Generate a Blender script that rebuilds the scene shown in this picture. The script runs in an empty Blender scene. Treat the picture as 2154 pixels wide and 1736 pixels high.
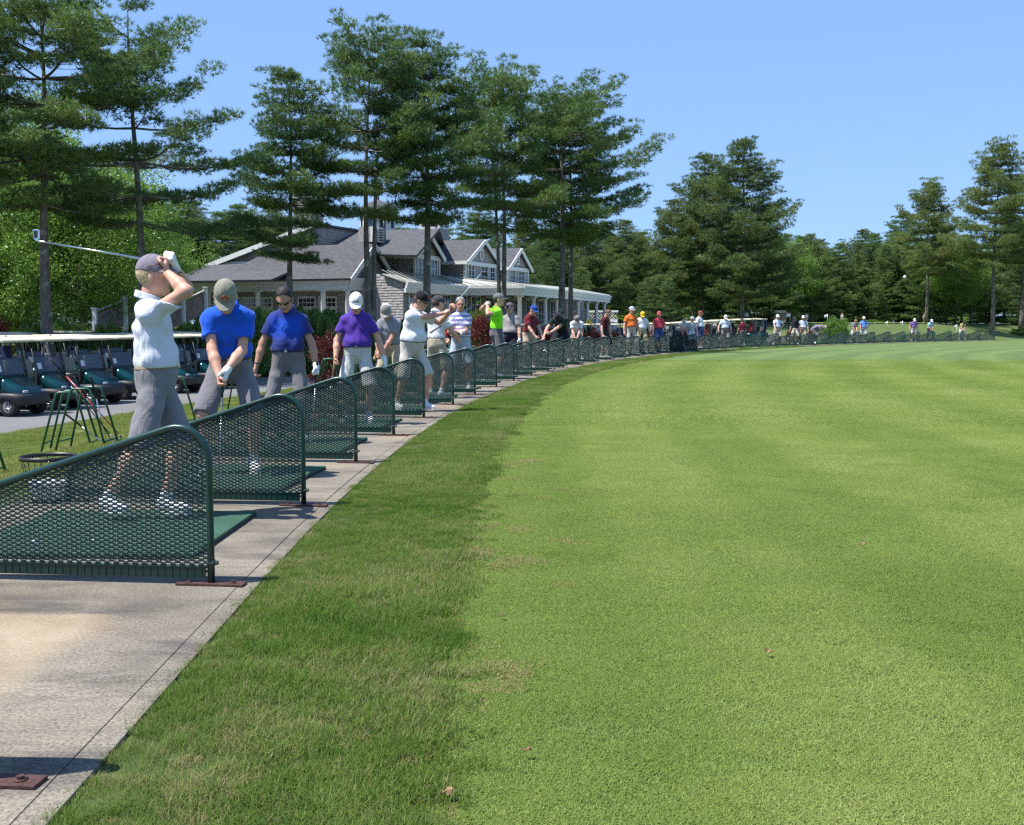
import bpy, bmesh, math, random
import numpy as np
from mathutils import Vector, Matrix

sc = bpy.context.scene
COL = sc.collection
R = math.radians
PI = math.pi

# ------------------------------------------------------------------ camera
EYE = 1.4
FD, CX, CY, HOR = 2300.0, 1077.0, 868.0, 682.0      # focal length and centre in units of a 2154 px wide frame
TH = math.atan((CY - HOR) / FD)
cam_d = bpy.data.cameras.new('camera')
cam = bpy.data.objects.new('camera', cam_d); COL.objects.link(cam)
cam.location = (0, 0, EYE)
cam.rotation_euler = (PI / 2 - TH, 0, 0)
cam_d.sensor_width = 36.0
cam_d.lens = FD / 2154.0 * 36.0
cam_d.clip_start = 0.1
cam_d.clip_end = 3000
sc.camera = cam

# ------------------------------------------------------------------ world and sun
SUN_EL = 63.0
SUN_TO = Vector((-0.935, -0.35, 0)).normalized() * math.cos(R(SUN_EL)) + Vector((0, 0, math.sin(R(SUN_EL))))
w = bpy.data.worlds.new('World'); sc.world = w; w.use_nodes = True
nt = w.node_tree; nt.nodes.clear()
sky = nt.nodes.new('ShaderNodeTexSky'); sky.sky_type = 'NISHITA'; sky.sun_disc = False
sky.sun_elevation = R(SUN_EL)
sky.sun_rotation = math.atan2(SUN_TO.x, SUN_TO.y)
sky.air_density = 1.0; sky.dust_density = 0.0; sky.ozone_density = 5.0; sky.altitude = 0
bg = nt.nodes.new('ShaderNodeBackground'); bg.inputs['Strength'].default_value = 0.12
out = nt.nodes.new('ShaderNodeOutputWorld')
gam = nt.nodes.new('ShaderNodeGamma'); gam.inputs[1].default_value = 0.36          # a hazeless, even blue
tin = nt.nodes.new('ShaderNodeMixRGB'); tin.blend_type = 'MULTIPLY'; tin.inputs[0].default_value = 1.0; tin.inputs[2].default_value = (1.30, 1.90, 2.92, 1)
nt.links.new(sky.outputs[0], gam.inputs[0]); nt.links.new(gam.outputs[0], tin.inputs[1])
nt.links.new(tin.outputs[0], bg.inputs[0]); nt.links.new(bg.outputs[0], out.inputs[0])
sun_d = bpy.data.lights.new('sun', 'SUN'); sun_d.energy = 4.7; sun_d.angle = R(0.53); sun_d.color = (1.0, 0.965, 0.90)
sun = bpy.data.objects.new('sun', sun_d); COL.objects.link(sun)
sun.rotation_euler = SUN_TO.to_track_quat('Z', 'Y').to_euler(); sun.location = (-30, -5, 60)
sc.view_settings.view_transform = 'Standard'; sc.view_settings.look = 'None'
sc.view_settings.exposure = 0.70; sc.view_settings.gamma = 1.0
sc.view_settings.use_curve_mapping = False
sc.render.engine = 'CYCLES'
sc.cycles.use_denoising = False
sc.cycles.pixel_filter_type = 'BLACKMAN_HARRIS'; sc.cycles.filter_width = 1.35
sc.cycles.max_bounces = 6; sc.cycles.diffuse_bounces = 2; sc.cycles.glossy_bounces = 2
sc.cycles.transmission_bounces = 3; sc.cycles.transparent_max_bounces = 8
sc.cycles.caustics_reflective = False; sc.cycles.caustics_refractive = False

# ------------------------------------------------------------------ helpers
rng = np.random.default_rng(7)
random.seed(7)

def ray(px, py):
    u = (px - CX) / FD; v = (CY - py) / FD
    return np.array([u, math.cos(TH) + v * math.sin(TH), -math.sin(TH) + v * math.cos(TH)])
def at_z(px, py, z=0.0):
    d = ray(px, py); s = (z - EYE) / d[2]
    return np.array([d[0] * s, d[1] * s, z])
def at_y(px, py, y):
    d = ray(px, py); s = y / d[1]
    return np.array([d[0] * s, y, EYE + d[2] * s])

def props(o, label=None, cat=None, group=None, kind=None):
    if label: o['label'] = label
    if cat: o['category'] = cat
    if group: o['group'] = group
    if kind: o['kind'] = kind
    return o
def empty(name, loc=(0, 0, 0), rz=0.0, scale=1.0):
    o = bpy.data.objects.new(name, None); COL.objects.link(o)
    o.location = loc; o.rotation_euler = (0, 0, rz); o.scale = (scale,) * 3
    o.empty_display_size = 0.2
    return o
def link(name, me, parent=None):
    o = bpy.data.objects.new(name, me); COL.objects.link(o)
    if parent is not None: o.parent = parent
    return o
def copy_tree(o, parent=None):
    c = o.copy(); COL.objects.link(c)
    if parent is not None: c.parent = parent
    for ch in list(o.children): copy_tree(ch, c)
    return c

class MB:
    """collects simple shapes into one mesh"""
    def __init__(s): s.v = []; s.f = []; s.m = []; s.sm = []
    def add(s, verts, faces, mi=0, smooth=False):
        b = len(s.v)
        s.v += [tuple(map(float, p)) for p in verts]
        for f in faces:
            s.f.append(tuple(i + b for i in f)); s.m.append(mi); s.sm.append(smooth)
        return s
    def box(s, c, d, rot=None, mi=0):
        x, y, z = d[0] / 2, d[1] / 2, d[2] / 2
        P = [(-x, -y, -z), (x, -y, -z), (x, y, -z), (-x, y, -z), (-x, -y, z), (x, -y, z), (x, y, z), (-x, y, z)]
        if rot is not None: P = [tuple(rot @ Vector(p)) for p in P]
        P = [(p[0] + c[0], p[1] + c[1], p[2] + c[2]) for p in P]
        return s.add(P, [(0, 3, 2, 1), (4, 5, 6, 7), (0, 1, 5, 4), (1, 2, 6, 5), (2, 3, 7, 6), (3, 0, 4, 7)], mi)
    def tube(s, pts, r, n=8, mi=0, cap=True, smooth=True):
        pts = [Vector(p) for p in pts]
        rr = r if isinstance(r, (list, tuple, np.ndarray)) else [r] * len(pts)
        V = []; up = None
        for i, p in enumerate(pts):
            a = pts[max(i - 1, 0)]; b = pts[min(i + 1, len(pts) - 1)]
            t = (b - a).normalized()
            if up is None:
                up = Vector((0, 0, 1)) if abs(t.z) < 0.9 else Vector((1, 0, 0))
            x = t.cross(up).normalized(); up = x.cross(t).normalized()
            for k in range(n):
                an = 2 * PI * k / n
                V.append(p + (x * math.cos(an) + up * math.sin(an)) * rr[i])
        F = []
        for i in range(len(pts) - 1):
            for k in range(n):
                F.append((i * n + k, i * n + (k + 1) % n, (i + 1) * n + (k + 1) % n, (i + 1) * n + k))
        s.add(V, F, mi, smooth)
        if cap:
            b = len(s.v) - len(V)
            s.f.append(tuple(b + k for k in reversed(range(n)))); s.m.append(mi); s.sm.append(False)
            e = b + (len(pts) - 1) * n
            s.f.append(tuple(e + k for k in range(n))); s.m.append(mi); s.sm.append(False)
        return s
    def lathe(s, prof, n=16, mi=0, c=(0, 0, 0), axis='z', smooth=True, cap=True):
        V = []
        for r, z in prof:
            for k in range(n):
                a = 2 * PI * k / n
                p = (r * math.cos(a), r * math.sin(a), z)
                if axis == 'x': p = (p[2], p[0], p[1])
                if axis == 'y': p = (p[0], p[2], p[1])
                V.append((p[0] + c[0], p[1] + c[1], p[2] + c[2]))
        F = []
        for i in range(len(prof) - 1):
            for k in range(n):
                F.append((i * n + k, i * n + (k + 1) % n, (i + 1) * n + (k + 1) % n, (i + 1) * n + k))
        if cap: F.append(tuple(reversed(range(n)))); F.append(tuple((len(prof) - 1) * n + k for k in range(n)))
        return s.add(V, F, mi, smooth)
    def prism(s, poly, z0, z1, mi=0, fr=None):
        """poly in a plane, extruded; fr maps (a, b, h) to a point"""
        fr = fr or (lambda a, b, h: (a, b, h))
        n = len(poly)
        V = [fr(a, b, z0) for a, b in poly] + [fr(a, b, z1) for a, b in poly]
        F = [tuple(reversed(range(n))), tuple(range(n, 2 * n))]
        for k in range(n): F.append((k, (k + 1) % n, n + (k + 1) % n, n + k))
        return s.add(V, F, mi)
    def quad(s, *P, mi=0): return s.add(P, [tuple(range(len(P)))], mi)
    def mesh(s, name, mats):
        me = bpy.data.meshes.new(name)
        me.from_pydata(s.v, [], s.f)
        for m in (mats if isinstance(mats, (list, tuple)) else [mats]): me.materials.append(m)
        me.polygons.foreach_set('material_index', np.array(s.m, dtype=np.int32))
        me.polygons.foreach_set('use_smooth', np.array(s.sm, dtype=bool))
        me.update(); return me
    def build(s, name, mats, parent=None, bevel=0.0, fix=True):
        me = s.mesh(name, mats)
        if fix or bevel:
            bm = bmesh.new(); bm.from_mesh(me)
            if fix: bmesh.ops.recalc_face_normals(bm, faces=bm.faces)
            if bevel:
                bmesh.ops.bevel(bm, geom=[e for e in bm.edges if len(e.link_faces) == 2 and e.calc_face_angle(0) > 0.5],
                                offset=bevel, segments=2, profile=0.5, affect='EDGES', clamp_overlap=True)
            bm.to_mesh(me); bm.free()
        return link(name, me, parent)

def np_mesh(name, V, F, mats, smooth=False, mi=None):
    """fast mesh from arrays; F is an (n, k) array of equal-sided faces"""
    me = bpy.data.meshes.new(name)
    V = np.asarray(V, np.float32); F = np.asarray(F, np.int32)
    n, k = F.shape
    me.vertices.add(len(V)); me.vertices.foreach_set('co', V.ravel())
    me.loops.add(n * k); me.loops.foreach_set('vertex_index', F.ravel())
    me.polygons.add(n)
    me.polygons.foreach_set('loop_start', np.arange(0, n * k, k, dtype=np.int32))
    if mi is not None: me.polygons.foreach_set('material_index', np.asarray(mi, np.int32))
    me.polygons.foreach_set('use_smooth', np.full(n, smooth))
    for m in (mats if isinstance(mats, (list, tuple)) else [mats]): me.materials.append(m)
    me.update(calc_edges=True); me.validate()
    return me

# ------------------------------------------------------------------ materials
class NT:
    def __init__(s, name):
        s.mat = bpy.data.materials.new(name); s.mat.use_nodes = True
        s.t = s.mat.node_tree; s.b = s.t.nodes['Principled BSDF']; s.o = s.t.nodes['Material Output']
    def n(s, typ, **kw):
        nd = s.t.nodes.new('ShaderNode' + typ)
        for k, v in kw.items():
            if k in nd.inputs: nd.inputs[k].default_value = v
            else: setattr(nd, k, v)
        return nd
    def l(s, a, b): s.t.links.new(a, b)
    def coord(s, out='Object', scale=(1, 1, 1), rot=(0, 0, 0)):
        c = s.n('TexCoord'); m = s.n('Mapping'); m.inputs['Scale'].default_value = scale; m.inputs['Rotation'].default_value = rot
        s.l(c.outputs[out], m.inputs[0]); return m.outputs[0]
    def noise(s, vec, scale, detail=4, rough=0.55, dist=0.0):
        nd = s.n('TexNoise'); nd.inputs['Scale'].default_value = scale; nd.inputs['Detail'].default_value = detail
        nd.inputs['Roughness'].default_value = rough; nd.inputs['Distortion'].default_value = dist
        if vec is not None: s.l(vec, nd.inputs['Vector'])
        return nd.outputs[0]
    def ramp(s, fac, stops):
        nd = s.n('ValToRGB'); cr = nd.color_ramp
        while len(cr.elements) < len(stops): cr.elements.new(0.5)
        for e, (p, c) in zip(cr.elements, stops):
            e.position = p; e.color = (*c, 1) if len(c) == 3 else c
        s.l(fac, nd.inputs[0]); return nd.outputs[0]
    def mix(s, fac, a, b, mode='MIX'):
        nd = s.n('MixRGB', blend_type=mode)
        for i, v in ((0, fac), (1, a), (2, b)):
            if hasattr(v, 'is_linked') or hasattr(v, 'links'): s.l(v, nd.inputs[i])
            else: nd.inputs[i].default_value = v if i == 0 else ((*v, 1) if len(v) == 3 else v)
        return nd.outputs[0]
    def math(s, op, a, b=None):
        nd = s.n('Math', operation=op)
        for i, v in ((0, a), (1, b)):
            if v is None: continue
            if hasattr(v, 'links'): s.l(v, nd.inputs[i])
            else: nd.inputs[i].default_value = v
        return nd.outputs[0]
    def color(s, c):
        if hasattr(c, 'links'): s.l(c, s.b.inputs['Base Color'])
        else: s.b.inputs['Base Color'].default_value = (*c, 1)
        return s
    def set(s, **kw):
        for k, v in kw.items(): s.b.inputs[k.replace('_', ' ')].default_value = v
        return s
    def bump(s, h, strength=0.3, dist=0.01):
        nd = s.n('Bump'); nd.inputs['Strength'].default_value = strength; nd.inputs['Distance'].default_value = dist
        s.l(h, nd.inputs['Height']); s.l(nd.outputs[0], s.b.inputs['Normal']); return s

def lerp3(a, k): return tuple(max(0.0, min(1.0, x * k)) for x in a)
_M = {}
def plain(name, col, rough=0.5, metal=0.0, var=0.12, scale=6.0, bump=0.0, bscale=60.0, spec=0.5, rvar=0.0):
    """a surface with slight uneven colour and relief"""
    if name in _M: return _M[name]
    t = NT(name); v = t.coord()
    nz = t.noise(v, scale, 5)
    t.color(t.ramp(nz, [(0.3, lerp3(col, 1 - var)), (0.7, lerp3(col, 1 + var))]))
    t.set(Roughness=rough, Metallic=metal); t.b.inputs['Specular IOR Level'].default_value = spec
    if rvar:
        rr = t.n('MapRange'); t.l(t.noise(v, scale * 3, 3), rr.inputs[0]); rr.inputs[3].default_value = max(0, rough - rvar); rr.inputs[4].default_value = rough + rvar
        t.l(rr.outputs[0], t.b.inputs['Roughness'])
    if bump: t.bump(t.noise(v, bscale, 3), bump, 0.01)
    _M[name] = t.mat; return t.mat

# ------------------------------------------------------------------ the tee line: a curve that bends to the right
POST = [(-1.62, 5.8, -0.024), (-1.61, 8.37, 0.002), (-1.58, 10.99, 0.028), (-1.49, 13.7, 0.053), (-1.32, 16.31, 0.078), (-1.03, 19.0, 0.102), (-0.74, 21.72, 0.125), (-0.35, 24.37, 0.147), (0.04, 27.01, 0.168), (0.52, 29.64, 0.19), (1.06, 32.26, 0.212), (1.63, 34.87, 0.234), (2.27, 37.46, 0.257), (3.0, 40.04, 0.281), (3.81, 42.6, 0.304), (4.67, 45.14, 0.329), (5.56, 47.66, 0.353), (6.55, 50.15, 0.379), (7.56, 52.62, 0.406), (8.62, 55.06, 0.435), (9.7, 57.47, 0.465), (10.87, 59.84, 0.496), (12.16, 62.17, 0.528), (13.61, 64.45, 0.562), (15.16, 66.69, 0.596), (16.78, 68.88, 0.626), (18.49, 71.02, 0.654), (20.16, 73.12, 0.678), (21.77, 75.18, 0.699), (23.51, 77.21, 0.716), (25.23, 79.21, 0.73), (26.9, 81.19, 0.741), (28.72, 83.16, 0.751), (30.54, 85.1, 0.762), (32.35, 87.02, 0.776), (34.31, 88.91, 0.793), (36.4, 90.77, 0.812), (38.27, 92.59, 0.833), (40.34, 94.36, 0.857), (42.33, 96.08, 0.883)]
SP = 2.66
POST = [(-1.62, 3.25, -0.03)] + POST            # index = number of the divider; 0 stands at the picture's edge
_h = np.interp(np.arange(-60, 300) * 0.5, (np.arange(41)) * SP, [p[2] for p in POST])
_s = np.arange(-60, 300) * 0.5
_cx = np.concatenate([[0], np.cumsum(np.sin((_h[1:] + _h[:-1]) / 2) * 0.5)])
_cy = np.concatenate([[0], np.cumsum(np.cos((_h[1:] + _h[:-1]) / 2) * 0.5)])
i0 = 60 + int(12 * SP / 0.5)
_cx += POST[12][0] - _cx[i0]; _cy += POST[12][1] - _cy[i0]
# follow the surveyed posts
_px = np.interp(_s, np.arange(41) * SP, [p[0] for p in POST]); _py = np.interp(_s, np.arange(41) * SP, [p[1] for p in POST])
dx = _px - _cx; dy = _py - _cy
dx[_s < 0] = dx[60]; dy[_s < 0] = dy[60]; e = np.argmin(abs(_s - 40 * SP)); dx[_s > 40 * SP] = dx[e]; dy[_s > 40 * SP] = dy[e]
ker = np.ones(31) / 31
_cx += np.convolve(np.pad(dx, 15, 'edge'), ker, 'valid'); _cy += np.convolve(np.pad(dy, 15, 'edge'), ker, 'valid')
CRV = np.stack([_cx, _cy], 1)
_hh = np.arctan2(np.gradient(_cx), np.gradient(_cy))
def so(s, o):
    """point at arc length s along the tee line, o metres to its right"""
    x = np.interp(s, _s, _cx); y = np.interp(s, _s, _cy); h = np.interp(s, _s, _hh)
    return x + np.cos(h) * o, y - np.sin(h) * o
def head(s): return float(np.interp(s, _s, _hh))
def project(x, y):
    x = np.atleast_1d(np.asarray(x, float)); y = np.atleast_1d(np.asarray(y, float))
    S = np.empty_like(x); O = np.empty_like(x)
    for a in range(0, len(x), 20000):
        X = x[a:a + 20000, None] - _cx[None]; Y = y[a:a + 20000, None] - _cy[None]
        k = np.argmin(X * X + Y * Y, 1); ii = np.arange(len(k))
        h = _hh[k]; S[a:a + 20000] = _s[k] + X[ii, k] * np.sin(h) + Y[ii, k] * np.cos(h)
        O[a:a + 20000] = X[ii, k] * np.cos(h) - Y[ii, k] * np.sin(h)
        far = np.sqrt(X[ii, k] ** 2 + Y[ii, k] ** 2)
        O[a:a + 20000] = np.sign(O[a:a + 20000]) * np.maximum(abs(O[a:a + 20000]), far * 0.999)
    return S, O
def sstep(a, b, x):
    t = np.clip((x - a) / (b - a), 0, 1); return t * t * (3 - 2 * t)
def zso(s, o):
    """height of the ground"""
    s = np.asarray(s, float); o = np.asarray(o, float)
    path = -0.75 + 0.35 * sstep(28, 56, s) + 0.3 * sstep(66, 95, s)
    z = path * sstep(-2.6, -7.5, o)
    rise = 0.55 + 0.15 * sstep(50, 70, s) + 0.95 * sstep(64, 84, s)
    z = z + rise * sstep(-17, -30, o) * (1 - sstep(64, 84, s)) + rise * sstep(-7, -20, o) * sstep(64, 84, s)
    z = z + 0.5 * sstep(40, 130, o) * 0.0
    return z
def gz(x, y):
    s, o = project(x, y); return float(zso(s, o)[0])
def on_ground(px, py, it=6):
    z = 0.0
    for _ in range(it):
        p = at_z(px, py, z); z = 0.5 * z + 0.5 * gz(p[0], p[1])
    return at_z(px, py, z)
# ================================================================== the ground
def grass_mat(name, dark, mid, light, tan, stripes=False, tanamt=0.5, fine=220.0):
    t = NT(name); v = t.coord('Object')
    n1 = t.noise(v, 0.55, 5, 0.6); n2 = t.noise(v, 3.1, 4, 0.6); n3 = t.noise(v, fine, 2, 0.6)
    c = t.ramp(n1, [(0.32, dark), (0.5, mid), (0.7, light)])
    c2 = t.ramp(n2, [(0.3, dark), (0.52, mid), (0.75, light)])
    c = t.mix(0.45, c, c2)
    tn = t.ramp(t.noise(v, 1.3, 6, 0.65, 0.4), [(0.60, (0, 0, 0)), (0.78, (tanamt,) * 3)])
    c = t.mix(tn, c, tan)
    if stripes:
        a = t.n('Attribute'); a.attribute_name = 'off'
        wob = t.math('ADD', a.outputs['Fac'], t.math('MULTIPLY', t.noise(v, 0.15, 2), 0.8))
        sw = t.math('SINE', t.math('MULTIPLY', wob, 2 * PI / 2.3))
        sw2 = t.math('SINE', t.math('MULTIPLY', wob, 2 * PI / 0.76))
        m = t.math('ADD', t.math('MULTIPLY', sw, 0.12), t.math('MULTIPLY', sw2, 0.05))
        fac = t.math('ADD', m, 1.0)
        c = t.mix(1.0, c, t.n('CombineColor').outputs[0], 'MULTIPLY')
        cc = t.t.nodes[-2] if False else None
        for nd in t.t.nodes:
            if nd.bl_idname == 'ShaderNodeCombineColor':
                for k in range(3): t.l(fac, nd.inputs[k])
    f = t.ramp(n3, [(0.3, (0.72,) * 3), (0.7, (1.22,) * 3)])
    c = t.mix(1.0, c, f, 'MULTIPLY')
    t.color(c).set(Roughness=0.75); t.b.inputs['Specular IOR Level'].default_value = 0.25
    t.bump(n3, 0.6, 0.02)
    return t.mat

G_FAIR = grass_mat('mown_fairway_grass', (0.098, 0.150, 0.038), (0.123, 0.177, 0.046), (0.152, 0.206, 0.056), (0.20, 0.20, 0.09), True, 0.35)
G_ROUGH = grass_mat('rough_soil_and_thatch', (0.054, 0.090, 0.018), (0.081, 0.117, 0.027), (0.108, 0.135, 0.036), (0.198, 0.153, 0.072), False, 0.7)
G_LAWN = grass_mat('lawn_grass', (0.072, 0.128, 0.024), (0.111, 0.162, 0.036), (0.153, 0.191, 0.051), (0.238, 0.204, 0.093), False, 0.7)
G_BASE = grass_mat('far_grass', (0.07, 0.105, 0.03), (0.10, 0.14, 0.04), (0.13, 0.165, 0.05), (0.15, 0.13, 0.07), False, 0.5, 40.0)
G_GREEN = grass_mat('putting_green_grass', (0.15, 0.20, 0.055), (0.165, 0.215, 0.06), (0.18, 0.23, 0.065), (0.19, 0.22, 0.07), False, 0.2)

def asphalt():
    t = NT('asphalt'); v = t.coord()
    c = t.ramp(t.noise(v, 0.6, 5), [(0.3, (0.145, 0.142, 0.14)), (0.7, (0.19, 0.187, 0.182))])
    f = t.ramp(t.noise(v, 160, 2), [(0.3, (0.8,) * 3), (0.7, (1.2,) * 3)])
    t.color(t.mix(1.0, c, f, 'MULTIPLY')).set(Roughness=0.9); t.bump(t.noise(v, 160, 2), 0.4, 0.01); return t.mat
def concrete():
    t = NT('weathered_concrete'); v = t.coord()
    vs = t.coord('Object', (0.6, 1.7, 1))
    c = t.ramp(t.noise(v, 0.9, 6, 0.6), [(0.3, (0.138, 0.121, 0.097)), (0.5, (0.208, 0.182, 0.144)), (0.72, (0.30, 0.26, 0.20))])
    st = t.ramp(t.noise(vs, 1.7, 7, 0.65, 0.6), [(0.49, (0, 0, 0)), (0.66, (0.85,) * 3)])
    c = t.mix(st, c, (0.095, 0.084, 0.075))
    rs = t.ramp(t.noise(v, 0.5, 3, 0.5), [(0.58, (0, 0, 0)), (0.75, (0.6,) * 3)])
    c = t.mix(rs, c, (0.36, 0.23, 0.11))
    sp = t.ramp(t.noise(v, 75, 3, 0.7), [(0.3, (0.5,) * 3), (0.5, (1.0,) * 3), (0.7, (1.5,) * 3)])
    c = t.mix(1.0, c, sp, 'MULTIPLY')
    # tan footprint left where a mat used to lie on the empty stand
    sx = t.n('SeparateXYZ'); t.l(v, sx.inputs[0]); wob = t.math('MULTIPLY', t.math('SUBTRACT', t.noise(v, 5, 4), 0.5), 0.07)
    def edge(val, lo, hi):
        mr = t.n('MapRange'); t.l(val, mr.inputs[0]); mr.inputs[1].default_value = lo; mr.inputs[2].default_value = hi; return mr.outputs[0]
    fx = edge(t.math('ADD', sx.outputs[0], wob), -1.86, -2.02); fy = edge(t.math('ADD', sx.outputs[1], wob), 5.22, 5.18); fy2 = edge(t.math('ADD', sx.outputs[1], wob), 3.55, 3.7)
    fp = t.math('MULTIPLY', t.math('MULTIPLY', fx, fy), t.math('MULTIPLY', fy2, 0.5))
    c = t.mix(fp, c, t.ramp(t.noise(v, 3, 4), [(0.35, (0.34, 0.25, 0.15)), (0.65, (0.47, 0.38, 0.26))]))
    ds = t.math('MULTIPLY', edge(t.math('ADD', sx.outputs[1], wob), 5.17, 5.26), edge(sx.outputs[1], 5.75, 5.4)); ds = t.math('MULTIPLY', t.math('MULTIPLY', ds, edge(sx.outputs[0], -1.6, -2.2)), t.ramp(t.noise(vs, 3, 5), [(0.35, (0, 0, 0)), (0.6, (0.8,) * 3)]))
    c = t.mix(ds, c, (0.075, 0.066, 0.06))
    sp2 = t.ramp(t.noise(v, 60, 3, 0.7), [(0.3, (0.7,) * 3), (0.7, (1.3,) * 3)]); c = t.mix(0.6, c, sp2, 'MULTIPLY')
    vo = t.n('TexVoronoi'); vo.feature = 'DISTANCE_TO_EDGE'; vo.inputs['Scale'].default_value = 0.55
    wv = t.mix(0.3, v, t.n('TexNoise', Scale=1.6).outputs[1]); t.l(wv, vo.inputs['Vector'])
    cr = t.ramp(vo.outputs['Distance'], [(0.0, (0.10,) * 3), (0.004, (0, 0, 0))])
    c = t.mix(cr, c, (0.33, 0.3, 0.26))
    t.color(c).set(Roughness=0.92); t.b.inputs['Specular IOR Level'].default_value = 0.2
    t.bump(t.noise(v, 90, 4, 0.7), 0.35, 0.01); return t.mat
M_ASPH, M_CONC = asphalt(), concrete()

def strip(name, s0, s1, ds, os, dz, mat, parent=None):
    S = np.arange(s0, s1 + ds / 2, ds); O = np.array(os, float)
    SS, OO = np.meshgrid(S, O, indexing='ij')
    x, y = so(SS, OO); z = zso(SS, OO) + dz
    V = np.stack([x, y, z], -1).reshape(-1, 3)
    n, m = len(S), len(O)
    i = np.arange(n - 1)[:, None] * m + np.arange(m - 1)[None]
    F = np.stack([i, i + 1, i + m + 1, i + m], -1).reshape(-1, 4)[:, ::-1]
    me = np_mesh(name, V, F, mat, True)
    a = me.attributes.new('off', 'FLOAT', 'POINT'); a.data.foreach_set('value', OO.ravel().astype(np.float32))
    if me.polygons[0].normal.z < 0: me.flip_normals()
    o = link(name, me, parent); return props(o, kind='structure')

gx = np.unique(np.concatenate([-np.geomspace(70, 1800, 14), np.arange(-70, 80, 1.5), np.geomspace(80, 1800, 14)]))
gy = np.unique(np.concatenate([-np.geomspace(12, 600, 8), np.arange(-12, 150, 1.5), np.geomspace(150, 2400, 16)]))
XX, YY = np.meshgrid(gx, gy, indexing='ij')
s_, o_ = project(XX.ravel(), YY.ravel())
zz = zso(s_, o_) - 0.07
V = np.stack([XX.ravel(), YY.ravel(), zz], -1)
i = np.arange(len(gx) - 1)[:, None] * len(gy) + np.arange(len(gy) - 1)[None]
F = np.stack([i, i + len(gy), i + len(gy) + 1, i + 1], -1).reshape(-1, 4)
props(link('ground', np_mesh('ground', V, F, G_BASE, True)), kind='structure')
S_END = 40 * SP
fair = strip('fairway', -10, 138, 0.6, [1.27, 1.5] + list(np.arange(2, 14, 0.5)) + list(np.arange(14, 62, 3)), -0.02, G_FAIR)
rough = strip('rough', -10, S_END + 1.5, 0.5, [0.17, 0.255, 0.5, 0.8, 1.1, 1.30], -0.016, G_ROUGH)
lawn = strip('lawn', -10, S_END + 4, 0.8, [-9.4, -8.6, -7.8, -7, -6.2, -5.4, -4.6, -3.8, -3.1, -2.6, -2.34], -0.008, G_LAWN)
path = strip('cart_path', -10, 92, 0.8, [-22, -20, -18.5, -17, -15, -13, -11, -9.9, -9.1], 0.012, M_ASPH)
green = strip('practice_green', 76, 132, 1.0, [-40, -37, -34, -31, -28, -25, -22, -20, -18.5], 0.03, G_GREEN)

# ------------------------------------------------------------------ the concrete tee walk: one slab for each stand
base = MB()
for i in range(0, 41):
    a, b = i * SP - 0.02 if i else -6.0, min((i + 1) * SP, S_END) + 0.02
    if i == 40: break
    P = [so(a, -2.3), so(a, 0.255), so(b, 0.255), so(b, -2.3)]
    base.quad(*[(p[0], p[1], -0.0068 - 0.0005 * (i % 2)) for p in P])
walk = props(base.build('tee_walk', plain('joint_filler', (0.17, 0.15, 0.125), 0.9), fix=False), kind='structure')
def so_slab(name, s0, s1, o0, o1, z0, z1, mat, parent):
    m = MB(); n = 3
    V = []
    for k in range(n):
        s = s0 + (s1 - s0) * k / (n - 1)
        for o, z in ((o0, z0), (o1, z0), (o1, z1), (o0, z1)):
            x, y = so(s, o); V.append((x, y, z))
    F = [(0, 1, 2, 3), tuple(4 * (n - 1) + q for q in (3, 2, 1, 0))]
    for k in range(n - 1):
        for q in range(4): F.append((4 * k + q, 4 * k + 4 + q, 4 * k + 4 + (q + 1) % 4, 4 * k + (q + 1) % 4))
    m.add(V, F); return m.build(name, mat, parent, bevel=0.002)
for i in range(0, 40):
    a = i * SP + 0.25 if i else -6.0
    b = (i + 1) * SP + 0.25
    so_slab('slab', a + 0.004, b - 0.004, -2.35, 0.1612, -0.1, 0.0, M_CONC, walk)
    so_slab('edge_strip', a + 0.004, b - 0.004, 0.1640, 0.262, -0.1, -0.0012 - 0.002 * (i % 3), M_CONC, walk)

# ================================================================== tee dividers of expanded metal
M_GREEN = plain('green_powder_coat', (0.004, 0.034, 0.027), 0.3, 0.0, 0.15, 20, spec=0.6)
M_GREEN2 = plain('green_painted_steel', (0.012, 0.09, 0.045), 0.35, 0.0, 0.2, 14, spec=0.6)
M_RUST = plain('rusty_steel', (0.085, 0.04, 0.032), 0.75, 0.3, 0.4, 40, 0.4, 120)
DL, DH, DR = 1.92, 0.86, 0.17
def top_z(x): return DH - 0.012 - 0.325 * max(0.0, x - 0.14)
def arch():
    P = [(0, 0.0), (0, 0.25), (0, 0.5), (0, DH - DR - 0.03)]
    c = (DR, DH - DR - 0.012)
    for k in range(1, 9):
        a = PI - (PI / 2 + 0.31) * k / 8
        P.append((c[0] + DR * math.cos(a), c[1] + DR * math.sin(a)))
    e = P[-1]
    for k in range(1, 7):
        x = e[0] + (DL - 0.12 - e[0]) * k / 6; P.append((x, e[1] - 0.325 * (x - e[0])))
    ze = P[-1][1]
    for k in range(1, 5):
        a = (PI / 2 - 0.31) * (1 - k / 4) if False else None
    P += [(DL - 0.05, ze - 0.05), (DL - 0.005, ze - 0.12), (DL, ze - 0.2), (DL, 0.0)]
    return P
OUT = arch()
def in_out(x, z):
    return 0.0 <= x <= DL and 0.062 <= z <= np.interp(x, [p[0] for p in OUT[3:-1]], [p[1] for p in OUT[3:-1]])
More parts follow.
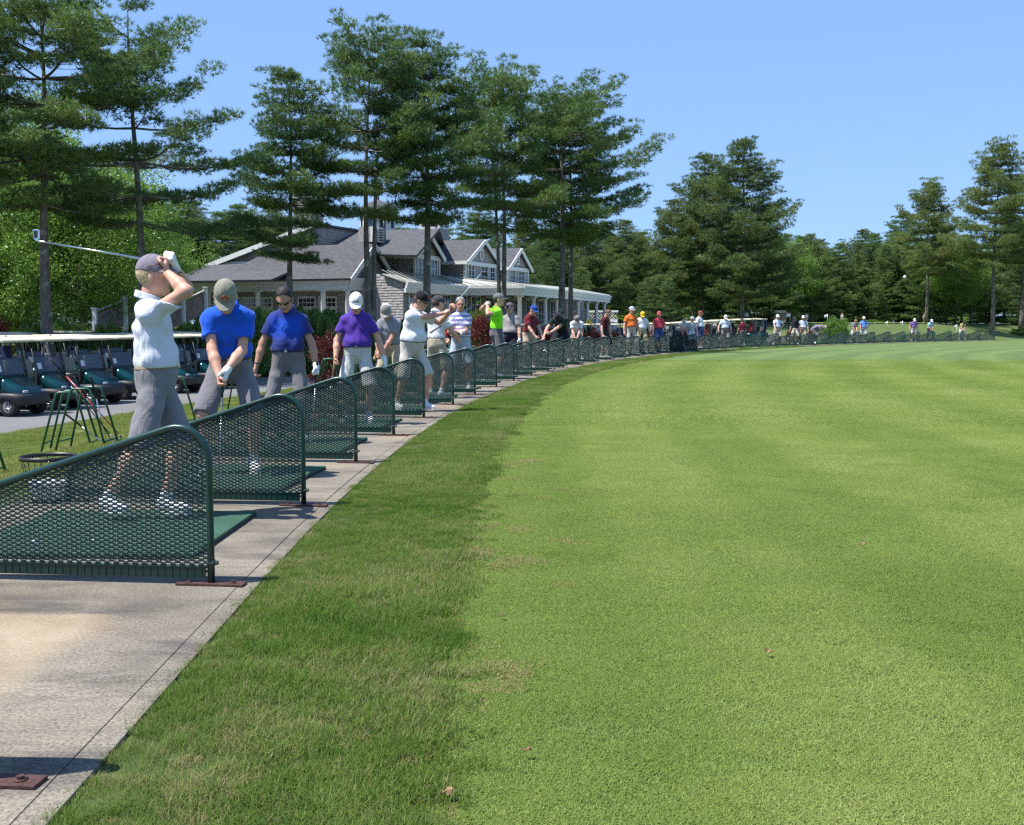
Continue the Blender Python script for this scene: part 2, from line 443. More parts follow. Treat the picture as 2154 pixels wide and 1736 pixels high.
def expanded_mesh():
    ph, pv = 0.053, 0.0247
    seg = []
    for j in range(int(1 / pv) * 2):
        for k in range(int(DL / ph) + 2):
            x = k * ph + (ph / 2 if j % 2 else 0); z = 0.06 + j * pv / 2
            for sx in (-1, 1):
                x2, z2 = x + sx * ph / 2, z + pv / 2
                if in_out(x, z) and in_out(x2, z2): seg.append((x, z, x2, z2))
    A = np.array(seg); n = len(A)
    # each strand: a slightly twisted bar, wider at the bonds
    d = A[:, 2:] - A[:, :2]; L = np.linalg.norm(d, axis=1, keepdims=True); d /= L
    nx = np.stack([-d[:, 1], d[:, 0]], 1)
    rows = []
    for tt, hw in ((-0.17, 0.0084), (0.2, 0.0053), (0.5, 0.0046), (0.8, 0.0053), (1.17, 0.0084)):
        p = A[:, :2] + d * L * tt
        for sgn, yy in ((1, -0.003), (1, 0.003), (-1, 0.003), (-1, -0.003)):
            q = p + nx * hw * sgn
            rows.append(np.stack([q[:, 0], np.full(n, yy) + 0.0025 * sgn, q[:, 1]], 1))
    V = np.stack(rows, 1)
    F = []
    for r in range(4):
        for q in range(4): F.append((4 * r + q, 4 * r + (q + 1) % 4, 4 * r + 4 + (q + 1) % 4, 4 * r + 4 + q))
    F = np.array(F)[None] + (np.arange(n) * 20)[:, None, None]
    me = np_mesh('mesh_panel', V.reshape(-1, 3), F.reshape(-1, 4), M_GREEN, True)
    return me
DIV_MESH = expanded_mesh()
def make_divider():
    root = empty('tee_divider')
    m = MB(); m.tube([(x, 0, z) for x, z in OUT], 0.0195, 10); fr = m.build('frame', M_GREEN, root)
    link('mesh_panel', DIV_MESH, root)
    k = MB(); k.box(((0.02 + DL) / 2, 0.0, 0.066), (DL - 0.04, 0.012, 0.06))
    nb = 44
    for q in range(nb):
        x = 0.05 + q * (DL - 0.1) / nb
        k.box((x, 0.0075, 0.066), (0.003, 0.004, 0.056)); k.box((x, -0.0075, 0.066), (0.003, 0.004, 0.056))
    k.box(((0.02 + DL) / 2, 0, 0.0985), (DL - 0.04, 0.022, 0.005))
    k.build('kick_rail', M_GREEN, root)
    for x0 in (0.0, DL):
        p = MB(); p.box((x0, 0, 0.007), (0.37, 0.085, 0.012)); pl = p.build('base_plate', M_RUST, root, 0.002)
        for sx in (-0.12, 0.12):
            b = MB()
            b.lathe([(0.022, 0.013), (0.022, 0.017)], 12, c=(x0 + sx, 0, 0)); b.lathe([(0.0125, 0.017), (0.0125, 0.027)], 6, c=(x0 + sx, 0, 0), smooth=False)
            b.build('bolt', M_RUST, pl)
    n = MB(); n.lathe([(0.0, -0.04), (0.012, -0.04), (0.012, -0.02), (0.02, -0.02), (0.02, 0.02)], 6, c=(0, 0, 0.12), axis='x', smooth=False); n.build('clamp_bolt', M_GREEN, root)
    return root
div0 = make_divider()
ORD = ['first','second','third','fourth','fifth','sixth','seventh','eighth','ninth','tenth','eleventh','twelfth','thirteenth','fourteenth','fifteenth','sixteenth','seventeenth','eighteenth','nineteenth','twentieth','twenty-first','twenty-second','twenty-third','twenty-fourth','twenty-fifth','twenty-sixth','twenty-seventh','twenty-eighth','twenty-ninth','thirtieth','thirty-first','thirty-second','thirty-third','thirty-fourth','thirty-fifth','thirty-sixth','thirty-seventh','thirty-eighth','thirty-ninth','fortieth']
SKEW = 0.13
for i, (x, y, h) in enumerate(POST):
    d = div0 if i == 0 else copy_tree(div0)
    hh = h + SKEW * (1 - i / 60)
    d.location = (x, y, 0.0)
    d.rotation_euler = (0, 0, math.atan2(math.sin(hh), -math.cos(hh)))
    if i == 0: lab = 'green mesh tee divider with rusty bolted foot on the empty tan-stained slab'
    elif i == 1: lab = 'green mesh tee divider in front of the golfer in the striped polo'
    else: lab = '%s green mesh tee divider along the row counted past the striped-polo golfer' % ORD[i - 2]
    if i == 40: lab = 'last green mesh tee divider at the far end of the curved row'
    props(d, lab, 'tee divider', 'green mesh dividers along the tee line')

# ------------------------------------------------------------------ hitting mats
def turf():
    t = NT('green_mat_turf'); v = t.coord()
    c = t.ramp(t.noise(v, 2.5, 5), [(0.3, (0.022, 0.075, 0.045)), (0.7, (0.04, 0.115, 0.068))])
    f = t.ramp(t.noise(v, 170, 2), [(0.3, (0.6,) * 3), (0.7, (1.4,) * 3)])
    t.color(t.mix(1.0, c, f, 'MULTIPLY')).set(Roughness=0.85); t.bump(t.noise(v, 170, 2), 0.8, 0.01); return t.mat
M_TURF = turf(); M_RUB = plain('black_rubber', (0.02, 0.02, 0.02), 0.8); M_WHITE = plain('white_plastic', (0.8, 0.8, 0.78), 0.4, var=0.03)
mat0 = empty('hitting_mat')
m = MB(); m.box((0, 0, 0.008), (1.5, 1.5, 0.016)); m.build('rubber_base', M_RUB, mat0)
m = MB(); m.box((0, 0, 0.026), (1.497, 1.497, 0.02)); m.build('turf', M_TURF, mat0, 0.005)
m = MB(); m.lathe([(0.012, 0.036), (0.006, 0.04), (0.005, 0.075), (0.011, 0.085)], 10, c=(0.0, -0.38, 0)); m.build('rubber_tee', M_WHITE, mat0)
for i in range(1, 40):
    o = mat0 if i == 1 else copy_tree(mat0)
    s = (i + 0.52) * SP; a, b = POST[i], POST[i + 1]
    cx_, cy_ = (a[0] + b[0]) / 2, (a[1] + b[1]) / 2 + 0.12; h = (a[2] + b[2]) / 2
    o.location = (cx_ - math.cos(h) * 1.02, cy_ + math.sin(h) * 1.02, 0.0)
    o.rotation_euler = (0, 0, -h - 0.05 + 0.03 * math.sin(i * 2.3))
    lab = 'green turf hitting mat under the golfer in the striped polo' if i == 1 else 'green turf hitting mat behind the %s divider past the striped-polo golfer' % ORD[i - 2]
    props(o, lab, 'hitting mat', 'hitting mats on the tee walk')
def station(i, f=0.5, o=-1.0):
    """world point at stand i, fraction f of the way to the next divider, o metres right of the posts"""
    a, b = POST[i], POST[i + 1]; h = a[2] + (b[2] - a[2]) * f
    return (a[0] + (b[0] - a[0]) * f + math.cos(h) * o, a[1] + (b[1] - a[1]) * f - math.sin(h) * o, h)

# ------------------------------------------------------------------ club stands, ball baskets, balls
M_BLACK = plain('black_metal', (0.015, 0.015, 0.016), 0.45)
stand0 = empty('club_stand')
for sy in (-0.17, 0.17):
    m = MB(); P = [(-0.30, sy * 1.25, 0.0)]
    P += [(-0.13, sy, 0.66), (-0.115, sy, 0.705), (-0.085, sy, 0.725), (0.085, sy, 0.725), (0.115, sy, 0.705), (0.13, sy, 0.66), (0.30, sy * 1.25, 0.0)]
    m.tube(P, 0.014, 8); m.build('frame', M_GREEN2, stand0)
for sx in (-1, 1):
    m = MB(); m.tube([(sx * 0.272, -0.205, 0.1), (sx * 0.272, 0.205, 0.1)], 0.010, 6); m.build('cross_bar', M_GREEN2, stand0)
SWHO = {1: 'beside the wire basket of balls, clubs leaning on it', 2: 'behind the golfer in the bright blue polo', 3: 'between the navy-shirted man and the red bush', 4: 'behind the golfer in the purple polo'}
STANDS = {}
for i in range(1, 40):
    o = stand0 if i == 1 else copy_tree(stand0)
    if i == 1: x, y = at_z(150, 955, -0.22)[:2]; rz = 0.15
    else:
        x, y, h = station(i, 0.72, -3.6); rz = 0.2 * math.sin(i) - h
    o.location = (x, y, gz(x, y) - 0.008); o.rotation_euler = (0, 0, rz)
    STANDS[i] = o
    props(o, 'green tubular club stand ' + SWHO.get(i, 'behind the %s divider past the striped-polo golfer' % ORD[i - 2] if i > 1 else ''), 'club stand', 'green club stands on the lawn')

ball_me = None
def ball_mesh():
    bm = bmesh.new(); bmesh.ops.create_icosphere(bm, subdivisions=2, radius=0.0214)
    me = bpy.data.meshes.new('golf_ball'); bm.to_mesh(me); bm.free()
    t = NT('golf_ball_white'); t.color((0.82, 0.82, 0.8)).set(Roughness=0.25); v = t.coord()
    vo = t.n('TexVoronoi', Scale=230.0); t.l(v, vo.inputs['Vector']); t.bump(vo.outputs['Distance'], 0.35, 0.003)
    me.materials.append(t.mat)
    for p in me.polygons: p.use_smooth = True
    return me
BALL = ball_mesh()
def ball(loc, label, group=None):
    o = link('golf_ball', BALL); o.location = loc; return props(o, label, 'golf ball', group)

def make_basket():
    root = empty('ball_basket')
    m = MB()
    for z, r, w in ((0.01, 0.135, 0.005), (0.12, 0.158, 0.003), (0.23, 0.18, 0.003), (0.35, 0.205, 0.008)):
        m.tube([(r * math.cos(2 * PI * k / 28), r * math.sin(2 * PI * k / 28), z) for k in range(29)], w, 6, cap=False)
    m.build('ring', M_BLACK, root)
    m = MB(); m.lathe([(0.205, 0.33), (0.213, 0.33), (0.213, 0.362), (0.205, 0.362), (0.205, 0.33)], 28, cap=False); m.build('rim', M_BLACK, root)
    m = MB()
    for k in range(22):
        a = 2 * PI * k / 22
        m.tube([(0.135 * math.cos(a), 0.135 * math.sin(a), 0.01), (0.205 * math.cos(a), 0.205 * math.sin(a), 0.35)], 0.0028, 5)
    m.build('wire', M_BLACK, root)
    m = MB(); m.lathe([(0.0, 0.008), (0.135, 0.008), (0.135, 0.012), (0.0, 0.012)], 20); m.build('bottom', M_BLACK, root)
    return root
bk0 = make_basket()
BK = {1: 'black wire basket of range balls beside the striped-polo golfer', 2: 'black wire basket of balls behind the bright blue polo golfer', 4: 'black wire basket of balls behind the purple polo golfer'}
def fill(x, y, z, lab, grp, n_lay=4, hollow=True):
    r = np.random.default_rng(int(abs(x) * 100))
    for L in range(n_lay):
        zz = z + 0.034 + L * 0.036; rad = 0.135 + 0.07 * (zz - z) / 0.35 - 0.026
        for ring, cnt in ((rad, int(2 * PI * rad / 0.046)), (rad * 0.55, int(2 * PI * rad * 0.55 / 0.046)), (0.0, 1)):
            if hollow and ring < rad and L < n_lay - 1: continue
            ph = r.random() * 6
            for k in range(cnt):
                a = ph + 2 * PI * k / cnt
                ball((x + ring * math.cos(a), y + ring * math.sin(a), zz + r.uniform(-.003, .004)), lab, grp)
for j, i in enumerate((1, 4, 6, 8, 11)):
    o = bk0 if j == 0 else copy_tree(bk0)
    if i == 1: x, y = -3.68, 8.62
    else: x, y, _ = station(i, 0.85, -2.15)
    o.location = (x, y, 0.0); o.rotation_euler = (0, 0, j)
    props(o, BK.get(i, 'black wire ball basket behind the %s divider past the striped-polo golfer' % ORD[i - 2] if i > 1 else ''), 'ball basket', 'wire ball baskets on the tee walk')
    if i <= 4: fill(x, y, 0.0, ['white range ball in the wire basket beside the striped-polo golfer', 'white range ball in the basket behind the purple polo golfer'][j], 'balls in basket %s' % ORD[j])
bp = at_z(74, 1149, 0.036); ball((bp[0], bp[1], 0.0575), 'golf ball lying on the mat in front of the striped-polo golfer')
for k, (px, py) in enumerate(((1880, 728), (1932, 727), (1965, 738), (1972, 736), (1691, 737.5))):
    q = at_z(px, py, 0.0); ball((q[0], q[1], 0.012), 'stray white golf ball resting on the mown range grass', 'stray balls on the range')
q = at_y(1903, 583, 15.0); ball(tuple(q), 'white golf ball in flight against the dark trees')
for k in range(14):
    i = 1 + k % 12; x, y, _ = station(i, 0.3 + 0.4 * ((k * 37) % 10) / 10, -0.5 - 0.9 * ((k * 53) % 10) / 10)
    if i == 1: continue
    ball((x, y, 0.0575), 'white golf ball lying on a turf mat along the tee row', 'balls on the mats')
DIVSC = np.interp(np.arange(41), [0, 4, 6, 8, 10, 14, 17, 20, 23, 26, 40], [1, 1.01, 1.06, 1.10, 1.09, 1.09, 1.05, 1.05, 1.02, 1.0, 0.97])
for o in [o for o in COL.objects if o.name.startswith('tee_divider')]:
    k = int(o.name.split('.')[1]) if '.' in o.name else 0
    o.scale = (DIVSC[k],) * 3
# ================================================================== people
class Vox:
    """signed distance field on a grid, turned into a smooth closed surface"""
    def __init__(s, lo, hi, h):
        s.h = h; s.lo = np.array(lo, np.float32) - 2 * h
        s.n = np.ceil((np.array(hi) - s.lo) / h).astype(int) + 3
        s.D = np.full(s.n, 1.0, np.float32)
        s.ax = [s.lo[k] + np.arange(s.n[k], dtype=np.float32) * h for k in range(3)]
    def sub(s, lo, hi):
        sl = []
        for k in range(3):
            a = int(max(0, math.floor((lo[k] - s.lo[k]) / s.h))); b = int(min(s.n[k], math.ceil((hi[k] - s.lo[k]) / s.h) + 1))
            if b <= a: return None, None
            sl.append(slice(a, b))
        X = s.ax[0][sl[0]][:, None, None]; Y = s.ax[1][sl[1]][None, :, None]; Z = s.ax[2][sl[2]][None, None, :]
        return tuple(sl), (X, Y, Z)
    def add(s, prim, k=0.03, off=0.0):
        lo, hi = prim_box(prim); m = k + 3 * s.h + max(off, 0)
        sl, P = s.sub(lo - m, hi + m)
        if sl is None: return
        d = prim_d(prim, P) - off
        D = s.D[sl]
        if k > 0:
            hh = np.maximum(k - np.abs(D - d), 0) / k
            s.D[sl] = np.minimum(D, d) - hh * hh * (k * 0.25)
        else: s.D[sl] = np.minimum(D, d)
    def cut(s, p, n):
        s.D = np.maximum(s.D, (s.ax[0][:, None, None] - p[0]) * n[0] + (s.ax[1][None, :, None] - p[1]) * n[1] + (s.ax[2][None, None, :] - p[2]) * n[2])
    def wrinkle(s, amp, fr, ph=0.0):
        X = s.ax[0][:, None, None]; Y = s.ax[1][None, :, None]; Z = s.ax[2][None, None, :]
        wv = np.sin(fr * (0.7 * X + 0.4 * Y + 1.0 * Z) + 2.2 * np.sin(fr * 0.45 * (X - 0.8 * Z + ph)) + 1.7 * np.sin(fr * 0.5 * (Y + 0.5 * Z) + ph))
        wv = wv + 0.6 * np.sin(fr * 1.7 * (Z - 0.6 * X + 0.3 * Y) + 2 * np.sin(fr * 0.6 * (X + Y) + ph * 2))
        rid = 1 - 2 * np.abs(np.sin(fr * 0.42 * (0.9 * X + 0.5 * Y + 0.8 * Z) + 1.3 * np.sin(fr * 0.3 * (X - Z) + ph * 3)))
        s.D += (amp * (0.75 * wv + 0.9 * rid)).astype(np.float32)
    def mesh(s):
        D = s.D; S = D < 0; n = s.n
        c = np.zeros(n - 1, np.int8)
        for a in (0, 1):
            for b in (0, 1):
                for d in (0, 1):
                    c += S[a:n[0] - 1 + a, b:n[1] - 1 + b, d:n[2] - 1 + d]
        mask = (c > 0) & (c < 8)
        I = np.argwhere(mask); N = len(I)
        if N == 0: return np.zeros((0, 3)), np.zeros((0, 4), int)
        idx = np.full(n - 1, -1, np.int32); idx[mask] = np.arange(N)
        acc = np.zeros((N, 3), np.float32); cnt = np.zeros((N, 1), np.float32)
        cor = [(a, b, d) for a in (0, 1) for b in (0, 1) for d in (0, 1)]
        val = {o: D[I[:, 0] + o[0], I[:, 1] + o[1], I[:, 2] + o[2]] for o in cor}
        for o in cor:
            for k in range(3):
                if o[k]: continue
                q = list(o); q[k] = 1; q = tuple(q)
                d0, d1 = val[o], val[q]; cr = (d0 < 0) != (d1 < 0)
                t = np.where(cr, d0 / np.where(cr, d0 - d1, 1), 0)
                p = np.array(o, np.float32)[None] + np.zeros((N, 3), np.float32); p[:, k] += t
                acc += p * cr[:, None]; cnt += cr[:, None]
        V = s.lo + (I + acc / np.maximum(cnt, 1)) * s.h
        Fs = []
        for k in range(3):
            a, b = (k + 1) % 3, (k + 2) % 3
            sl0 = [slice(None)] * 3; sl1 = [slice(None)] * 3
            sl0[k] = slice(0, -1); sl1[k] = slice(1, None)
            cr = S[tuple(sl0)] != S[tuple(sl1)]
            E_ = np.argwhere(cr)
            E_ = E_[(E_[:, a] > 0) & (E_[:, b] > 0) & (E_[:, a] < n[a] - 1) & (E_[:, b] < n[b] - 1)]
            ins = S[E_[:, 0], E_[:, 1], E_[:, 2]]
            def cell(da, db):
                q = E_.copy(); q[:, a] += da; q[:, b] += db; return idx[q[:, 0], q[:, 1], q[:, 2]]
            f = np.stack([cell(-1, -1), cell(0, -1), cell(0, 0), cell(-1, 0)], 1)
            f[~ins] = f[~ins][:, ::-1]; Fs.append(f)
        return V, np.concatenate(Fs)

def cap(a, b, ra, rb, cuts=()): return ('c', np.array(a, np.float32), np.array(b, np.float32), ra, rb, cuts)
def ell(c, r, M=None, cuts=()): return ('e', np.array(c, np.float32), np.array(r, np.float32), np.eye(3, dtype=np.float32) if M is None else np.array(M, np.float32), cuts)
def prim_box(p):
    if p[0] == 'c':
        r = max(p[3], p[4]); return np.minimum(p[1], p[2]) - r, np.maximum(p[1], p[2]) + r
    r = max(p[2]); return p[1] - r, p[1] + r
def prim_d(p, P):
    X, Y, Z = P
    if p[0] == 'c':
        a, b, ra, rb = p[1], p[2], p[3], p[4]; ab = b - a; L = float(ab @ ab) + 1e-9
        x, y, z = X - a[0], Y - a[1], Z - a[2]
        t = np.clip((x * ab[0] + y * ab[1] + z * ab[2]) / L, 0, 1)
        d = np.sqrt((x - t * ab[0]) ** 2 + (y - t * ab[1]) ** 2 + (z - t * ab[2]) ** 2) - (ra + (rb - ra) * t)
    else:
        c, r, M = p[1], p[2], p[3]
        x, y, z = X - c[0], Y - c[1], Z - c[2]
        q = [(x * M[0, k] + y * M[1, k] + z * M[2, k]) for k in range(3)]
        k0 = np.sqrt((q[0] / r[0]) ** 2 + (q[1] / r[1]) ** 2 + (q[2] / r[2]) ** 2)
        k1 = np.sqrt((q[0] / r[0] ** 2) ** 2 + (q[1] / r[1] ** 2) ** 2 + (q[2] / r[2] ** 2) ** 2) + 1e-6
        d = k0 * (k0 - 1) / k1
    for (pt, n) in p[-1]:
        d = np.maximum(d, (X - pt[0]) * n[0] + (Y - pt[1]) * n[1] + (Z - pt[2]) * n[2])
    return d

def rotm(yaw=0, pitch=0, roll=0):
    """local facing +Y; pitch>0 leans/looks forward-down, yaw>0 turns left, roll>0 tips to the right"""
    cy, sy = math.cos(R(yaw)), math.sin(R(yaw)); cp, sp = math.cos(R(-pitch)), math.sin(R(-pitch)); cr, sr = math.cos(R(roll)), math.sin(R(roll))
    Z = np.array([[cy, -sy, 0], [sy, cy, 0], [0, 0, 1]]); Xm = np.array([[1, 0, 0], [0, cp, -sp], [0, sp, cp]])
    Y = np.array([[cr, 0, sr], [0, 1, 0], [-sr, 0, cr]])
    return Z @ Xm @ Y
def ik(a, c, l1, l2, pole):
    a, c = np.array(a, float), np.array(c, float); d = c - a; L = np.linalg.norm(d)
    if L > (l1 + l2) * 0.995: c = a + d / L * (l1 + l2) * 0.995; d = c - a; L = np.linalg.norm(d)
    x = (l1 * l1 - l2 * l2 + L * L) / (2 * L); hgt = math.sqrt(max(l1 * l1 - x * x, 0))
    u = d / L; p = np.array(pole, float); p = p - u * (p @ u); p /= np.linalg.norm(p) + 1e-9
    return a + u * x + p * hgt, c
def nrm(v): v = np.array(v, float); return v / (np.linalg.norm(v) + 1e-9)

def hand_prims(W, f, n, sgn, curl):
    """palm, four fingers, thumb; f = wrist to knuckles, n = way the palm faces, sgn=+1 right hand"""
    f = nrm(f); n = nrm(np.array(n) - f * (np.array(n) @ f)); sd = np.cross(f, n) * sgn     # thumb side
    W = np.array(W, float); out = []
    Mx = np.stack([sd, n, f], 1)
    out.append(ell(W + f * 0.05, (0.042, 0.019, 0.055), Mx))
    ang = [18 + 62 * curl, 24 + 66 * curl, 14 + 40 * curl]
    for q, (off, ln) in enumerate(((0.030, 0.92), (0.010, 1.0), (-0.011, 0.94), (-0.030, 0.78))):
        p = W + f * (0.088 - 0.004 * abs(q - 1)) + sd * off; a = 0.0
        for sgm, (l, r0, r1) in enumerate(((0.044, 0.0105, 0.0098), (0.028, 0.0098, 0.0088), (0.021, 0.0088, 0.0075))):
            a += R(ang[sgm]) * (1 + 0.06 * q)
            d = f * math.cos(a) + n * math.sin(a) + sd * (0.05 * (1.5 - q) * (1 - curl))
            e = p + d * l * ln; out.append(cap(p, e, r0, r1)); p = e
    p = W + f * 0.028 + sd * 0.034 + n * 0.006
    e = p + (f * 0.55 + sd * (0.75 - 0.35 * curl) + n * (0.25 + 0.4 * curl)) * 0.042; out.append(cap(p, e, 0.0135, 0.0115))
    g = e + (f * 0.85 + sd * (0.15 - 0.4 * curl) + n * (0.2 + 0.35 * curl)) * 0.032; out.append(cap(e, g, 0.0112, 0.009))
    return out

# --- materials for people
def skin_mat(name, col):
    t = NT(name); v = t.coord()
    c = t.ramp(t.noise(v, 9, 4), [(0.3, lerp3(col, 0.84)), (0.7, lerp3(col, 1.1))])
    c = t.mix(t.ramp(t.noise(v, 22, 3), [(0.5, (0, 0, 0)), (0.75, (0.3,) * 3)]), c, (col[0] * 1.02, col[1] * 0.68, col[2] * 0.6))
    t.color(c).set(Roughness=0.5); t.b.inputs['Specular IOR Level'].default_value = 0.4
    t.b.inputs['Subsurface Weight'].default_value = 0.0; return t.mat
SKIN = {'fair': skin_mat('skin_fair', (0.62, 0.34, 0.24)), 'tan': skin_mat('skin_tan', (0.47, 0.25, 0.165)), 'dark': skin_mat('skin_deep', (0.22, 0.115, 0.07))}
_cl = {}
def cloth(col, kind='plain', col2=None, name='cotton', per=0.018):
    key = (tuple(round(c, 3) for c in col), kind, col2, per)
    if key in _cl: return _cl[key]
    t = NT('%s_fabric' % name); v = t.coord()
    nz = t.noise(v, 5, 4)
    c = t.ramp(nz, [(0.3, lerp3(col, 0.9)), (0.7, lerp3(col, 1.08))])
    if kind in ('stripe', 'wide'):
        sx = t.n('SeparateXYZ'); t.l(v, sx.inputs[0])
        wv = t.math('FRACT', t.math('DIVIDE', t.math('ADD', sx.outputs[2], t.math('MULTIPLY', t.noise(v, 4, 2), 0.03)), per))
        r = t.ramp(wv, [(0.0, (0, 0, 0)), (0.38, (0, 0, 0)), (0.5, (1, 1, 1)), (0.88, (1, 1, 1)), (1.0, (0, 0, 0))])
        c = t.mix(r, c, col2)
    if kind == 'plaid':
        sx = t.n('SeparateXYZ'); t.l(v, sx.inputs[0])
        tot = None
        for k, p in ((0, 0.045), (2, 0.045), (1, 0.045)):
            wv = t.ramp(t.math('FRACT', t.math('DIVIDE', sx.outputs[k], p)), [(0.0, (0, 0, 0)), (0.7, (0, 0, 0)), (0.78, (0.45,) * 3), (0.95, (0.45,) * 3), (1.0, (0, 0, 0))])
            c = t.mix(wv, c, col2)
    if kind == 'fade':
        sx = t.n('SeparateXYZ'); t.l(v, sx.inputs[0])
        mr = t.n('MapRange'); t.l(sx.outputs[2], mr.inputs[0]); mr.inputs[1].default_value = 1.02; mr.inputs[2].default_value = 1.42
        xx = t.math('ABSOLUTE', sx.outputs[0])
        rr = t.ramp(mr.outputs[0], [(0.0, (0, 0, 0)), (0.25, (0.1,) * 3), (0.55, (1, 1, 1)), (0.85, (0.7,) * 3), (1.0, (0.1,) * 3)])
        rx = t.ramp(xx, [(0.15, (1, 1, 1)), (0.22, (0, 0, 0))])
        c = t.mix(t.mix(1.0, rr, rx, 'MULTIPLY'), c, col2)
    t.color(c).set(Roughness=0.85); t.b.inputs['Specular IOR Level'].default_value = 0.2
    t.b.inputs['Sheen Weight'].default_value = 0.15
    h = t.noise(t.coord('Object', (1, 1, 0.45)), 11, 3, 0.5, 0.8)
    t.bump(h, 0.6, 0.04)
    _cl[key] = t.mat; return t.mat
M_EYE = plain('eye_dark', (0.02, 0.015, 0.012), 0.2); M_LIP = plain('lip_skin', (0.36, 0.13, 0.10), 0.45); M_TOOTH = plain('teeth_white', (0.75, 0.72, 0.65), 0.3)
M_LENS = plain('sunglass_lens', (0.012, 0.01, 0.01), 0.08); M_LENSB = plain('amber_lens', (0.10, 0.03, 0.015), 0.08)
M_STEEL = plain('polished_steel', (0.62, 0.63, 0.65), 0.22, 1.0, 0.05); M_SHAFT = plain('chrome_shaft', (0.55, 0.56, 0.58), 0.25, 1.0, 0.05)
M_GRIP = plain('rubber_grip', (0.018, 0.018, 0.02), 0.75, bump=0.3, bscale=300); M_LEATHER = plain('brown_leather', (0.09, 0.04, 0.02), 0.5)
M_GLOVE = plain('white_glove_leather', (0.78, 0.77, 0.74), 0.55, var=0.05, bump=0.2, bscale=90)
M_REDS = plain('red_graphite', (0.5, 0.02, 0.015), 0.25); M_GRAPH = plain('black_graphite', (0.02, 0.02, 0.022), 0.25)
WHITE = (0.78, 0.78, 0.77)

def vox_obj(name, prims, h, mat, parent, k=0.03, off=0.0, cuts=(), wr=None, post=None, mats=None):
    lo = np.min([prim_box(p)[0] for p in prims], 0) - 0.03; hi = np.max([prim_box(p)[1] for p in prims], 0) + 0.03
    v = Vox(lo, hi, h)
    for p in prims:
        kk = k
        if isinstance(p[-1], dict): pass
        v.add(p, kk, off)
    if wr: v.wrinkle(*wr)
    for c in cuts: v.cut(*c)
    V, F = v.mesh()
    if len(F) == 0: return None
    mi = post(V, F) if post else None
    me = np_mesh(name, V, F, mats or mat, True, mi)
    return link(name, me, parent)

def club(A, B, kind='iron', shaft=None, label='', group=None, face=(0, -1, 0), grip_col=None):
    """a golf club from grip end A to the head at B"""
    A, B = Vector(A), Vector(B); L = (B - A).length
    z = (B - A).normalized(); x = Vector(face) - z * Vector(face).dot(z)
    if x.length < 1e-3: x = Vector((1, 0, 0)) - z * z.x
    x.normalize(); y = z.cross(x)
    root = bpy.data.objects.new('golf_club', None); COL.objects.link(root)
    M = Matrix((x, y, z)).transposed().to_4x4(); M.translation = A; root.matrix_world = M
    m = MB(); m.tube([(0, 0, -0.01), (0, 0, 0.0), (0, 0, 0.27)], [0.012, 0.0145, 0.0105], 10); m.build('grip', grip_col or M_GRIP, root)
    m = MB(); m.tube([(0, 0, 0.262), (0, 0, L - 0.04)], [0.0085, 0.0062], 8); m.build('shaft', shaft or M_SHAFT, root)
    m = MB()
    if kind == 'iron':
        m.tube([(0, 0, L - 0.07), (0, 0, L)], 0.0085, 8)
        P = [(-0.006, 0.0), (0.012, -0.026), (0.075, -0.046), (0.083, -0.03), (0.083, 0.004), (0.02, 0.016), (-0.004, 0.014)]
        m.prism(P, -0.010, 0.008, fr=lambda a, b, c: (c + 0.002, a, L + 0.0 - b))
        hd = m.build('head', M_STEEL, root, 0.003)
        q = MB(); q.prism([(0.015, -0.018), (0.07, -0.034), (0.074, -0.004), (0.024, 0.004)], 0.008, 0.012, fr=lambda a, b, c: (c + 0.0025, a, L - b)); q.build('cavity_badge', M_BLACK, hd)
    elif kind == 'driver':
        bm = bmesh.new(); bmesh.ops.create_icosphere(bm, subdivisions=2, radius=1.0)
        V = [(v.co.x * 0.055 + 0.035, v.co.y * 0.06 + 0.045, L + v.co.z * 0.032 - (0.0 if v.co.z < 0 else 0.006)) for v in bm.verts]
        Fc = [tuple(v.index for v in f.verts) for f in bm.faces]; bm.free()
        m.add(V, Fc, 0, True); m.tube([(0, 0, L - 0.06), (0, 0.01, L)], 0.009, 8); m.build('head', M_GRAPH, root)
    else:
        m.tube([(0, 0, L - 0.05), (0, 0, L)], 0.0075, 8); m.box((0.0, 0.03, L + 0.01), (0.02, 0.11, 0.025)); m.build('head', M_STEEL, root, 0.003)
    return props(root, label, 'golf club', group)

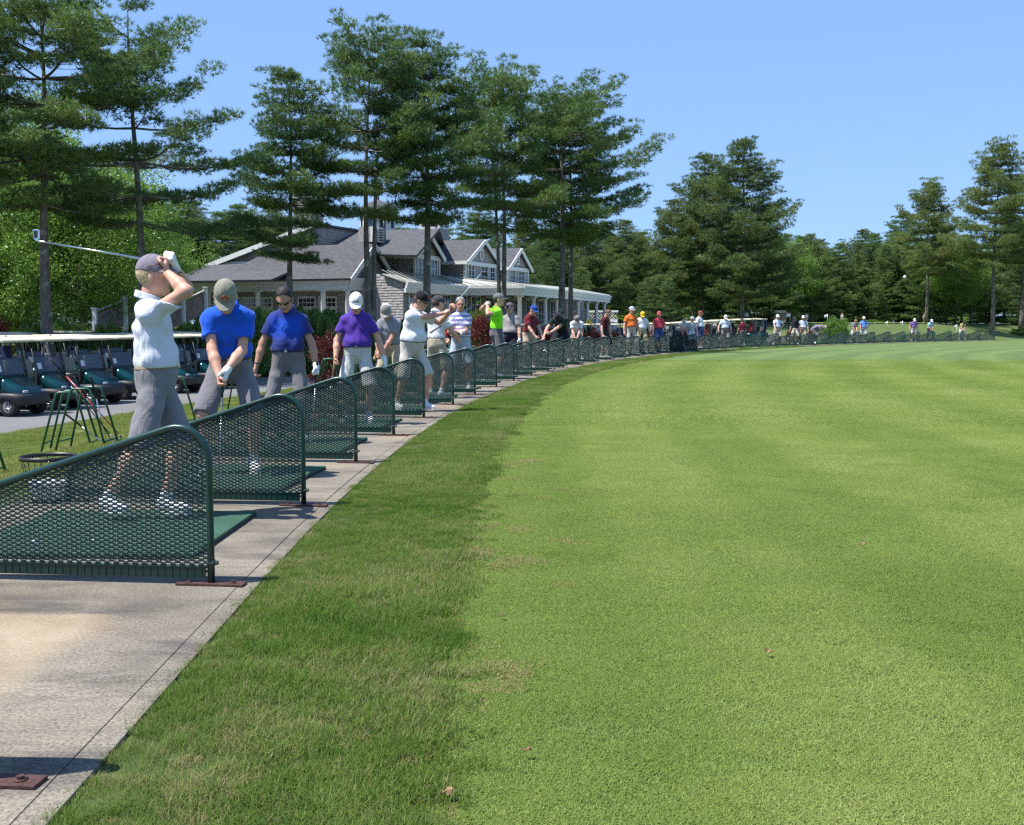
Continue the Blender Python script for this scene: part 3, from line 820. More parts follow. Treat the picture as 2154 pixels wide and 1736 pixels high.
POSES = {
    'address': dict(lean=36, pel=(0, -0.13, 0.885), feet=((0.18, 0.0, -14), (-0.18, 0.0, 14)), hands=((0.035, 0.30, 0.70), (-0.02, 0.27, 0.765)), elbow=((0.3, -0.8, -0.3), (-0.3, -0.8, -0.3)), head=(0, 58, 0), curl=0.95, twist=2),
    'bend': dict(lean=60, pel=(0, -0.17, 0.87), feet=((0.2, 0.0, -10), (-0.2, 0.0, 10)), hands=((0.05, 0.42, 0.50), (-0.02, 0.40, 0.56)), elbow=((0.6, -0.3, 0), (-0.6, -0.3, 0)), head=(0, 75, 0), curl=0.9),
    'down': dict(lean=5, pel=(0, 0, 0.925), feet=((0.15, 0.0, -14), (-0.15, 0.02, 12)), hands=((0.30, 0.10, 0.80), (-0.31, 0.06, 0.80)), elbow=((0.5, -0.8, 0), (-0.5, -0.8, 0)), head=(0, 38, 0), curl=0.35),
    'stand': dict(lean=1, pel=(0, 0, 0.93), feet=((0.13, 0.0, -12), (-0.13, 0.02, 14)), hands=((0.29, 0.06, 0.80), (-0.29, 0.09, 0.81)), elbow=((0.5, -0.8, 0), (-0.5, -0.8, 0)), head=(5, 8, 0), curl=0.3),
    'hip': dict(lean=1, pel=(0, 0, 0.93), feet=((0.17, 0.0, -12), (-0.14, 0.02, 14)), hands=((0.22, 0.36, 0.86), (-0.22, 0.02, 1.0)), elbow=((0.6, -0.6, 0), (-1.0, -0.3, 0)), head=(0, 6, 0), curl=0.5),
    'folded': dict(lean=3, pel=(0, 0, 0.93), feet=((0.13, 0.0, -12), (-0.13, 0.02, 14)), hands=((-0.06, 0.27, 1.10), (0.10, 0.25, 1.12)), elbow=((0.8, -0.4, -0.4), (-0.8, -0.4, -0.4)), head=(10, 12, 0), curl=0.6),
    'finish': dict(lean=-4, pel=(0, 0.02, 0.925), feet=((0.17, -0.30, 0), (-0.15, 0.12, 10)), hands=((0.03, 0.18, 1.64), (-0.03, 0.21, 1.69)), elbow=((0.45, 1.0, -0.5), (-0.9, 0.6, -0.6)), head=(-4, -2, 0), curl=0.95, twist=4),
    'through': dict(lean=12, pel=(0, 0, 0.92), feet=((0.18, -0.12, -4), (-0.2, 0.06, 12)), hands=((-0.42, 0.36, 1.34), (-0.46, 0.33, 1.39)), elbow=((0.4, -0.2, -0.8), (-0.5, -0.4, -0.8)), head=(18, 22, 8), curl=0.95, twist=22),
    'back': dict(lean=2, pel=(0, 0, 0.925), feet=((0.18, -0.1, -6), (-0.2, 0.12, 10)), hands=((0.16, -0.16, 1.50), (0.10, -0.14, 1.53)), elbow=((0.8, -0.4, -0.9), (-0.6, 0.8, -0.5)), head=(0, 2, 0), curl=0.95, twist=-18),
    'putt': dict(lean=42, pel=(0, -0.12, 0.90), feet=((0.14, 0.0, -6), (-0.14, 0.0, 6)), hands=((0.02, 0.28, 0.72), (-0.02, 0.28, 0.77)), elbow=((0.8, -0.2, 0), (-0.8, -0.2, 0)), head=(0, 66, 0), curl=0.95),
}

def person(label, pose, px, ytop, D, yaw, shirt, pants, legs='shorts', cap_col=None, hair=(0.05, 0.03, 0.02), skin='fair', fat=0.0, h=0.012, z0=None, glove=None,
           shirt_kind='plain', shirt2=None, per=0.018, pants_kind='plain', pants2=None, shoe=(0.75, 0.75, 0.73), glasses=None, belt=(0.02, 0.018, 0.016), sock=True, woman=False,
           cap_mark=None, watch=None, mods=None, visor=False, group='golfers along the tee line', collar=True, hscale=None, xy=None):
    q = dict(POSES[pose]); q.update(mods or {}); D_given = D
    sk = SKIN[skin]
    pel = np.array(q['pel'], float); lean = q.get('lean', 0); tw = q.get('twist', 0); tilt = q.get('tilt', 0)
    Tl = rotm(q.get('hip', tw * 0.3), lean * 0.45, 0); Tm = rotm(tw * 0.6, lean * 0.75, tilt * 0.5); Tu = rotm(tw, lean, tilt)
    bel = pel + Tl @ np.array([0, 0.0, 0.13]); che = bel + Tm @ np.array([0, 0.0, 0.20]); nb = che + Tu @ np.array([0, 0.0, 0.205])
    sw = 0.155 if woman else 0.176
    sh = [che + Tu @ np.array([s * sw, 0, 0.11]) for s in (1, -1)]
    hyaw, hp, hr = q['head']
    Hd = rotm(tw + hyaw, hp, hr); Hn = rotm(tw + hyaw * 0.5, (hp + lean) * 0.5, hr * 0.5)
    hc = nb + Hn @ np.array([0, 0.012, 0.07]) + Hd @ np.array([0, 0.022, 0.088])
    HS = 1.07
    def hpt(a, b, c): return hc + Hd @ (np.array([a, b, c]) * HS)
    elb = []; wr = []
    for s in (0, 1):
        e, c = ik(sh[s], q['hands'][s], 0.29, 0.255, np.array(q['elbow'][s])); elb.append(e); wr.append(c)
    hip = [pel + Tl @ np.array([s * 0.092, 0, -0.02]) for s in (1, -1)]
    ank = []; kn = []
    for s in (0, 1):
        fx, fy, fyaw = q['feet'][s]; lift = q.get('lift', (0, 0))[s]
        a = np.array([fx, fy - 0.04, 0.085 + lift]); fd = rotm(fyaw) @ np.array([0, 1, 0])
        k, c = ik(hip[s], a, 0.44, 0.425, fd * 1.0 + np.array([0.15 if s == 0 else -0.15, 0, 0])); kn.append(k); ank.append(c)
    # place it
    top = hpt(0, -0.01, 0.135)[2] if Hd[2, 2] > 0.3 else max(hpt(0, -0.10, 0.06)[2], hpt(0, 0, 0.12)[2])
    top = max(hpt(0, -0.01, 0.128)[2], hpt(0, -0.1, 0.06)[2], hpt(0, -0.07, 0.1)[2])
    if D is None:
        for (x_, y_, h_) in POST[1:]:
            if CX + FD * x_ / (y_ * math.cos(TH) + EYE * math.sin(TH)) > px + 7: D = y_ + 1.0; break
    if xy is None:
        p = at_y(px, ytop, D); X, Y = p[0], D
    else: X, Y = xy; p = at_y(px, ytop, Y)
    zg = gz(X, Y) if z0 is None else z0
    sc_ = hscale or (p[2] - zg) / top
    root = empty('person', (X, Y, zg), R(yaw), sc_)
    wd_ = 1.0 + 0.10 * sstep(16, 34, Y); root.scale = (sc_ * wd_, sc_ * wd_, sc_)
    props(root, label, 'person', group)
    # ---------------- body
    f = nrm
    B = []
    hd_ = []
    hd_.append(ell(hpt(0, -0.012, 0.035), np.array((0.076, 0.096, 0.09)) * HS, Hd)); hd_.append(ell(hpt(0, 0.022, -0.03), np.array((0.062, 0.068, 0.088)) * HS, Hd))
    hd_.append(ell(hpt(0, 0.028, -0.072), np.array((0.05, 0.052, 0.042)) * HS, Hd)); hd_.append(cap(hpt(-0.012, 0.068, -0.1), hpt(0.012, 0.068, -0.1), 0.02, 0.02))
    hd_.append(cap(hpt(-0.028, 0.078, 0.02), hpt(0.028, 0.078, 0.02), 0.014, 0.014))
    fine = [cap(hpt(0, 0.088, 0.004), hpt(0, 0.106, -0.034), 0.009, 0.0135), cap(hpt(-0.012, 0.09, -0.036), hpt(0.012, 0.09, -0.036), 0.010, 0.010), cap(hpt(-0.018, 0.078, -0.064), hpt(0.018, 0.078, -0.064), 0.0115, 0.0115)]
    for s in (1, -1): fine.append(ell(hpt(s * 0.077, -0.004, -0.012), np.array((0.011, 0.02, 0.032)) * HS, Hd))
    neck = [cap(nb + Tu @ np.array([0, -0.005, -0.03]), hpt(0, -0.02, -0.06), 0.062 + fat * 0.2, 0.056)]
    tor = [ell(bel, (0.14 + fat, 0.098 + fat, 0.17), Tm), ell(che, (0.158, 0.098, 0.175), Tu), cap(sh[0] - Tu @ np.array([0.05, 0, 0.01]), sh[1] + Tu @ np.array([0.05, 0, -0.01]), 0.036, 0.036), ell(pel, (0.15, 0.105, 0.125), Tl)]
    limb = []
    for s in (0, 1):
        fd = f(wr[s] - elb[s])
        limb += [cap(sh[s] * 0.9 + elb[s] * 0.1 - Tu @ np.array([0.022 if s == 0 else -0.022, 0, 0]), elb[s], 0.042, 0.040), cap(elb[s], elb[s] + fd * 0.09, 0.041, 0.043), cap(elb[s] + fd * 0.09, wr[s], 0.043, 0.0275)]
        limb += [cap(hip[s], kn[s], 0.072, 0.052), cap(kn[s], ank[s], 0.050, 0.035), ell(kn[s] * 0.66 + ank[s] * 0.34 + np.array([0, -0.018, 0]), (0.048, 0.05, 0.1))]
        fyaw = q['feet'][s][2]; fdv = rotm(fyaw) @ np.array([0, 1, 0])
        limb.append(cap(ank[s] + np.array([0, 0, -0.03]), ank[s] + fdv * 0.12 + np.array([0, 0, -0.05]), 0.035, 0.026))
    hands = []
    for s in (0, 1):
        sg = 1 if s == 0 else -1
        fd = f(wr[s] - elb[s]); hf = q.get('hf', (None, None))[s]; hn = q.get('hn', (None, None))[s]
        hf = fd if hf is None else f(np.array(hf) + 0.3 * fd)
        if hn is None:
            other = wr[1 - s]; hn = (other - wr[s]) if np.linalg.norm(other - wr[s]) < 0.25 else np.array([-sg * 1.0, 0.25, 0.0])
            if np.linalg.norm(other - wr[s]) < 0.25: hn = f(hn) + np.array([-sg * 0.8, 0.3, 0])
        hands.append(hand_prims(wr[s], hf, hn, sg, q['curl'] if not isinstance(q['curl'], tuple) else q['curl'][s]))
    allp = hd_ + neck + tor + limb + fine + hands[0] + hands[1]
    lo = np.min([prim_box(p_)[0] for p_ in allp], 0) - 0.03; hi = np.max([prim_box(p_)[1] for p_ in allp], 0) + 0.03
    vx = Vox(lo, hi, h)
    for p_ in tor: vx.add(p_, 0.06)
    for p_ in limb: vx.add(p_, 0.022)
    for p_ in hd_: vx.add(p_, 0.03)
    for p_ in neck: vx.add(p_, 0.03)
    for p_ in fine: vx.add(p_, 0.010)
    for hh in hands:
        for p_ in hh: vx.add(p_, 0.006 if h < 0.012 else 0.010, 0.0 if h < 0.011 else 0.003)
    V, F = vx.mesh()
    c = V[F].mean(1); lc = (c - hc) @ Hd / HS
    mi = np.zeros(len(F), np.int32)
    er = max(0.011, h * 0.85)
    for s in (1, -1):
        mi[(((lc - np.array([s * 0.03, 0.083, 0.004])) / np.array([1.35, 2.2, 0.8])) ** 2).sum(1) < er ** 2] = 1
    mi[(((lc - np.array([0, 0.088, -0.064])) / np.array([2.2, 2, 0.8])) ** 2).sum(1) < er ** 2] = 2
    if h > 0.016: mi[:] = 0
    link('body', np_mesh('body', V, F, [sk, M_EYE, M_LIP], True, mi), root)
    # ---------------- shirt
    sl = 0.62 if not woman else 0.45
    ms = cloth(shirt, shirt_kind, shirt2, 'shirt', per)
    belly = 0.166 + fat
    S = [ell(bel + Tm @ np.array([0, fat * 0.5, 0.0]), (belly, 0.116 + fat * 1.25, 0.18), Tm), ell(che, (0.172 + fat * 0.3, 0.117 + fat * 0.4, 0.19), Tu),
         cap(sh[0] - Tu @ np.array([0.05, 0, 0.0]), sh[1] + Tu @ np.array([0.05, 0, 0.0]), 0.060, 0.060),
         cap(sh[0] - Tu @ np.array([0.03, 0, -0.004]), nb + Tu @ np.array([0.02, -0.01, -0.022]), 0.045, 0.058), cap(sh[1] + Tu @ np.array([0.03, 0, 0.004]), nb + Tu @ np.array([-0.02, -0.01, -0.022]), 0.045, 0.058)]
    wp = pel + Tl @ np.array([0, 0, 0.085 if not q.get('untuck') else -0.06]); wn = -(Tl @ np.array([0, 0, 1.0]))
    if q.get('untuck'): S.append(ell(pel + Tl @ np.array([0, 0, 0.02]), (0.18 + fat, 0.14 + fat, 0.16), Tl))
    Sv = []
    for s in (0, 1):
        ad = f(elb[s] - sh[s]); end = sh[s] + ad * 0.29 * sl
        Sv.append(cap(sh[s] + ad * 0.03 - Tu @ np.array([0.022 if s == 0 else -0.022, 0, 0]), sh[s] + ad * 0.29 * (sl + 0.2), 0.058 + fat * 0.15, 0.070 + 0.12 * fat, [(end, ad)]))
    allS = S + Sv
    lo = np.min([prim_box(p_)[0] for p_ in allS], 0) - 0.03; hi = np.max([prim_box(p_)[1] for p_ in allS], 0) + 0.03
    vx = Vox(lo, hi, h)
    for p_ in S: vx.add(p_, 0.06)
    for p_ in Sv: vx.add(p_, 0.05)
    vx.wrinkle(0.0034 + 0.0022 * (h < 0.01), 30.0, (px or 0) * 0.01)
    vx.cut(wp, wn); vx.cut(nb + Tu @ np.array([0, 0, 0.012]), Tu @ np.array([0, 0.35, 1.0]))
    V, F = vx.mesh(); shirt_o = link('shirt', np_mesh('shirt', V, F, ms, True), root)
    if collar and h < 0.02:
        vx = Vox(nb - 0.12, nb + 0.12, min(h, 0.008))
        sl_, P = vx.sub(nb - 0.12, nb + 0.12)
        x, y, z = P[0] - nb[0], P[1] - nb[1], P[2] - nb[2]
        qx = x * Tu[0, 0] + y * Tu[1, 0] + z * Tu[2, 0]; qy = x * Tu[0, 1] + y * Tu[1, 1] + z * Tu[2, 1]; qz = x * Tu[0, 2] + y * Tu[1, 2] + z * Tu[2, 2]
        zc = qz + 0.42 * qy - 0.006
        d = np.maximum(np.abs(np.sqrt(qx ** 2 + (qy + 0.005) ** 2) - (0.079 + fat * 0.2 - 0.28 * zc)) - 0.0075, np.abs(zc - 0.008) - 0.026)
        vx.D[sl_] = d
        V, F = vx.mesh()
        if len(F): link('collar', np_mesh('collar', V, F, ms, True), shirt_o)
    # ---------------- shorts or trousers
    mp = cloth(pants, pants_kind, pants2, 'twill')
    Pn = [ell(pel + np.array([0, -0.008, 0]), (0.156 + fat * 0.6, 0.120 + fat * 0.6, 0.15), Tl), ell(pel + Tl @ np.array([0, fat * 0.3, 0.07]), (0.152 + fat * 0.85, 0.112 + fat * 0.95, 0.11), Tl)]
    Lg = []
    for s in (0, 1):
        if legs == 'shorts':
            td = f(kn[s] - hip[s]); e = hip[s] + td * 0.445
            Lg.append(cap(hip[s], hip[s] + td * 0.56, 0.086, 0.096, [(e, td)]))
        elif legs == 'skirt':
            td = f(kn[s] - hip[s]); e = hip[s] + td * 0.3
            Lg.append(cap(hip[s], hip[s] + td * 0.42, 0.105, 0.12, [(e, td)]))
        else:
            sd_ = f(ank[s] - kn[s]); e = ank[s] + sd_ * 0.0
            Lg += [cap(hip[s], kn[s], 0.088, 0.074), cap(kn[s], ank[s] + sd_ * 0.06, 0.074, 0.066, [(e + sd_ * 0.03, sd_)])]
    allP = Pn + Lg
    lo = np.min([prim_box(p_)[0] for p_ in allP], 0) - 0.03; hi = np.max([prim_box(p_)[1] for p_ in allP], 0) + 0.03
    vx = Vox(lo, hi, h * (1.0 if h < 0.007 else 1.3))
    for p_ in Pn: vx.add(p_, 0.04)
    for p_ in Lg: vx.add(p_, 0.022)
    Dp = vx.D.copy()
    vx.wrinkle(0.0026 + 0.0008 * (h < 0.01), 26.0, (px or 0) * 0.02 + 1)
    tp = pel + Tl @ np.array([0, 0, 0.10]); vx.cut(tp, Tl @ np.array([0, 0, 1.0]))
    V, F = vx.mesh(); pants_o = link('shorts' if legs == 'shorts' else ('skirt' if legs == 'skirt' else 'trousers'), np_mesh('trousers', V, F, mp, True), root)
    if belt is not None and h < 0.02 and not q.get('untuck'):
        vx.D = Dp - 0.006
        vx.cut(pel + Tl @ np.array([0, 0, 0.107]), Tl @ np.array([0, 0, 1.0])); vx.cut(pel + Tl @ np.array([0, 0, 0.072]), -(Tl @ np.array([0, 0, 1.0])))
        V, F = vx.mesh()
        if len(F):
            bo = link('belt', np_mesh('belt', V, F, plain('belt_%02d%02d' % (int(belt[0] * 99), int(belt[1] * 99)), belt, 0.55), True), pants_o)
            if h < 0.012:
                m = MB(); c0 = pel + Tl @ np.array([0, 0.126 + fat * 1.2, 0.09]); m.box(c0, (0.032, 0.010, 0.026), Matrix(Tl.tolist())); m.build('buckle', M_STEEL, bo, 0.002)
    # ---------------- cap, hair
    if cap_col is not None:
        mc = cloth(cap_col if not isinstance(cap_col[0], tuple) else cap_col[0], 'plain', None, 'cap')
        cc = hpt(0, -0.008, 0.034)
        if not visor:
            co = vox_obj('cap', [ell(cc, np.array((0.0845, 0.104, 0.104)) * HS, Hd, [(hpt(0, 0, 0.024), Hd @ np.array([0, -0.12, -1.0]))])], min(h, 0.014), mc, root, 0.0)
            if isinstance(cap_col[0], tuple):      # mesh back of another colour
                m2 = cloth(cap_col[1], 'plain', None, 'cap_back')
                vox_obj('mesh_back', [ell(cc, np.array((0.0862, 0.1057, 0.1057)) * HS, Hd, [(hpt(0, 0, 0.024), Hd @ np.array([0, -0.12, -1.0])), (hpt(0, -0.005, 0.05), Hd @ np.array([0, 1.0, 0.15]))])], min(h, 0.01), m2, co, 0.0)
        else:
            co = vox_obj('visor', [ell(cc, np.array((0.0845, 0.104, 0.104)) * HS, Hd, [(hpt(0, 0, 0.03), Hd @ np.array([0, -0.12, -1.0])), (hpt(0, 0, 0.062), Hd @ np.array([0, 0.12, 1.0]))])], min(h, 0.014), mc, root, 0.0)
        m = MB(); nu, nv = 10, 5; Vv = []; Ff = []
        for lay in (0, 1):
            for a in range(nu + 1):
                an = R(-78 + 156 * a / nu)
                for b in range(nv + 1):
                    rr = b / nv
                    ex, ey = math.sin(an) * (0.076 + 0.004 * rr), math.cos(an) * 0.094
                    x = ex * 1.0; y = ey + rr * 0.082 * max(0.0, math.cos(an)) ** 0.55
                    z = 0.036 - 0.010 * rr - 2.6 * x * x * (0.35 + 0.65 * rr) + 0.012 * (1 - math.cos(an)) - 0.0045 * lay
                    Vv.append(hpt(x, y - 0.004, z))
        st = nv + 1; off = (nu + 1) * st
        for a in range(nu):
            for b in range(nv):
                i_ = a * st + b
                Ff.append((i_, i_ + st, i_ + st + 1, i_ + 1)); Ff.append((off + i_, off + i_ + 1, off + i_ + st + 1, off + i_ + st))
            i_ = a * st + nv; Ff.append((i_, i_ + st, off + i_ + st, off + i_))
        m.add(Vv, Ff, 0, True); m.build('brim', mc, co)
        if cap_mark is not None:
            fn, colm = cap_mark; mk = plain('cap_mark_%d' % int(px), colm, 0.6)
            m = MB()
            rad = np.array((0.0845, 0.104, 0.104)) * HS * 1.012
            for poly in fn:
                pts = []
                for (a, b) in poly:
                    el_, az = 0.06 + b, a
                    zz = b; xx = a
                    yy = math.sqrt(max(0.0, 1 - (xx / 0.0845) ** 2 - ((zz - 0.034) / 0.104) ** 2)) * 0.104 * 1.05 - 0.008
                    pts.append(tuple(hpt(xx, yy, zz)))
                nn = len(pts)
                bk = [tuple(np.array(p_) - Hd @ np.array([0, 0.004, 0])) for p_ in pts]
                m.add(pts + bk, [tuple(range(nn)), tuple(range(2 * nn - 1, nn - 1, -1))] + [(k_, (k_ + 1) % nn, nn + (k_ + 1) % nn, nn + k_) for k_ in range(nn)])
            m.build('emblem', mk, co)
    if hair is not None:
        mh = plain('hair_%02d%02d%02d' % tuple(int(c_ * 99) for c_ in hair), hair, 0.6, 0.0, 0.35, 60, 0.5, 160)
        if cap_col is None or visor:
            cuts = [(hpt(0, 0.035, 0.055), Hd @ np.array([0, 1.0, -0.75]))]
            if not woman: cuts.append((hpt(0, -0.02, -0.055), Hd @ np.array([0, 0.25, -1.0])))
            pr = [ell(hpt(0, -0.015, 0.038), np.array((0.083, 0.101, 0.097)) * HS, Hd, cuts)]
            if woman: pr.append(ell(hpt(0, -0.075, -0.06), np.array((0.06, 0.035, 0.1)) * HS, Hd))
            vox_obj('hair', pr, min(h, 0.012), mh, root, 0.02, wr=(0.0018, 70.0, 0.3))
        else:
            vox_obj('hair', [ell(hpt(0, -0.016, 0.015), np.array((0.0795, 0.094, 0.085)) * HS, Hd, [(hpt(0, -0.012, 0), Hd @ np.array([0, 1.0, 0.25])), (hpt(0, 0, -0.05), Hd @ np.array([0, 0.1, -1.0])), (hpt(0, 0, 0.04), Hd @ np.array([0, 0, 1.0]))])], min(h, 0.012), mh, root, 0.0, wr=(0.0015, 80.0, 0.1))
    if glasses:
        gl = M_LENSB if glasses == 'cap' else M_LENS
        m = MB()
        dz, dy = (0.058, 0.014) if glasses == 'cap' else (0.006, 0.0)
        for s in (1, -1):
            pts = []
            for k in range(10):
                a = 2 * PI * k / 10
                pts.append((s * 0.032 + 0.027 * math.cos(a), 0.018 * math.sin(a) + dz))
            V1 = [hpt(x, 0.097 + dy - 1.6 * abs(x) ** 2 * 4, z) for x, z in pts]; V2 = [hpt(x, 0.092 + dy - 1.6 * abs(x) ** 2 * 4, z) for x, z in pts]
            m.add(V1 + V2, [tuple(range(10)), tuple(range(19, 9, -1))] + [(k, (k + 1) % 10, 10 + (k + 1) % 10, 10 + k) for k in range(10)])
        go = m.build('sunglasses', gl, root)
        m = MB()
        for s in (1, -1): m.tube([hpt(s * 0.058, 0.075 + dy, dz + 0.008), hpt(s * 0.087, 0.03, dz + 0.012), hpt(s * 0.088, -0.03, dz - 0.012)], 0.0035, 6)
        m.tube([hpt(-0.01, 0.097 + dy, dz + 0.006), hpt(0.01, 0.097 + dy, dz + 0.006)], 0.003, 6)
        m.build('frame', M_LENS if glasses != 'cap' else M_REDF, go)
    # ---------------- shoes, socks, glove, watch
    for s in (0, 1):
        fyaw = q['feet'][s][2]; fd = rotm(fyaw) @ np.array([0, 1, 0]); a = ank[s] - np.array([0, 0, 0.085]); z_ = a[2]
        Mf = rotm(fyaw)
        pr = [ell(a + fd * 0.085 + np.array([0, 0, 0.038]), (0.046, 0.125, 0.045), Mf), ell(a + fd * 0.0 + np.array([0, 0, 0.05]), (0.042, 0.06, 0.055), Mf), cap(a + fd * 0.03 + np.array([0, 0, 0.06]), a + np.array([0, 0, 0.085]), 0.042, 0.044)]
        shc = plain('shoe_%02d%02d' % (int(shoe[0] * 99), int(shoe[2] * 99)), shoe, 0.5)
        so_ = vox_obj('shoe', pr, max(min(h * 1.2, 0.018), 0.009), shc, root, 0.03, cuts=[((0, 0, z_ + 0.010), (0, 0, -1)), ((0, 0, z_ + 0.105), (0, 0, 1))])
        if h < 0.013:
            m = MB(); m.prism([(x * 0.047 * (1.06 if y > 0 else 0.95), y) for x, y in [(math.cos(t_) if True else 0, 0.075 + 0.135 * math.sin(t_)) for t_ in np.linspace(0, 2 * PI, 18, endpoint=False)]], 0.0, 0.016, fr=lambda u, v_, w_: tuple(a + Mf @ np.array([u, v_, 0]) + np.array([0, 0, w_])))
            m.build('sole', plain('shoe_sole', (0.7, 0.7, 0.68), 0.6), so_)
        if sock and legs != 'trousers':
            vox_obj('sock', [cap(ank[s] + np.array([0, 0, 0.0]), ank[s] + f(kn[s] - ank[s]) * 0.06, 0.040, 0.041)], min(h * 1.2, 0.018), plain('white_sock', (0.75, 0.75, 0.74), 0.9), root, 0.0)
    if glove is not None:
        s = glove
        vox_obj('glove', hands[s] + [cap(wr[s] - f(wr[s] - elb[s]) * 0.02, wr[s] + f(wr[s] - elb[s]) * 0.02, 0.031, 0.031)], min(h, 0.009), M_GLOVE, root, 0.006, 0.0035)
    if watch is not None:
        s = watch; d = f(wr[s] - elb[s]); c0 = wr[s] - d * 0.035
        vox_obj('watch', [cap(c0, c0 + d * 0.02, 0.0335, 0.0335, [(c0 + d * 0.02, d), (c0, -d)])], min(h, 0.008), plain('watch_dark', (0.04, 0.05, 0.07), 0.25, 0.5), root, 0.0)
    Mw = Matrix.Translation((X, Y, zg)) @ Matrix.Rotation(R(yaw), 4, 'Z') @ Matrix.Diagonal((sc_ * wd_, sc_ * wd_, sc_, 1))
    def Wp(p_): return np.array(Mw @ Vector(tuple(p_)))
    def Wv(v_): return np.array(Matrix.Rotation(R(yaw), 3, 'Z') @ Vector(tuple(v_)))
    gm = [wr[s] + f((wr[s] - elb[s]) if q.get('hf', (None, None))[s] is None else q['hf'][s]) * 0.075 for s in (0, 1)]
    return dict(root=root, P=Wp, V=Wv, grip=[Wp(g_) for g_ in gm], sc=sc_, xy=(X, Y), zg=zg, hc=Wp(hc), wr=[Wp(w_) for w_ in wr])
M_REDF = plain('red_frame', (0.12, 0.015, 0.015), 0.3)
# ------------------------------------------------------------------ who stands where
MZ = 0.036
def address_club(P, kind, label, back=0.9, shaft=None, reach=0.46):
    """from both hands down to the ground in front"""
    g = P['P']((0.0, 0.0, 0.0)); a = (P['grip'][0] + P['grip'][1]) / 2; d = P['V']((0, 1, 0))
    b = np.array([a[0] + d[0] * reach, a[1] + d[1] * reach, P['zg'] + 0.03])
    u = nrm(b - a); return club(a - u * 0.12, b, kind, shaft, label, 'clubs in the golfers\' hands', face=P['V']((-1, 0, 0)))
def free_club(P, A, B, kind, label, **kw): return club(A, B, kind, kw.pop('shaft', None), label, 'clubs in the golfers\' hands', **kw)

p = person('person in white polo with thin blue stripes and mauve cap finishing a swing, grey shorts', 'finish', 306, 537, 7.75, -80, (0.68, 0.69, 0.72), (0.20, 0.195, 0.205),
           cap_col=(0.215, 0.185, 0.225), hair=(0.5, 0.38, 0.22), h=0.0072, z0=MZ, glove=1, shirt_kind='stripe', shirt2=(0.56, 0.60, 0.71), per=0.0145, fat=0.02, glasses='cap', belt=(0.28, 0.21, 0.13), shoe=(0.6, 0.62, 0.68),
           mods=dict(hands=((0.07, 0.14, 1.63), (-0.02, 0.18, 1.67)), elbow=((0.4, 1.0, 0.35), (-0.7, 0.8, 0.2)), hf=((-0.3, 0.1, 1.0), (0.5, 0.0, 0.8)), hn=((0.0, -1.0, 0.2), (0, -1, 0)), head=(-6, 0, 0), pel=(0, 0.05, 0.915), lift=(0.05, 0.0), feet=((0.105, -0.23, -42), (-0.095, 0.11, -30))))
hA = at_y(366, 556, 7.9); hB = at_y(78, 507, 8.15)
club(tuple(hA), tuple(hB), 'iron', None, 'shiny iron swung back over the shoulder of the striped-polo golfer', "clubs in the golfers' hands", face=(0.2, -1, 0))

p = person('person in bright blue polo and khaki cap bent over the ball, grey shorts', 'address', 478, 592, 10.0, 188, (0.012, 0.10, 0.62), (0.17, 0.165, 0.18), cap_col=(0.25, 0.245, 0.19), hair=(0.2, 0.13, 0.08), h=0.0085, z0=MZ, glove=1, watch=1, fat=0.02,
           mods=dict(hands=((0.04, 0.29, 0.79), (-0.01, 0.25, 0.86)), lean=30, head=(0, 52, 0), hf=((-0.1, 0.4, -1), (0.1, 0.4, -1)), hn=((-1, 0.2, 0), (1, 0.2, 0))),
           cap_mark=([[(-0.026, 0.062), (-0.026, 0.078), (-0.016, 0.092), (0.0, 0.097), (0.016, 0.092), (0.026, 0.078), (0.026, 0.062)]], (0.42, 0.06, 0.02)))
address_club(p, 'iron', 'iron gripped by the golfer in the bright blue polo', reach=0.42)

p = person('person in navy and royal blue polo with dark hair and sunglasses looking down', 'down', 604, 605, 12.7, 182, (0.022, 0.03, 0.15), (0.17, 0.16, 0.17), legs='trousers', cap_col=None, hair=(0.015, 0.012, 0.01), skin='tan', h=0.009, z0=MZ, glove=1, watch=0, fat=0.025,
           shirt_kind='fade', shirt2=(0.01, 0.075, 0.52), glasses='face', shoe=(0.7, 0.7, 0.7), mods=dict(hands=((0.34, 0.08, 0.84), (-0.33, 0.12, 0.82)), curl=(0.4, 0.9), head=(-4, 36, 0)))
g = p['grip'][1]; free_club(p, g + [0, 0, 0.12], (g[0] - 0.06, g[1] - 0.12, MZ + 0.02), 'iron', 'iron hanging from the gloved hand of the navy-shirted golfer')

p = person('person in purple polo and white cap with black script looking down, pale plaid shorts', 'down', 750, 617, 15.2, 184, (0.085, 0.035, 0.30), (0.62, 0.61, 0.56), cap_col=(0.8, 0.8, 0.8), hair=(0.2, 0.12, 0.07), skin='fair', h=0.010, z0=MZ, glove=1, fat=0.035,
           pants_kind='plaid', pants2=(0.40, 0.44, 0.45), belt=(0.16, 0.08, 0.04), mods=dict(hands=((0.27, 0.16, 0.86), (-0.36, 0.06, 0.84)), curl=(0.9, 0.3), head=(2, 34, 0)),
           cap_mark=([[(-0.036 + 0.012 * k, 0.066 + 0.004 * (k % 2)), (-0.036 + 0.012 * k, 0.083 - 0.005 * (k % 3)), (-0.029 + 0.012 * k, 0.085 - 0.004 * (k % 2)), (-0.027 + 0.012 * k, 0.064)] for k in range(6)] + [[(-0.038, 0.060), (0.034, 0.063), (0.034, 0.067), (-0.038, 0.065)]], (0.02, 0.02, 0.02)))
g = p['grip'][0]; free_club(p, g + [0.0, 0, 0.1], (g[0] - 0.1, g[1] - 0.25, MZ + 0.02), 'iron', 'club with tan grip held by the purple polo golfer', grip_col=plain('tan_grip', (0.5, 0.3, 0.13), 0.6))

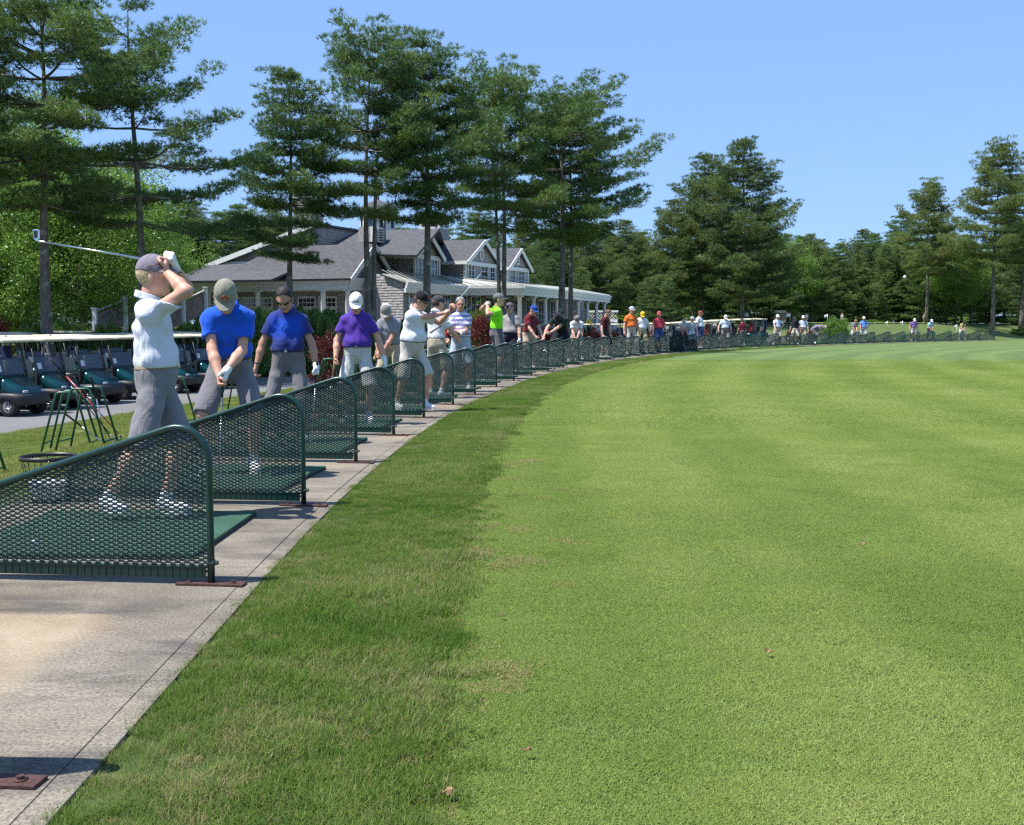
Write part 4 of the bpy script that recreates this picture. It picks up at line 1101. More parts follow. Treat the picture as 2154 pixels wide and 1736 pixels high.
p = person('person in heather grey polo and grey and white mesh cap looking down, khaki shorts', 'down', 822, 640, 19.4, 165, (0.25, 0.26, 0.30), (0.42, 0.35, 0.24), cap_col=((0.27, 0.26, 0.24), (0.75, 0.75, 0.75)), h=0.0135, skin='tan', mods=dict(lean=18, head=(8, 45, 0), hands=((0.12, 0.30, 0.82), (0.05, 0.27, 0.86)), curl=0.8))
p = person('person in white polo and black cap with arms thrown out after the hit, stone shorts', 'through', 866, 614, 17.5, 215, (0.72, 0.72, 0.73), (0.56, 0.52, 0.45), cap_col=(0.014, 0.013, 0.013), hair=(0.09, 0.05, 0.03), h=0.011, z0=MZ, fat=0.045, glasses='face', belt=(0.05, 0.025, 0.015),
           mods=dict(hands=((-0.50, 0.26, 1.41), (-0.53, 0.20, 1.44)), hf=((-0.8, 0.1, 0.6), (-0.8, 0.1, 0.6)), twist=26, head=(14, 22, 10)),
           cap_mark=([[(-0.012, 0.058), (-0.012, 0.085), (-0.004, 0.094), (0.010, 0.09), (0.014, 0.075), (0.008, 0.058)]], (0.45, 0.06, 0.015)))
a = (p['grip'][0] + p['grip'][1]) / 2; b = at_y(1016, 571, a[1] + 0.25); u = nrm(b - a); free_club(p, a - u * 0.1, b, 'driver', 'driver flung high by the golfer in the black cap', face=(1, 0, 0.3), shaft=plain('pale_blue_shaft', (0.42, 0.55, 0.68), 0.3))
p = person('person in white polo and charcoal cap seen from behind, khaki shorts', 'stand', 917, 622, 20.6, -35, (0.75, 0.75, 0.77), (0.45, 0.38, 0.28), cap_col=(0.05, 0.05, 0.055), h=0.0135, z0=MZ, mods=dict(hands=((0.20, 0.34, 1.0), (-0.12, 0.36, 0.98)), curl=0.9, head=(-25, 4, 0)))
a = (p['grip'][0] + p['grip'][1]) / 2; b = at_y(1002, 640, 20.9); free_club(p, at_y(905, 700, 20.2), b, 'driver', 'driver held slantwise by the golfer seen from behind in white', face=(1, 0, 0))
p = person('person with grey hair in white polo with broad lavender stripes and pale shorts', 'folded', 969, 625, None, 172, (0.70, 0.70, 0.73), (0.42, 0.46, 0.50), cap_col=None, hair=(0.34, 0.34, 0.35), skin='tan', h=0.0135, z0=MZ, shirt_kind='wide', shirt2=(0.22, 0.20, 0.45), per=0.085, glove=0, fat=0.02, mods=dict(head=(12, 4, 0)))
p = person('person in neon yellow-green shirt and grey cap at the top of the swing', 'back', 1044, 617, None, -62, (0.25, 0.86, 0.015), (0.12, 0.115, 0.125), cap_col=(0.14, 0.14, 0.15), h=0.0135, z0=MZ, collar=False, glove=1, belt=(0.03, 0.03, 0.03), mods=dict(hands=((0.10, -0.24, 1.50), (0.02, -0.22, 1.53)), head=(-14, 0, 0)))
a = (p['grip'][0] + p['grip'][1]) / 2; free_club(p, a + [-0.08, 0, 0.03], at_y(1066, 641, a[1] + 0.4), 'driver', 'black-headed driver behind the neck of the neon-shirted golfer', face=(0, -1, 0), shaft=M_GRAPH)
p = person('person in taupe polo and plum cap with navy trousers behind the neon-shirted golfer', 'stand', 1074, 637, 30.4, 150, (0.30, 0.27, 0.26), (0.012, 0.014, 0.03), legs='trousers', cap_col=(0.14, 0.09, 0.12), h=0.016, z0=MZ, glove=1, fat=0.03)
p = person('person in maroon polo and royal blue cap looking down, khaki shorts', 'down', 1112, 643, 33.2, 225, (0.15, 0.012, 0.022), (0.45, 0.36, 0.26), cap_col=(0.015, 0.06, 0.28), h=0.016, z0=MZ, mods=dict(lean=12, hands=((0.12, 0.36, 0.86), (-0.2, 0.3, 0.84)), curl=0.8, head=(-6, 26, 0)), fat=0.02)
address_club(p, 'iron', 'iron held by the golfer in maroon polo and blue cap', reach=0.55)
p = person('person in dark green polo and black cap bent low with arms out', 'bend', 1179, 658, 38.4, 168, (0.008, 0.028, 0.018), (0.012, 0.014, 0.02), cap_col=(0.02, 0.018, 0.025), h=0.017, z0=MZ, mods=dict(hands=((0.36, 0.42, 0.68), (0.30, 0.42, 0.72))))
address_club(p, 'driver', 'club in the hands of the golfer bent low in dark green', reach=0.7)
p = person('person in white polo and grey cap bent over the ball, grey shorts', 'address', 1213, 664, 41.0, 176, (0.72, 0.73, 0.76), (0.28, 0.26, 0.24), cap_col=(0.20, 0.19, 0.19), h=0.017, z0=MZ)
address_club(p, 'iron', 'iron of the white polo golfer in the grey cap beside the dark green golfer')
p = person('bareheaded person with brown hair in dark maroon shirt and black shorts', 'down', 1272, 652, None, 235, (0.085, 0.008, 0.012), (0.015, 0.014, 0.016), hair=(0.12, 0.06, 0.03), h=0.017, z0=MZ, collar=False, mods=dict(head=(0, 30, 0)))
SPEC = [
 ('person in bright orange polo and grey cap, beige trousers', 'stand', 1327, 645, 46.0, 205, (0.75, 0.17, 0.03), (0.55, 0.47, 0.38), 'trousers', (0.40, 0.42, 0.46), 0.03, {}),
 ('person in white shirt and yellow cap looking down, khaki shorts', 'down', 1350, 656, 48.2, 185, (0.70, 0.72, 0.78), (0.48, 0.39, 0.23), 'shorts', (0.75, 0.50, 0.02), 0.02, {}),
 ('person in coral polo and coral cap with royal blue shorts', 'stand', 1386, 655, 51.0, 200, (0.55, 0.06, 0.08), (0.04, 0.08, 0.26), 'shorts', (0.55, 0.10, 0.09), 0.03, dict(head=(-30, 12, 0))),
 ('person in pale sleeveless top and white visor with a brown skirt', 'down', 1438, 668, 54.0, 190, (0.55, 0.54, 0.48), (0.09, 0.06, 0.045), 'skirt', (0.75, 0.74, 0.70), 0.0, dict(hands=((0.16, 0.28, 0.88), (0.08, 0.28, 0.9)))),
 ('person in light grey polo, white cap and white shorts', 'stand', 1455, 666, 56.5, 200, (0.45, 0.46, 0.50), (0.70, 0.71, 0.75), 'shorts', (0.72, 0.72, 0.74), 0.0, {}),
 ('person in white tee shirt and brick red cap with blue shorts', 'stand', 1471, 654, 57.5, 230, (0.75, 0.76, 0.80), (0.05, 0.09, 0.24), 'shorts', (0.24, 0.06, 0.04), 0.035, {}),
 ('person in white shirt and white cap with brown checked shorts', 'down', 1525, 663, 60.5, 182, (0.60, 0.68, 0.80), (0.24, 0.20, 0.16), 'shorts', (0.78, 0.78, 0.78), 0.03, dict(hands=((0.36, 0.2, 0.9), (-0.3, 0.1, 0.85)))),
 ('person in maroon shirt and navy cap turned away beside the parked carts', 'stand', 1562, 671, 65.0, 20, (0.17, 0.012, 0.03), (0.16, 0.12, 0.10), 'shorts', (0.02, 0.025, 0.06), 0.0, {}),
 ('person in light blue polo and white cap with one hand on the hip', 'hip', 1635, 662, 69.0, 190, (0.55, 0.62, 0.74), (0.42, 0.36, 0.28), 'shorts', (0.76, 0.75, 0.73), 0.02, {}),
 ('person in black polo and navy cap with stone shorts bending forward', 'down', 1674, 667, 71.5, 150, (0.018, 0.02, 0.035), (0.50, 0.44, 0.36), 'shorts', (0.03, 0.035, 0.07), 0.0, dict(lean=14)),
 ('person in pale blue shirt and white cap with stone trousers', 'stand', 1690, 664, 73.0, 160, (0.50, 0.56, 0.64), (0.36, 0.32, 0.26), 'trousers', (0.76, 0.76, 0.78), 0.02, {}),
 ('person in slate grey shirt doubled over to the ground', 'bend', 1716, 685, 74.5, 265, (0.20, 0.19, 0.24), (0.13, 0.12, 0.12), 'shorts', (0.7, 0.7, 0.72), 0.0, dict(lean=86, hands=((0.05, 0.3, 0.28), (-0.05, 0.3, 0.3)), head=(0, 95, 0))),
 ('person in grey polo and light shorts with clasped hands', 'address', 1798, 671, 80.0, 185, (0.24, 0.25, 0.25), (0.45, 0.45, 0.46), 'shorts', None, 0.02, dict(lean=16, pel=(0, -0.05, 0.91), head=(0, 20, 0))),
 ('person in sky blue polo and white cap with pale shorts', 'hip', 1817, 666, 82.0, 170, (0.12, 0.26, 0.66), (0.42, 0.42, 0.46), 'shorts', (0.75, 0.76, 0.8), 0.02, {}),
 ('person in lilac polo and white cap leaning on a club', 'down', 1922, 670, 90.5, 182, (0.20, 0.13, 0.36), (0.55, 0.50, 0.42), 'shorts', (0.76, 0.76, 0.78), 0.02, {}),
 ('person in aqua polo and white cap with black trousers', 'address', 1957, 672, 93.0, 185, (0.28, 0.52, 0.58), (0.03, 0.03, 0.035), 'trousers', (0.70, 0.70, 0.76), 0.02, dict(lean=18, pel=(0, -0.06, 0.91), head=(0, 36, 0))),
 ('person in straw yellow shirt and black cap with white trousers bent over the ball', 'address', 2025, 676, 97.0, 175, (0.48, 0.44, 0.22), (0.70, 0.66, 0.66), 'trousers', (0.03, 0.03, 0.03), 0.02, {}),
]
for k, (lab, pose, px, yt, D, yaw, sh_, pa_, lg, cp, ft, md) in enumerate(SPEC):
    wmn = 'visor' in lab
    D_ = None if 'beside the parked carts' not in lab else 69.0
    q = person(lab, pose, px, yt, D_, yaw, sh_, pa_, legs=lg, cap_col=cp, fat=ft, h=0.019 if D < 62 else 0.024, z0=MZ if D < 62 else 0.03, skin=['fair', 'tan', 'fair', 'dark'][(k * 7 + 3) % 4] if k in (1,) else ['fair', 'tan'][k % 2], mods=md, woman=wmn, visor=wmn, hair=(0.42, 0.24, 0.10) if wmn else (0.09, 0.055, 0.03), collar=False)
    who = lab.replace('person ', '').split(' with ')[0].split(',')[0]
    if pose in ('address', 'bend', 'down') and 'doubled' not in lab:
        g = (q['grip'][0] + q['grip'][1]) / 2 if pose != 'down' else q['grip'][0]
        d = q['V']((0, 1, 0)); b = np.array([g[0] + d[0] * 0.45, g[1] + d[1] * 0.45, q['zg'] + 0.03]); u = nrm(b - g)
        club(g - u * 0.1, b, 'iron', None, 'golf club held by the golfer ' + who, "clubs in the golfers' hands", face=q['V']((-1, 0, 0)))
FAR = [
 ('person in royal blue shirt bent over a putt on the practice green', 'putt', 1880, 672, 118, 120, (0.02, 0.05, 0.5), (0.5, 0.42, 0.3), 'shorts', None),
 ('person in pale yellow shirt and straw hat on the practice green', 'stand', 1945, 659, 128, 170, (0.60, 0.55, 0.22), (0.10, 0.12, 0.18), 'shorts', (0.5, 0.44, 0.3)),
 ('person in dark shirt and red cap on the practice green', 'stand', 1963, 660, 131, 190, (0.10, 0.08, 0.10), (0.05, 0.05, 0.06), 'shorts', (0.45, 0.03, 0.03)),
 ('person in white shirt standing among the hole flags', 'stand', 1697, 659, 118, 140, (0.72, 0.72, 0.74), (0.5, 0.48, 0.46), 'shorts', (0.5, 0.42, 0.34)),
 ('person in white shirt behind the round green bush', 'stand', 1772, 659, 116, 180, (0.74, 0.72, 0.72), (0.3, 0.3, 0.3), 'shorts', (0.5, 0.2, 0.15)),
]
for (lab, pose, px, yt, D, yaw, sh_, pa_, lg, cp) in FAR:
    q = person(lab, pose, px, yt, D, yaw, sh_, pa_, legs=lg, cap_col=cp, h=0.024, collar=False, group='people on the practice green', hair=(0.1, 0.06, 0.03))
    if pose == 'putt':
        g = (q['grip'][0] + q['grip'][1]) / 2; d = q['V']((0, 1, 0)); club(g + [0, 0, 0.05], (g[0] + d[0] * 0.2, g[1] + d[1] * 0.2, q['zg'] + 0.04), 'putter', None, 'putter of the person in royal blue on the green', "clubs in the golfers' hands")
for (lab, px, yt, D, yaw, sh_, pa_, cp) in (('person in lime green shirt and navy shorts beside the red barberry', 806, 690, 33.0, 60, (0.18, 0.42, 0.06), (0.015, 0.02, 0.05), None),
        ('person in red shirt and white cap by the cart behind the grey-haired golfer', 945, 660, 50.0, 150, (0.42, 0.02, 0.02), (0.05, 0.05, 0.06), (0.75, 0.75, 0.75)),
        ('person in black shirt standing before the far porch columns', 1209, 655, 60.0, 170, (0.02, 0.02, 0.022), (0.03, 0.03, 0.035), (0.03, 0.03, 0.03))):
    person(lab, 'stand', px, yt, D, yaw, sh_, pa_, cap_col=cp, h=0.021, collar=False, group='people beside the carts', fat=0.01)
# clubs leaning on the first stand
st = STANDS[1].location
for k, (pa, ya, pb, yb, sh_, gr, kd, lab) in enumerate((
        (108, 757, 258, 925, M_REDS, M_GRIP, 'driver', 'black and red shafted driver leaning against the club stand by the ball basket'),
        (134, 868, 212, 945, M_SHAFT, M_GRIP, 'iron', 'steel-shafted iron leaning against the club stand by the ball basket'),
        (118, 775, 240, 935, M_GRAPH, M_GRIP, 'iron', 'black-shafted club leaning against the club stand by the ball basket'))):
    A = at_y(pa, ya, st.y - 0.02 * k); Bp = at_y(pb, yb, st.y + 0.05); zg = gz(Bp[0], Bp[1]); Bp[2] = max(Bp[2] - 0.03, zg + 0.03)
    club(A, (Bp[0], Bp[1], zg + 0.03), kd, sh_, lab, 'clubs leaning on stands')
for i in (2, 3, 5, 7):
    s0 = STANDS[i].location
    for k in range(2):
        club((s0.x - 0.12 + 0.2 * k, s0.y - 0.05, s0.z + 0.86), (s0.x + 0.32 - 0.12 * k, s0.y + 0.1 * k, s0.z + 0.03), 'iron', M_SHAFT if k else M_GRAPH, 'golf club leaning on the %s club stand along the lawn' % ORD[i - 1], 'clubs leaning on stands')
# ================================================================== golf carts
M_TEAL = plain('teal_metallic_paint', (0.003, 0.055, 0.062), 0.22, 0.35, 0.1, 4, spec=0.6)
M_PLAS = plain('black_body_plastic', (0.022, 0.022, 0.024), 0.55, 0, 0.15, 12)
M_BEIGE = plain('cream_roof_plastic', (0.62, 0.55, 0.40), 0.5, 0, 0.05, 3)
M_SEAT = plain('beige_seat_vinyl', (0.42, 0.38, 0.30), 0.55, 0, 0.08, 5, 0.15, 60)
M_TYRE = plain('tyre_rubber', (0.018, 0.018, 0.018), 0.8, 0, 0.2, 30)
M_RIM = plain('silver_rim', (0.5, 0.5, 0.5), 0.35, 0.7, 0.08, 10)
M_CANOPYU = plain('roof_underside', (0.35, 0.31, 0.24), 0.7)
M_PAPER = plain('white_paper', (0.75, 0.76, 0.8), 0.7, var=0.03)
def tinted():
    t = NT('tinted_windshield'); t.color((0.05, 0.065, 0.10)).set(Roughness=0.06, Alpha=0.62)
    v = t.coord(); n = t.ramp(t.noise(v, 3, 3), [(0.3, (0.045, 0.06, 0.095)), (0.7, (0.075, 0.09, 0.14))]); t.color(n); return t.mat
M_TINT = tinted()
def loft(secs, close_ends=True):
    """secs: list of equally long closed rings"""
    m = MB(); n = len(secs[0]); V = [p for s_ in secs for p in s_]; F = []
    for i in range(len(secs) - 1):
        for k in range(n): F.append((i * n + k, i * n + (k + 1) % n, (i + 1) * n + (k + 1) % n, (i + 1) * n + k))
    F.append(tuple(range(n))); F.append(tuple((len(secs) - 1) * n + k for k in range(n)))
    return m.add(V, F, 0, True)
def ring(x, hw, z0, z1, rnd=0.12, n=5, tilt=0.0):
    """rounded cross-section in the y-z plane at x (top corners rounded)"""
    P = [(x, -hw, z0), (x, hw, z0)]
    r = min(rnd, hw, (z1 - z0) * 0.9)
    for k in range(n + 1):
        a = PI / 2 * k / n; P.append((x + tilt * (z1 - z0 - r + r * math.sin(a)), hw - r + r * math.cos(a), z1 - r + r * math.sin(a)))
    for k in range(n + 1):
        a = PI / 2 * (1 - k / n); P.append((x + tilt * (z1 - z0 - r + r * math.sin(a)), -hw + r - r * math.cos(a), z1 - r + r * math.sin(a)))
    return P
def make_wheel(parent, x, y, detail):
    w_ = empty('wheel'); w_.parent = parent; w_.location = (x, y, 0.23)
    s = 1 if y > 0 else -1
    m = MB(); m.lathe([(0.125, -0.10), (0.19, -0.105), (0.222, -0.085), (0.23, -0.05), (0.23, 0.05), (0.222, 0.085), (0.19, 0.105), (0.125, 0.10), (0.12, 0.0), (0.125, -0.10)], 24, axis='y', cap=False); m.build('tyre', M_TYRE, w_)
    m = MB(); m.lathe([(0.0, s * 0.075), (0.035, s * 0.082), (0.04, s * 0.06), (0.10, s * 0.055), (0.122, s * 0.092), (0.132, s * 0.09), (0.132, s * 0.03), (0.0, s * 0.03)], 20, axis='y')
    if detail:
        for k in range(10):
            a = 2 * PI * k / 10
            m.tube([(0.035 * math.cos(a), s * 0.078, 0.035 * math.sin(a)), (0.118 * math.cos(a), s * 0.088, 0.118 * math.sin(a))], 0.011, 5)
    m.build('rim', M_RIM, w_)
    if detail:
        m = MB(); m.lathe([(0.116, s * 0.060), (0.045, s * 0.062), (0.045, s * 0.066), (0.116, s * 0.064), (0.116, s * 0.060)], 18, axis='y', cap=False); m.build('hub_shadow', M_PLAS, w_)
def make_cart(detail=True):
    root = empty('golf_cart')
    # hood
    S = []
    for x, hw, z0, z1, r in ((1.16, 0.30, 0.50, 0.56, 0.05), (1.10, 0.40, 0.48, 0.64, 0.12), (1.0, 0.46, 0.48, 0.70, 0.16), (0.85, 0.49, 0.48, 0.78, 0.18), (0.70, 0.50, 0.48, 0.87, 0.18), (0.56, 0.50, 0.48, 0.955, 0.14)):
        S.append(ring(x, hw, z0, z1, r))
    loft(S).build('hood', M_TEAL, root)
    # black fender and bumper skirt
    S = []
    for x, hw, z0, z1, r in ((1.26, 0.30, 0.30, 0.46, 0.08), (1.22, 0.46, 0.26, 0.51, 0.10), (1.10, 0.57, 0.26, 0.535, 0.10), (0.90, 0.60, 0.40, 0.55, 0.08), (0.72, 0.60, 0.42, 0.55, 0.08), (0.55, 0.58, 0.30, 0.55, 0.08), (0.46, 0.56, 0.24, 0.42, 0.06)):
        S.append(ring(x, hw, z0, z1, r))
    loft(S).build('front_fender', M_PLAS, root)
    m = MB(); m.box((0.05, 0, 0.27), (1.0, 1.08, 0.08)); m.build('floor', M_PLAS, root, 0.01)
    m = MB(); m.box((0.50, 0, 0.78), (0.10, 1.02, 0.34)); m.build('dash', M_PLAS, root, 0.03)
    # rear body
    S = []
    for x, hw, z0, z1, r in ((-0.22, 0.56, 0.30, 0.60, 0.10), (-0.42, 0.58, 0.36, 0.66, 0.12), (-0.70, 0.60, 0.46, 0.70, 0.12), (-0.95, 0.59, 0.44, 0.69, 0.12), (-1.12, 0.54, 0.36, 0.64, 0.12)):
        S.append(ring(x, hw, z0, z1, r))
    loft(S).build('rear_body', M_TEAL, root)
    m = MB(); m.box((-1.14, 0, 0.33), (0.10, 0.98, 0.16)); m.build('rear_bumper', M_PLAS, root, 0.03)
    m = MB(); m.box((-0.18, 0, 0.62), (0.50, 1.02, 0.16)); m.build('seat_box', M_PLAS, root, 0.02)
    for s in (1, -1):
        m = MB(); m.box((-0.14, s * 0.262, 0.765), (0.50, 0.50, 0.13)); m.build('seat_cushion', M_SEAT, root, 0.04)
        m = MB(); m.box((-0.42, s * 0.262, 1.03), (0.10, 0.46, 0.42), Matrix.Rotation(-0.16, 3, 'Y')); sb = m.build('seat_back', M_SEAT, root, 0.04)
        m = MB(); m.box((-0.487, s * 0.262, 1.02), (0.03, 0.40, 0.36), Matrix.Rotation(-0.16, 3, 'Y')); m.build('back_shell', M_PLAS, sb, 0.01)
    # roof
    S = []
    for x, hw, z0, z1 in ((0.78, 0.42, 1.735, 1.755), (0.74, 0.54, 1.715, 1.775), (0.55, 0.59, 1.705, 1.80), (0.0, 0.60, 1.705, 1.815), (-0.75, 0.60, 1.705, 1.81), (-1.0, 0.57, 1.71, 1.79), (-1.06, 0.45, 1.73, 1.765)):
        S.append(ring(x, hw, z0, z1, 0.05, 3))
    rf = loft(S).build('roof', M_BEIGE, root)
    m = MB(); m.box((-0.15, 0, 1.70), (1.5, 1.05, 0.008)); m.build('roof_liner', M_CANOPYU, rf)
    for s in (1, -1):
        m = MB(); m.tube([(0.58, s * 0.53, 0.62), (0.55, s * 0.53, 0.95), (0.36, s * 0.52, 1.71)], 0.022, 8); m.build('front_strut', M_BLACK, root)
        m = MB(); m.tube([(-0.52, s * 0.55, 0.66), (-0.60, s * 0.53, 1.1), (-0.62, s * 0.52, 1.71)], 0.024, 8); m.build('rear_strut', M_BLACK, root)
        m = MB(); m.tube([(-0.40, s * 0.54, 0.74), (-0.36, s * 0.56, 0.92), (-0.12, s * 0.56, 0.94), (-0.08, s * 0.54, 0.78)], 0.018, 8); m.build('hip_rail', M_BLACK, root)
    m = MB(); m.box((0.475, 0, 1.135), (0.012, 1.0, 0.40), Matrix.Rotation(-0.24, 3, 'Y')); ws = m.build('windshield', M_TINT, root)
    m = MB(); m.box((0.494, -0.36, 1.10), (0.003, 0.15, 0.15), Matrix.Rotation(-0.24, 3, 'Y')); m.build('paper_notice', M_PAPER, ws)
    m = MB(); m.tube([(0.56 - 0.245 * t_, s_ * 0.503, 0.94 + t_ * 0.4) for s_, t_ in ((1, 0), (1, 1), (-1, 1), (-1, 0))], 0.009, 6); m.build('windshield_frame', M_BLACK, ws)
    # steering wheel
    m = MB(); c = Vector((0.22, 0.26, 0.98)); ax = Vector((-0.55, 0, 0.83)); u = Vector((0, 1, 0)); v = ax.cross(u)
    m.tube([c + (u * math.cos(a) + v * math.sin(a)) * 0.165 for a in np.linspace(0, 2 * PI, 25)], 0.014, 6, cap=False)
    for a in (0.3, 2.84, 4.7): m.tube([c, c + (u * math.cos(a) + v * math.sin(a)) * 0.16], 0.010, 5)
    m.tube([c, Vector((0.47, 0.26, 0.62))], 0.024, 8); m.build('steering_wheel', M_BLACK, root)
    for x in (0.84, -0.74):
        for s in (1, -1): make_wheel(root, x, s * 0.47, detail)
    for s in (1, -1):
        m = MB(); m.box((1.135, s * 0.30, 0.575), (0.06, 0.14, 0.06)); m.build('headlight', plain('lamp_lens', (0.5, 0.5, 0.48), 0.15), root, 0.015)
    # bag deck
    m = MB(); m.box((-0.86, 0, 0.72), (0.42, 0.95, 0.05)); m.tube([(-0.66, -0.45, 1.0), (-0.66, 0.45, 1.0)], 0.018, 8)
    for s in (1, -1): m.tube([(-0.60, s * 0.45, 0.72), (-0.66, s * 0.45, 1.0)], 0.014, 6)
    m.build('bag_rack', M_BLACK, root)
    return root
cart0 = make_cart(True)
carts = []
def place_cart(x, y, face, label, group):
    o = cart0 if not carts else copy_tree(cart0)
    o.location = (x, y, gz(x, y) + 0.012); o.rotation_euler = (0, 0, face)
    props(o, label, 'golf cart', group); carts.append(o); return o
M_TOWEL = plain('pale_towel', (0.55, 0.52, 0.44), 0.95, 0, 0.1, 8, 0.5, 60)
def towel(cart, y=0.5):
    m = MB(); r = random.Random(len(carts)); V = []; F = []
    for i in range(9):
        for k in range(6):
            a = k / 5
            V.append((0.02 * math.sin(a * 9 + i * 0.5) + 0.012 * i * 0.2, (a - 0.5) * (0.16 - 0.008 * i) + 0.01 * math.sin(i), -i * 0.06))
    for i in range(8):
        for k in range(5): F.append((i * 6 + k, i * 6 + k + 1, i * 6 + k + 7, i * 6 + k + 6))
    m.add(V, F, 0, True); o = m.build('towel', M_TOWEL); md = o.modifiers.new('thickness', 'SOLIDIFY'); md.thickness = 0.012
    L = cart.matrix_basis @ Vector((-0.64, y, 1.66)); o.location = L; o.rotation_euler = (0, 0, cart.rotation_euler.z)
    return o
# front row facing the tee
CO = ['first', 'second', 'third', 'fourth', 'fifth', 'sixth', 'seventh', 'eighth', 'ninth', 'tenth']
row = [(-11.61, 25.22), (-11.45, 27.02), (-11.13, 28.93), (-11.0, 30.93), (-10.35, 33.69), (-9.95, 35.55), (-9.5, 37.4)]
for k, (wx, wy) in enumerate(row):
    s, o = project(wx, wy); f = -float(np.interp(s[0], _s, _hh)) - 0.10
    # the near front wheel stands at (0.84, -0.47) of the cart
    cx_ = wx - (math.cos(f) * 0.84 + math.sin(f) * 0.47); cy_ = wy - (math.sin(f) * 0.84 - math.cos(f) * 0.47)
    c = place_cart(cx_, cy_, f, '%s dark teal golf cart in the row facing the striped-polo golfer' % CO[k], 'carts parked facing the tee')
    props(towel(c, 0.5 if k % 2 else -0.48), 'pale towel hanging from the rear strut of the %s teal cart in the path row' % CO[k], 'towel', 'towels hung on carts')
for k in range(8):
    s = 7.8 * SP + k * 1.95; x, y = so(s, -15.2 - 0.15 * (k % 3)); f = -head(s) - 0.15
    place_cart(x, y, f, '%s golf cart along the second row behind the path carts' % CO[k], 'carts in the second row')
for k in range(5):
    s = 8.6 * SP + k * 2.6; x, y = so(s, -19.2); f = -head(s) + [0.3, -0.4, 2.9, 0.2, 3.1][k]
    place_cart(x, y, f, '%s golf cart along the hedge behind the second cart row' % CO[k], 'carts by the hedge')
for k in range(2):
    s = 18.2 * SP + k * 1.75; x, y = so(s, -10.2); place_cart(x, y, -PI / 2 - 0.2 + 0.1 * k, ['golf cart facing the tee between the grey-haired and neon-shirted golfers', 'golf cart tucked behind the neon-shirted golfer'][k], 'carts behind the middle of the tee')
# rear-facing row with golf bags
bagc = [plain('bag_black', (0.02, 0.02, 0.022), 0.6), plain('bag_navy', (0.015, 0.025, 0.09), 0.6), plain('bag_grey', (0.16, 0.16, 0.17), 0.6), plain('bag_red', (0.22, 0.015, 0.02), 0.6)]
def make_bag(mat):
    root = empty('golf_bag')
    m = MB(); m.lathe([(0.11, 0.0), (0.125, 0.05), (0.12, 0.45), (0.125, 0.78), (0.13, 0.82), (0.115, 0.82)], 14); m.build('bag_body', mat, root)
    m = MB(); m.box((-0.13, 0, 0.36), (0.09, 0.2, 0.5)); m.build('pocket', mat, root, 0.03)
    r = random.Random(3); 
    for k in range(8):
        a = k * 0.8; c = MB(); x, y = 0.07 * math.cos(a), 0.07 * math.sin(a); h = 0.95 + 0.13 * r.random()
        c.tube([(x, y, 0.7), (x * 1.3, y * 1.3, h)], 0.006, 6); c.box((x * 1.3 + 0.02, y * 1.3, h + 0.01), (0.08, 0.03, 0.05), Matrix.Rotation(a, 3, 'Z')); c.build('club_head', M_STEEL if k % 3 else M_GRAPH, root)
    return root
bags = [make_bag(m_) for m_ in bagc]; bused = [0] * 4
def put_bag(cart, y, which, label):
    o = bags[which] if not bused[which] else copy_tree(bags[which]); bused[which] = 1
    L = Matrix.LocRotScale(cart.location, cart.rotation_euler, None) @ Vector((-0.86, y, 0.75))
    o.matrix_basis = Matrix.LocRotScale(L, None, None) @ Matrix.Rotation(cart.rotation_euler.z, 4, 'Z') @ Matrix.Rotation(-0.12, 4, 'Y')
    props(o, label, 'golf bag', 'golf bags on the carts')
bi = 0
TEN = ['first', 'second', 'third', 'fourth', 'fifth', 'sixth', 'seventh', 'eighth', 'ninth', 'tenth', 'eleventh', 'twelfth', 'thirteenth', 'fourteenth', 'fifteenth', 'sixteenth', 'seventeenth', 'eighteenth', 'nineteenth', 'twentieth', 'twenty-first', 'twenty-second']
for k in range(20):
    s = 20.2 * SP + k * 1.62; x, y = so(s, -9.9); f = PI - head(s) + 0.05 * math.sin(k * 2.1)
    c = place_cart(x, y, f, '%s golf cart with bags in the far row backed up to the tee' % TEN[k], 'carts backed up to the tee')
    for y_ in (-0.24, 0.24):
        put_bag(c, y_, (k * 3 + (1 if y_ > 0 else 0)) % 4, ['black', 'navy', 'grey', 'red'][(k * 3 + (1 if y_ > 0 else 0)) % 4] + ' golf bag on the back of the %s cart of the far row' % TEN[k]); bi += 1
for k in (1, 2, 4):
    put_bag(carts[k], 0.24, k % 4, 'golf bag on the back of the %s teal cart in the path row' % CO[k])
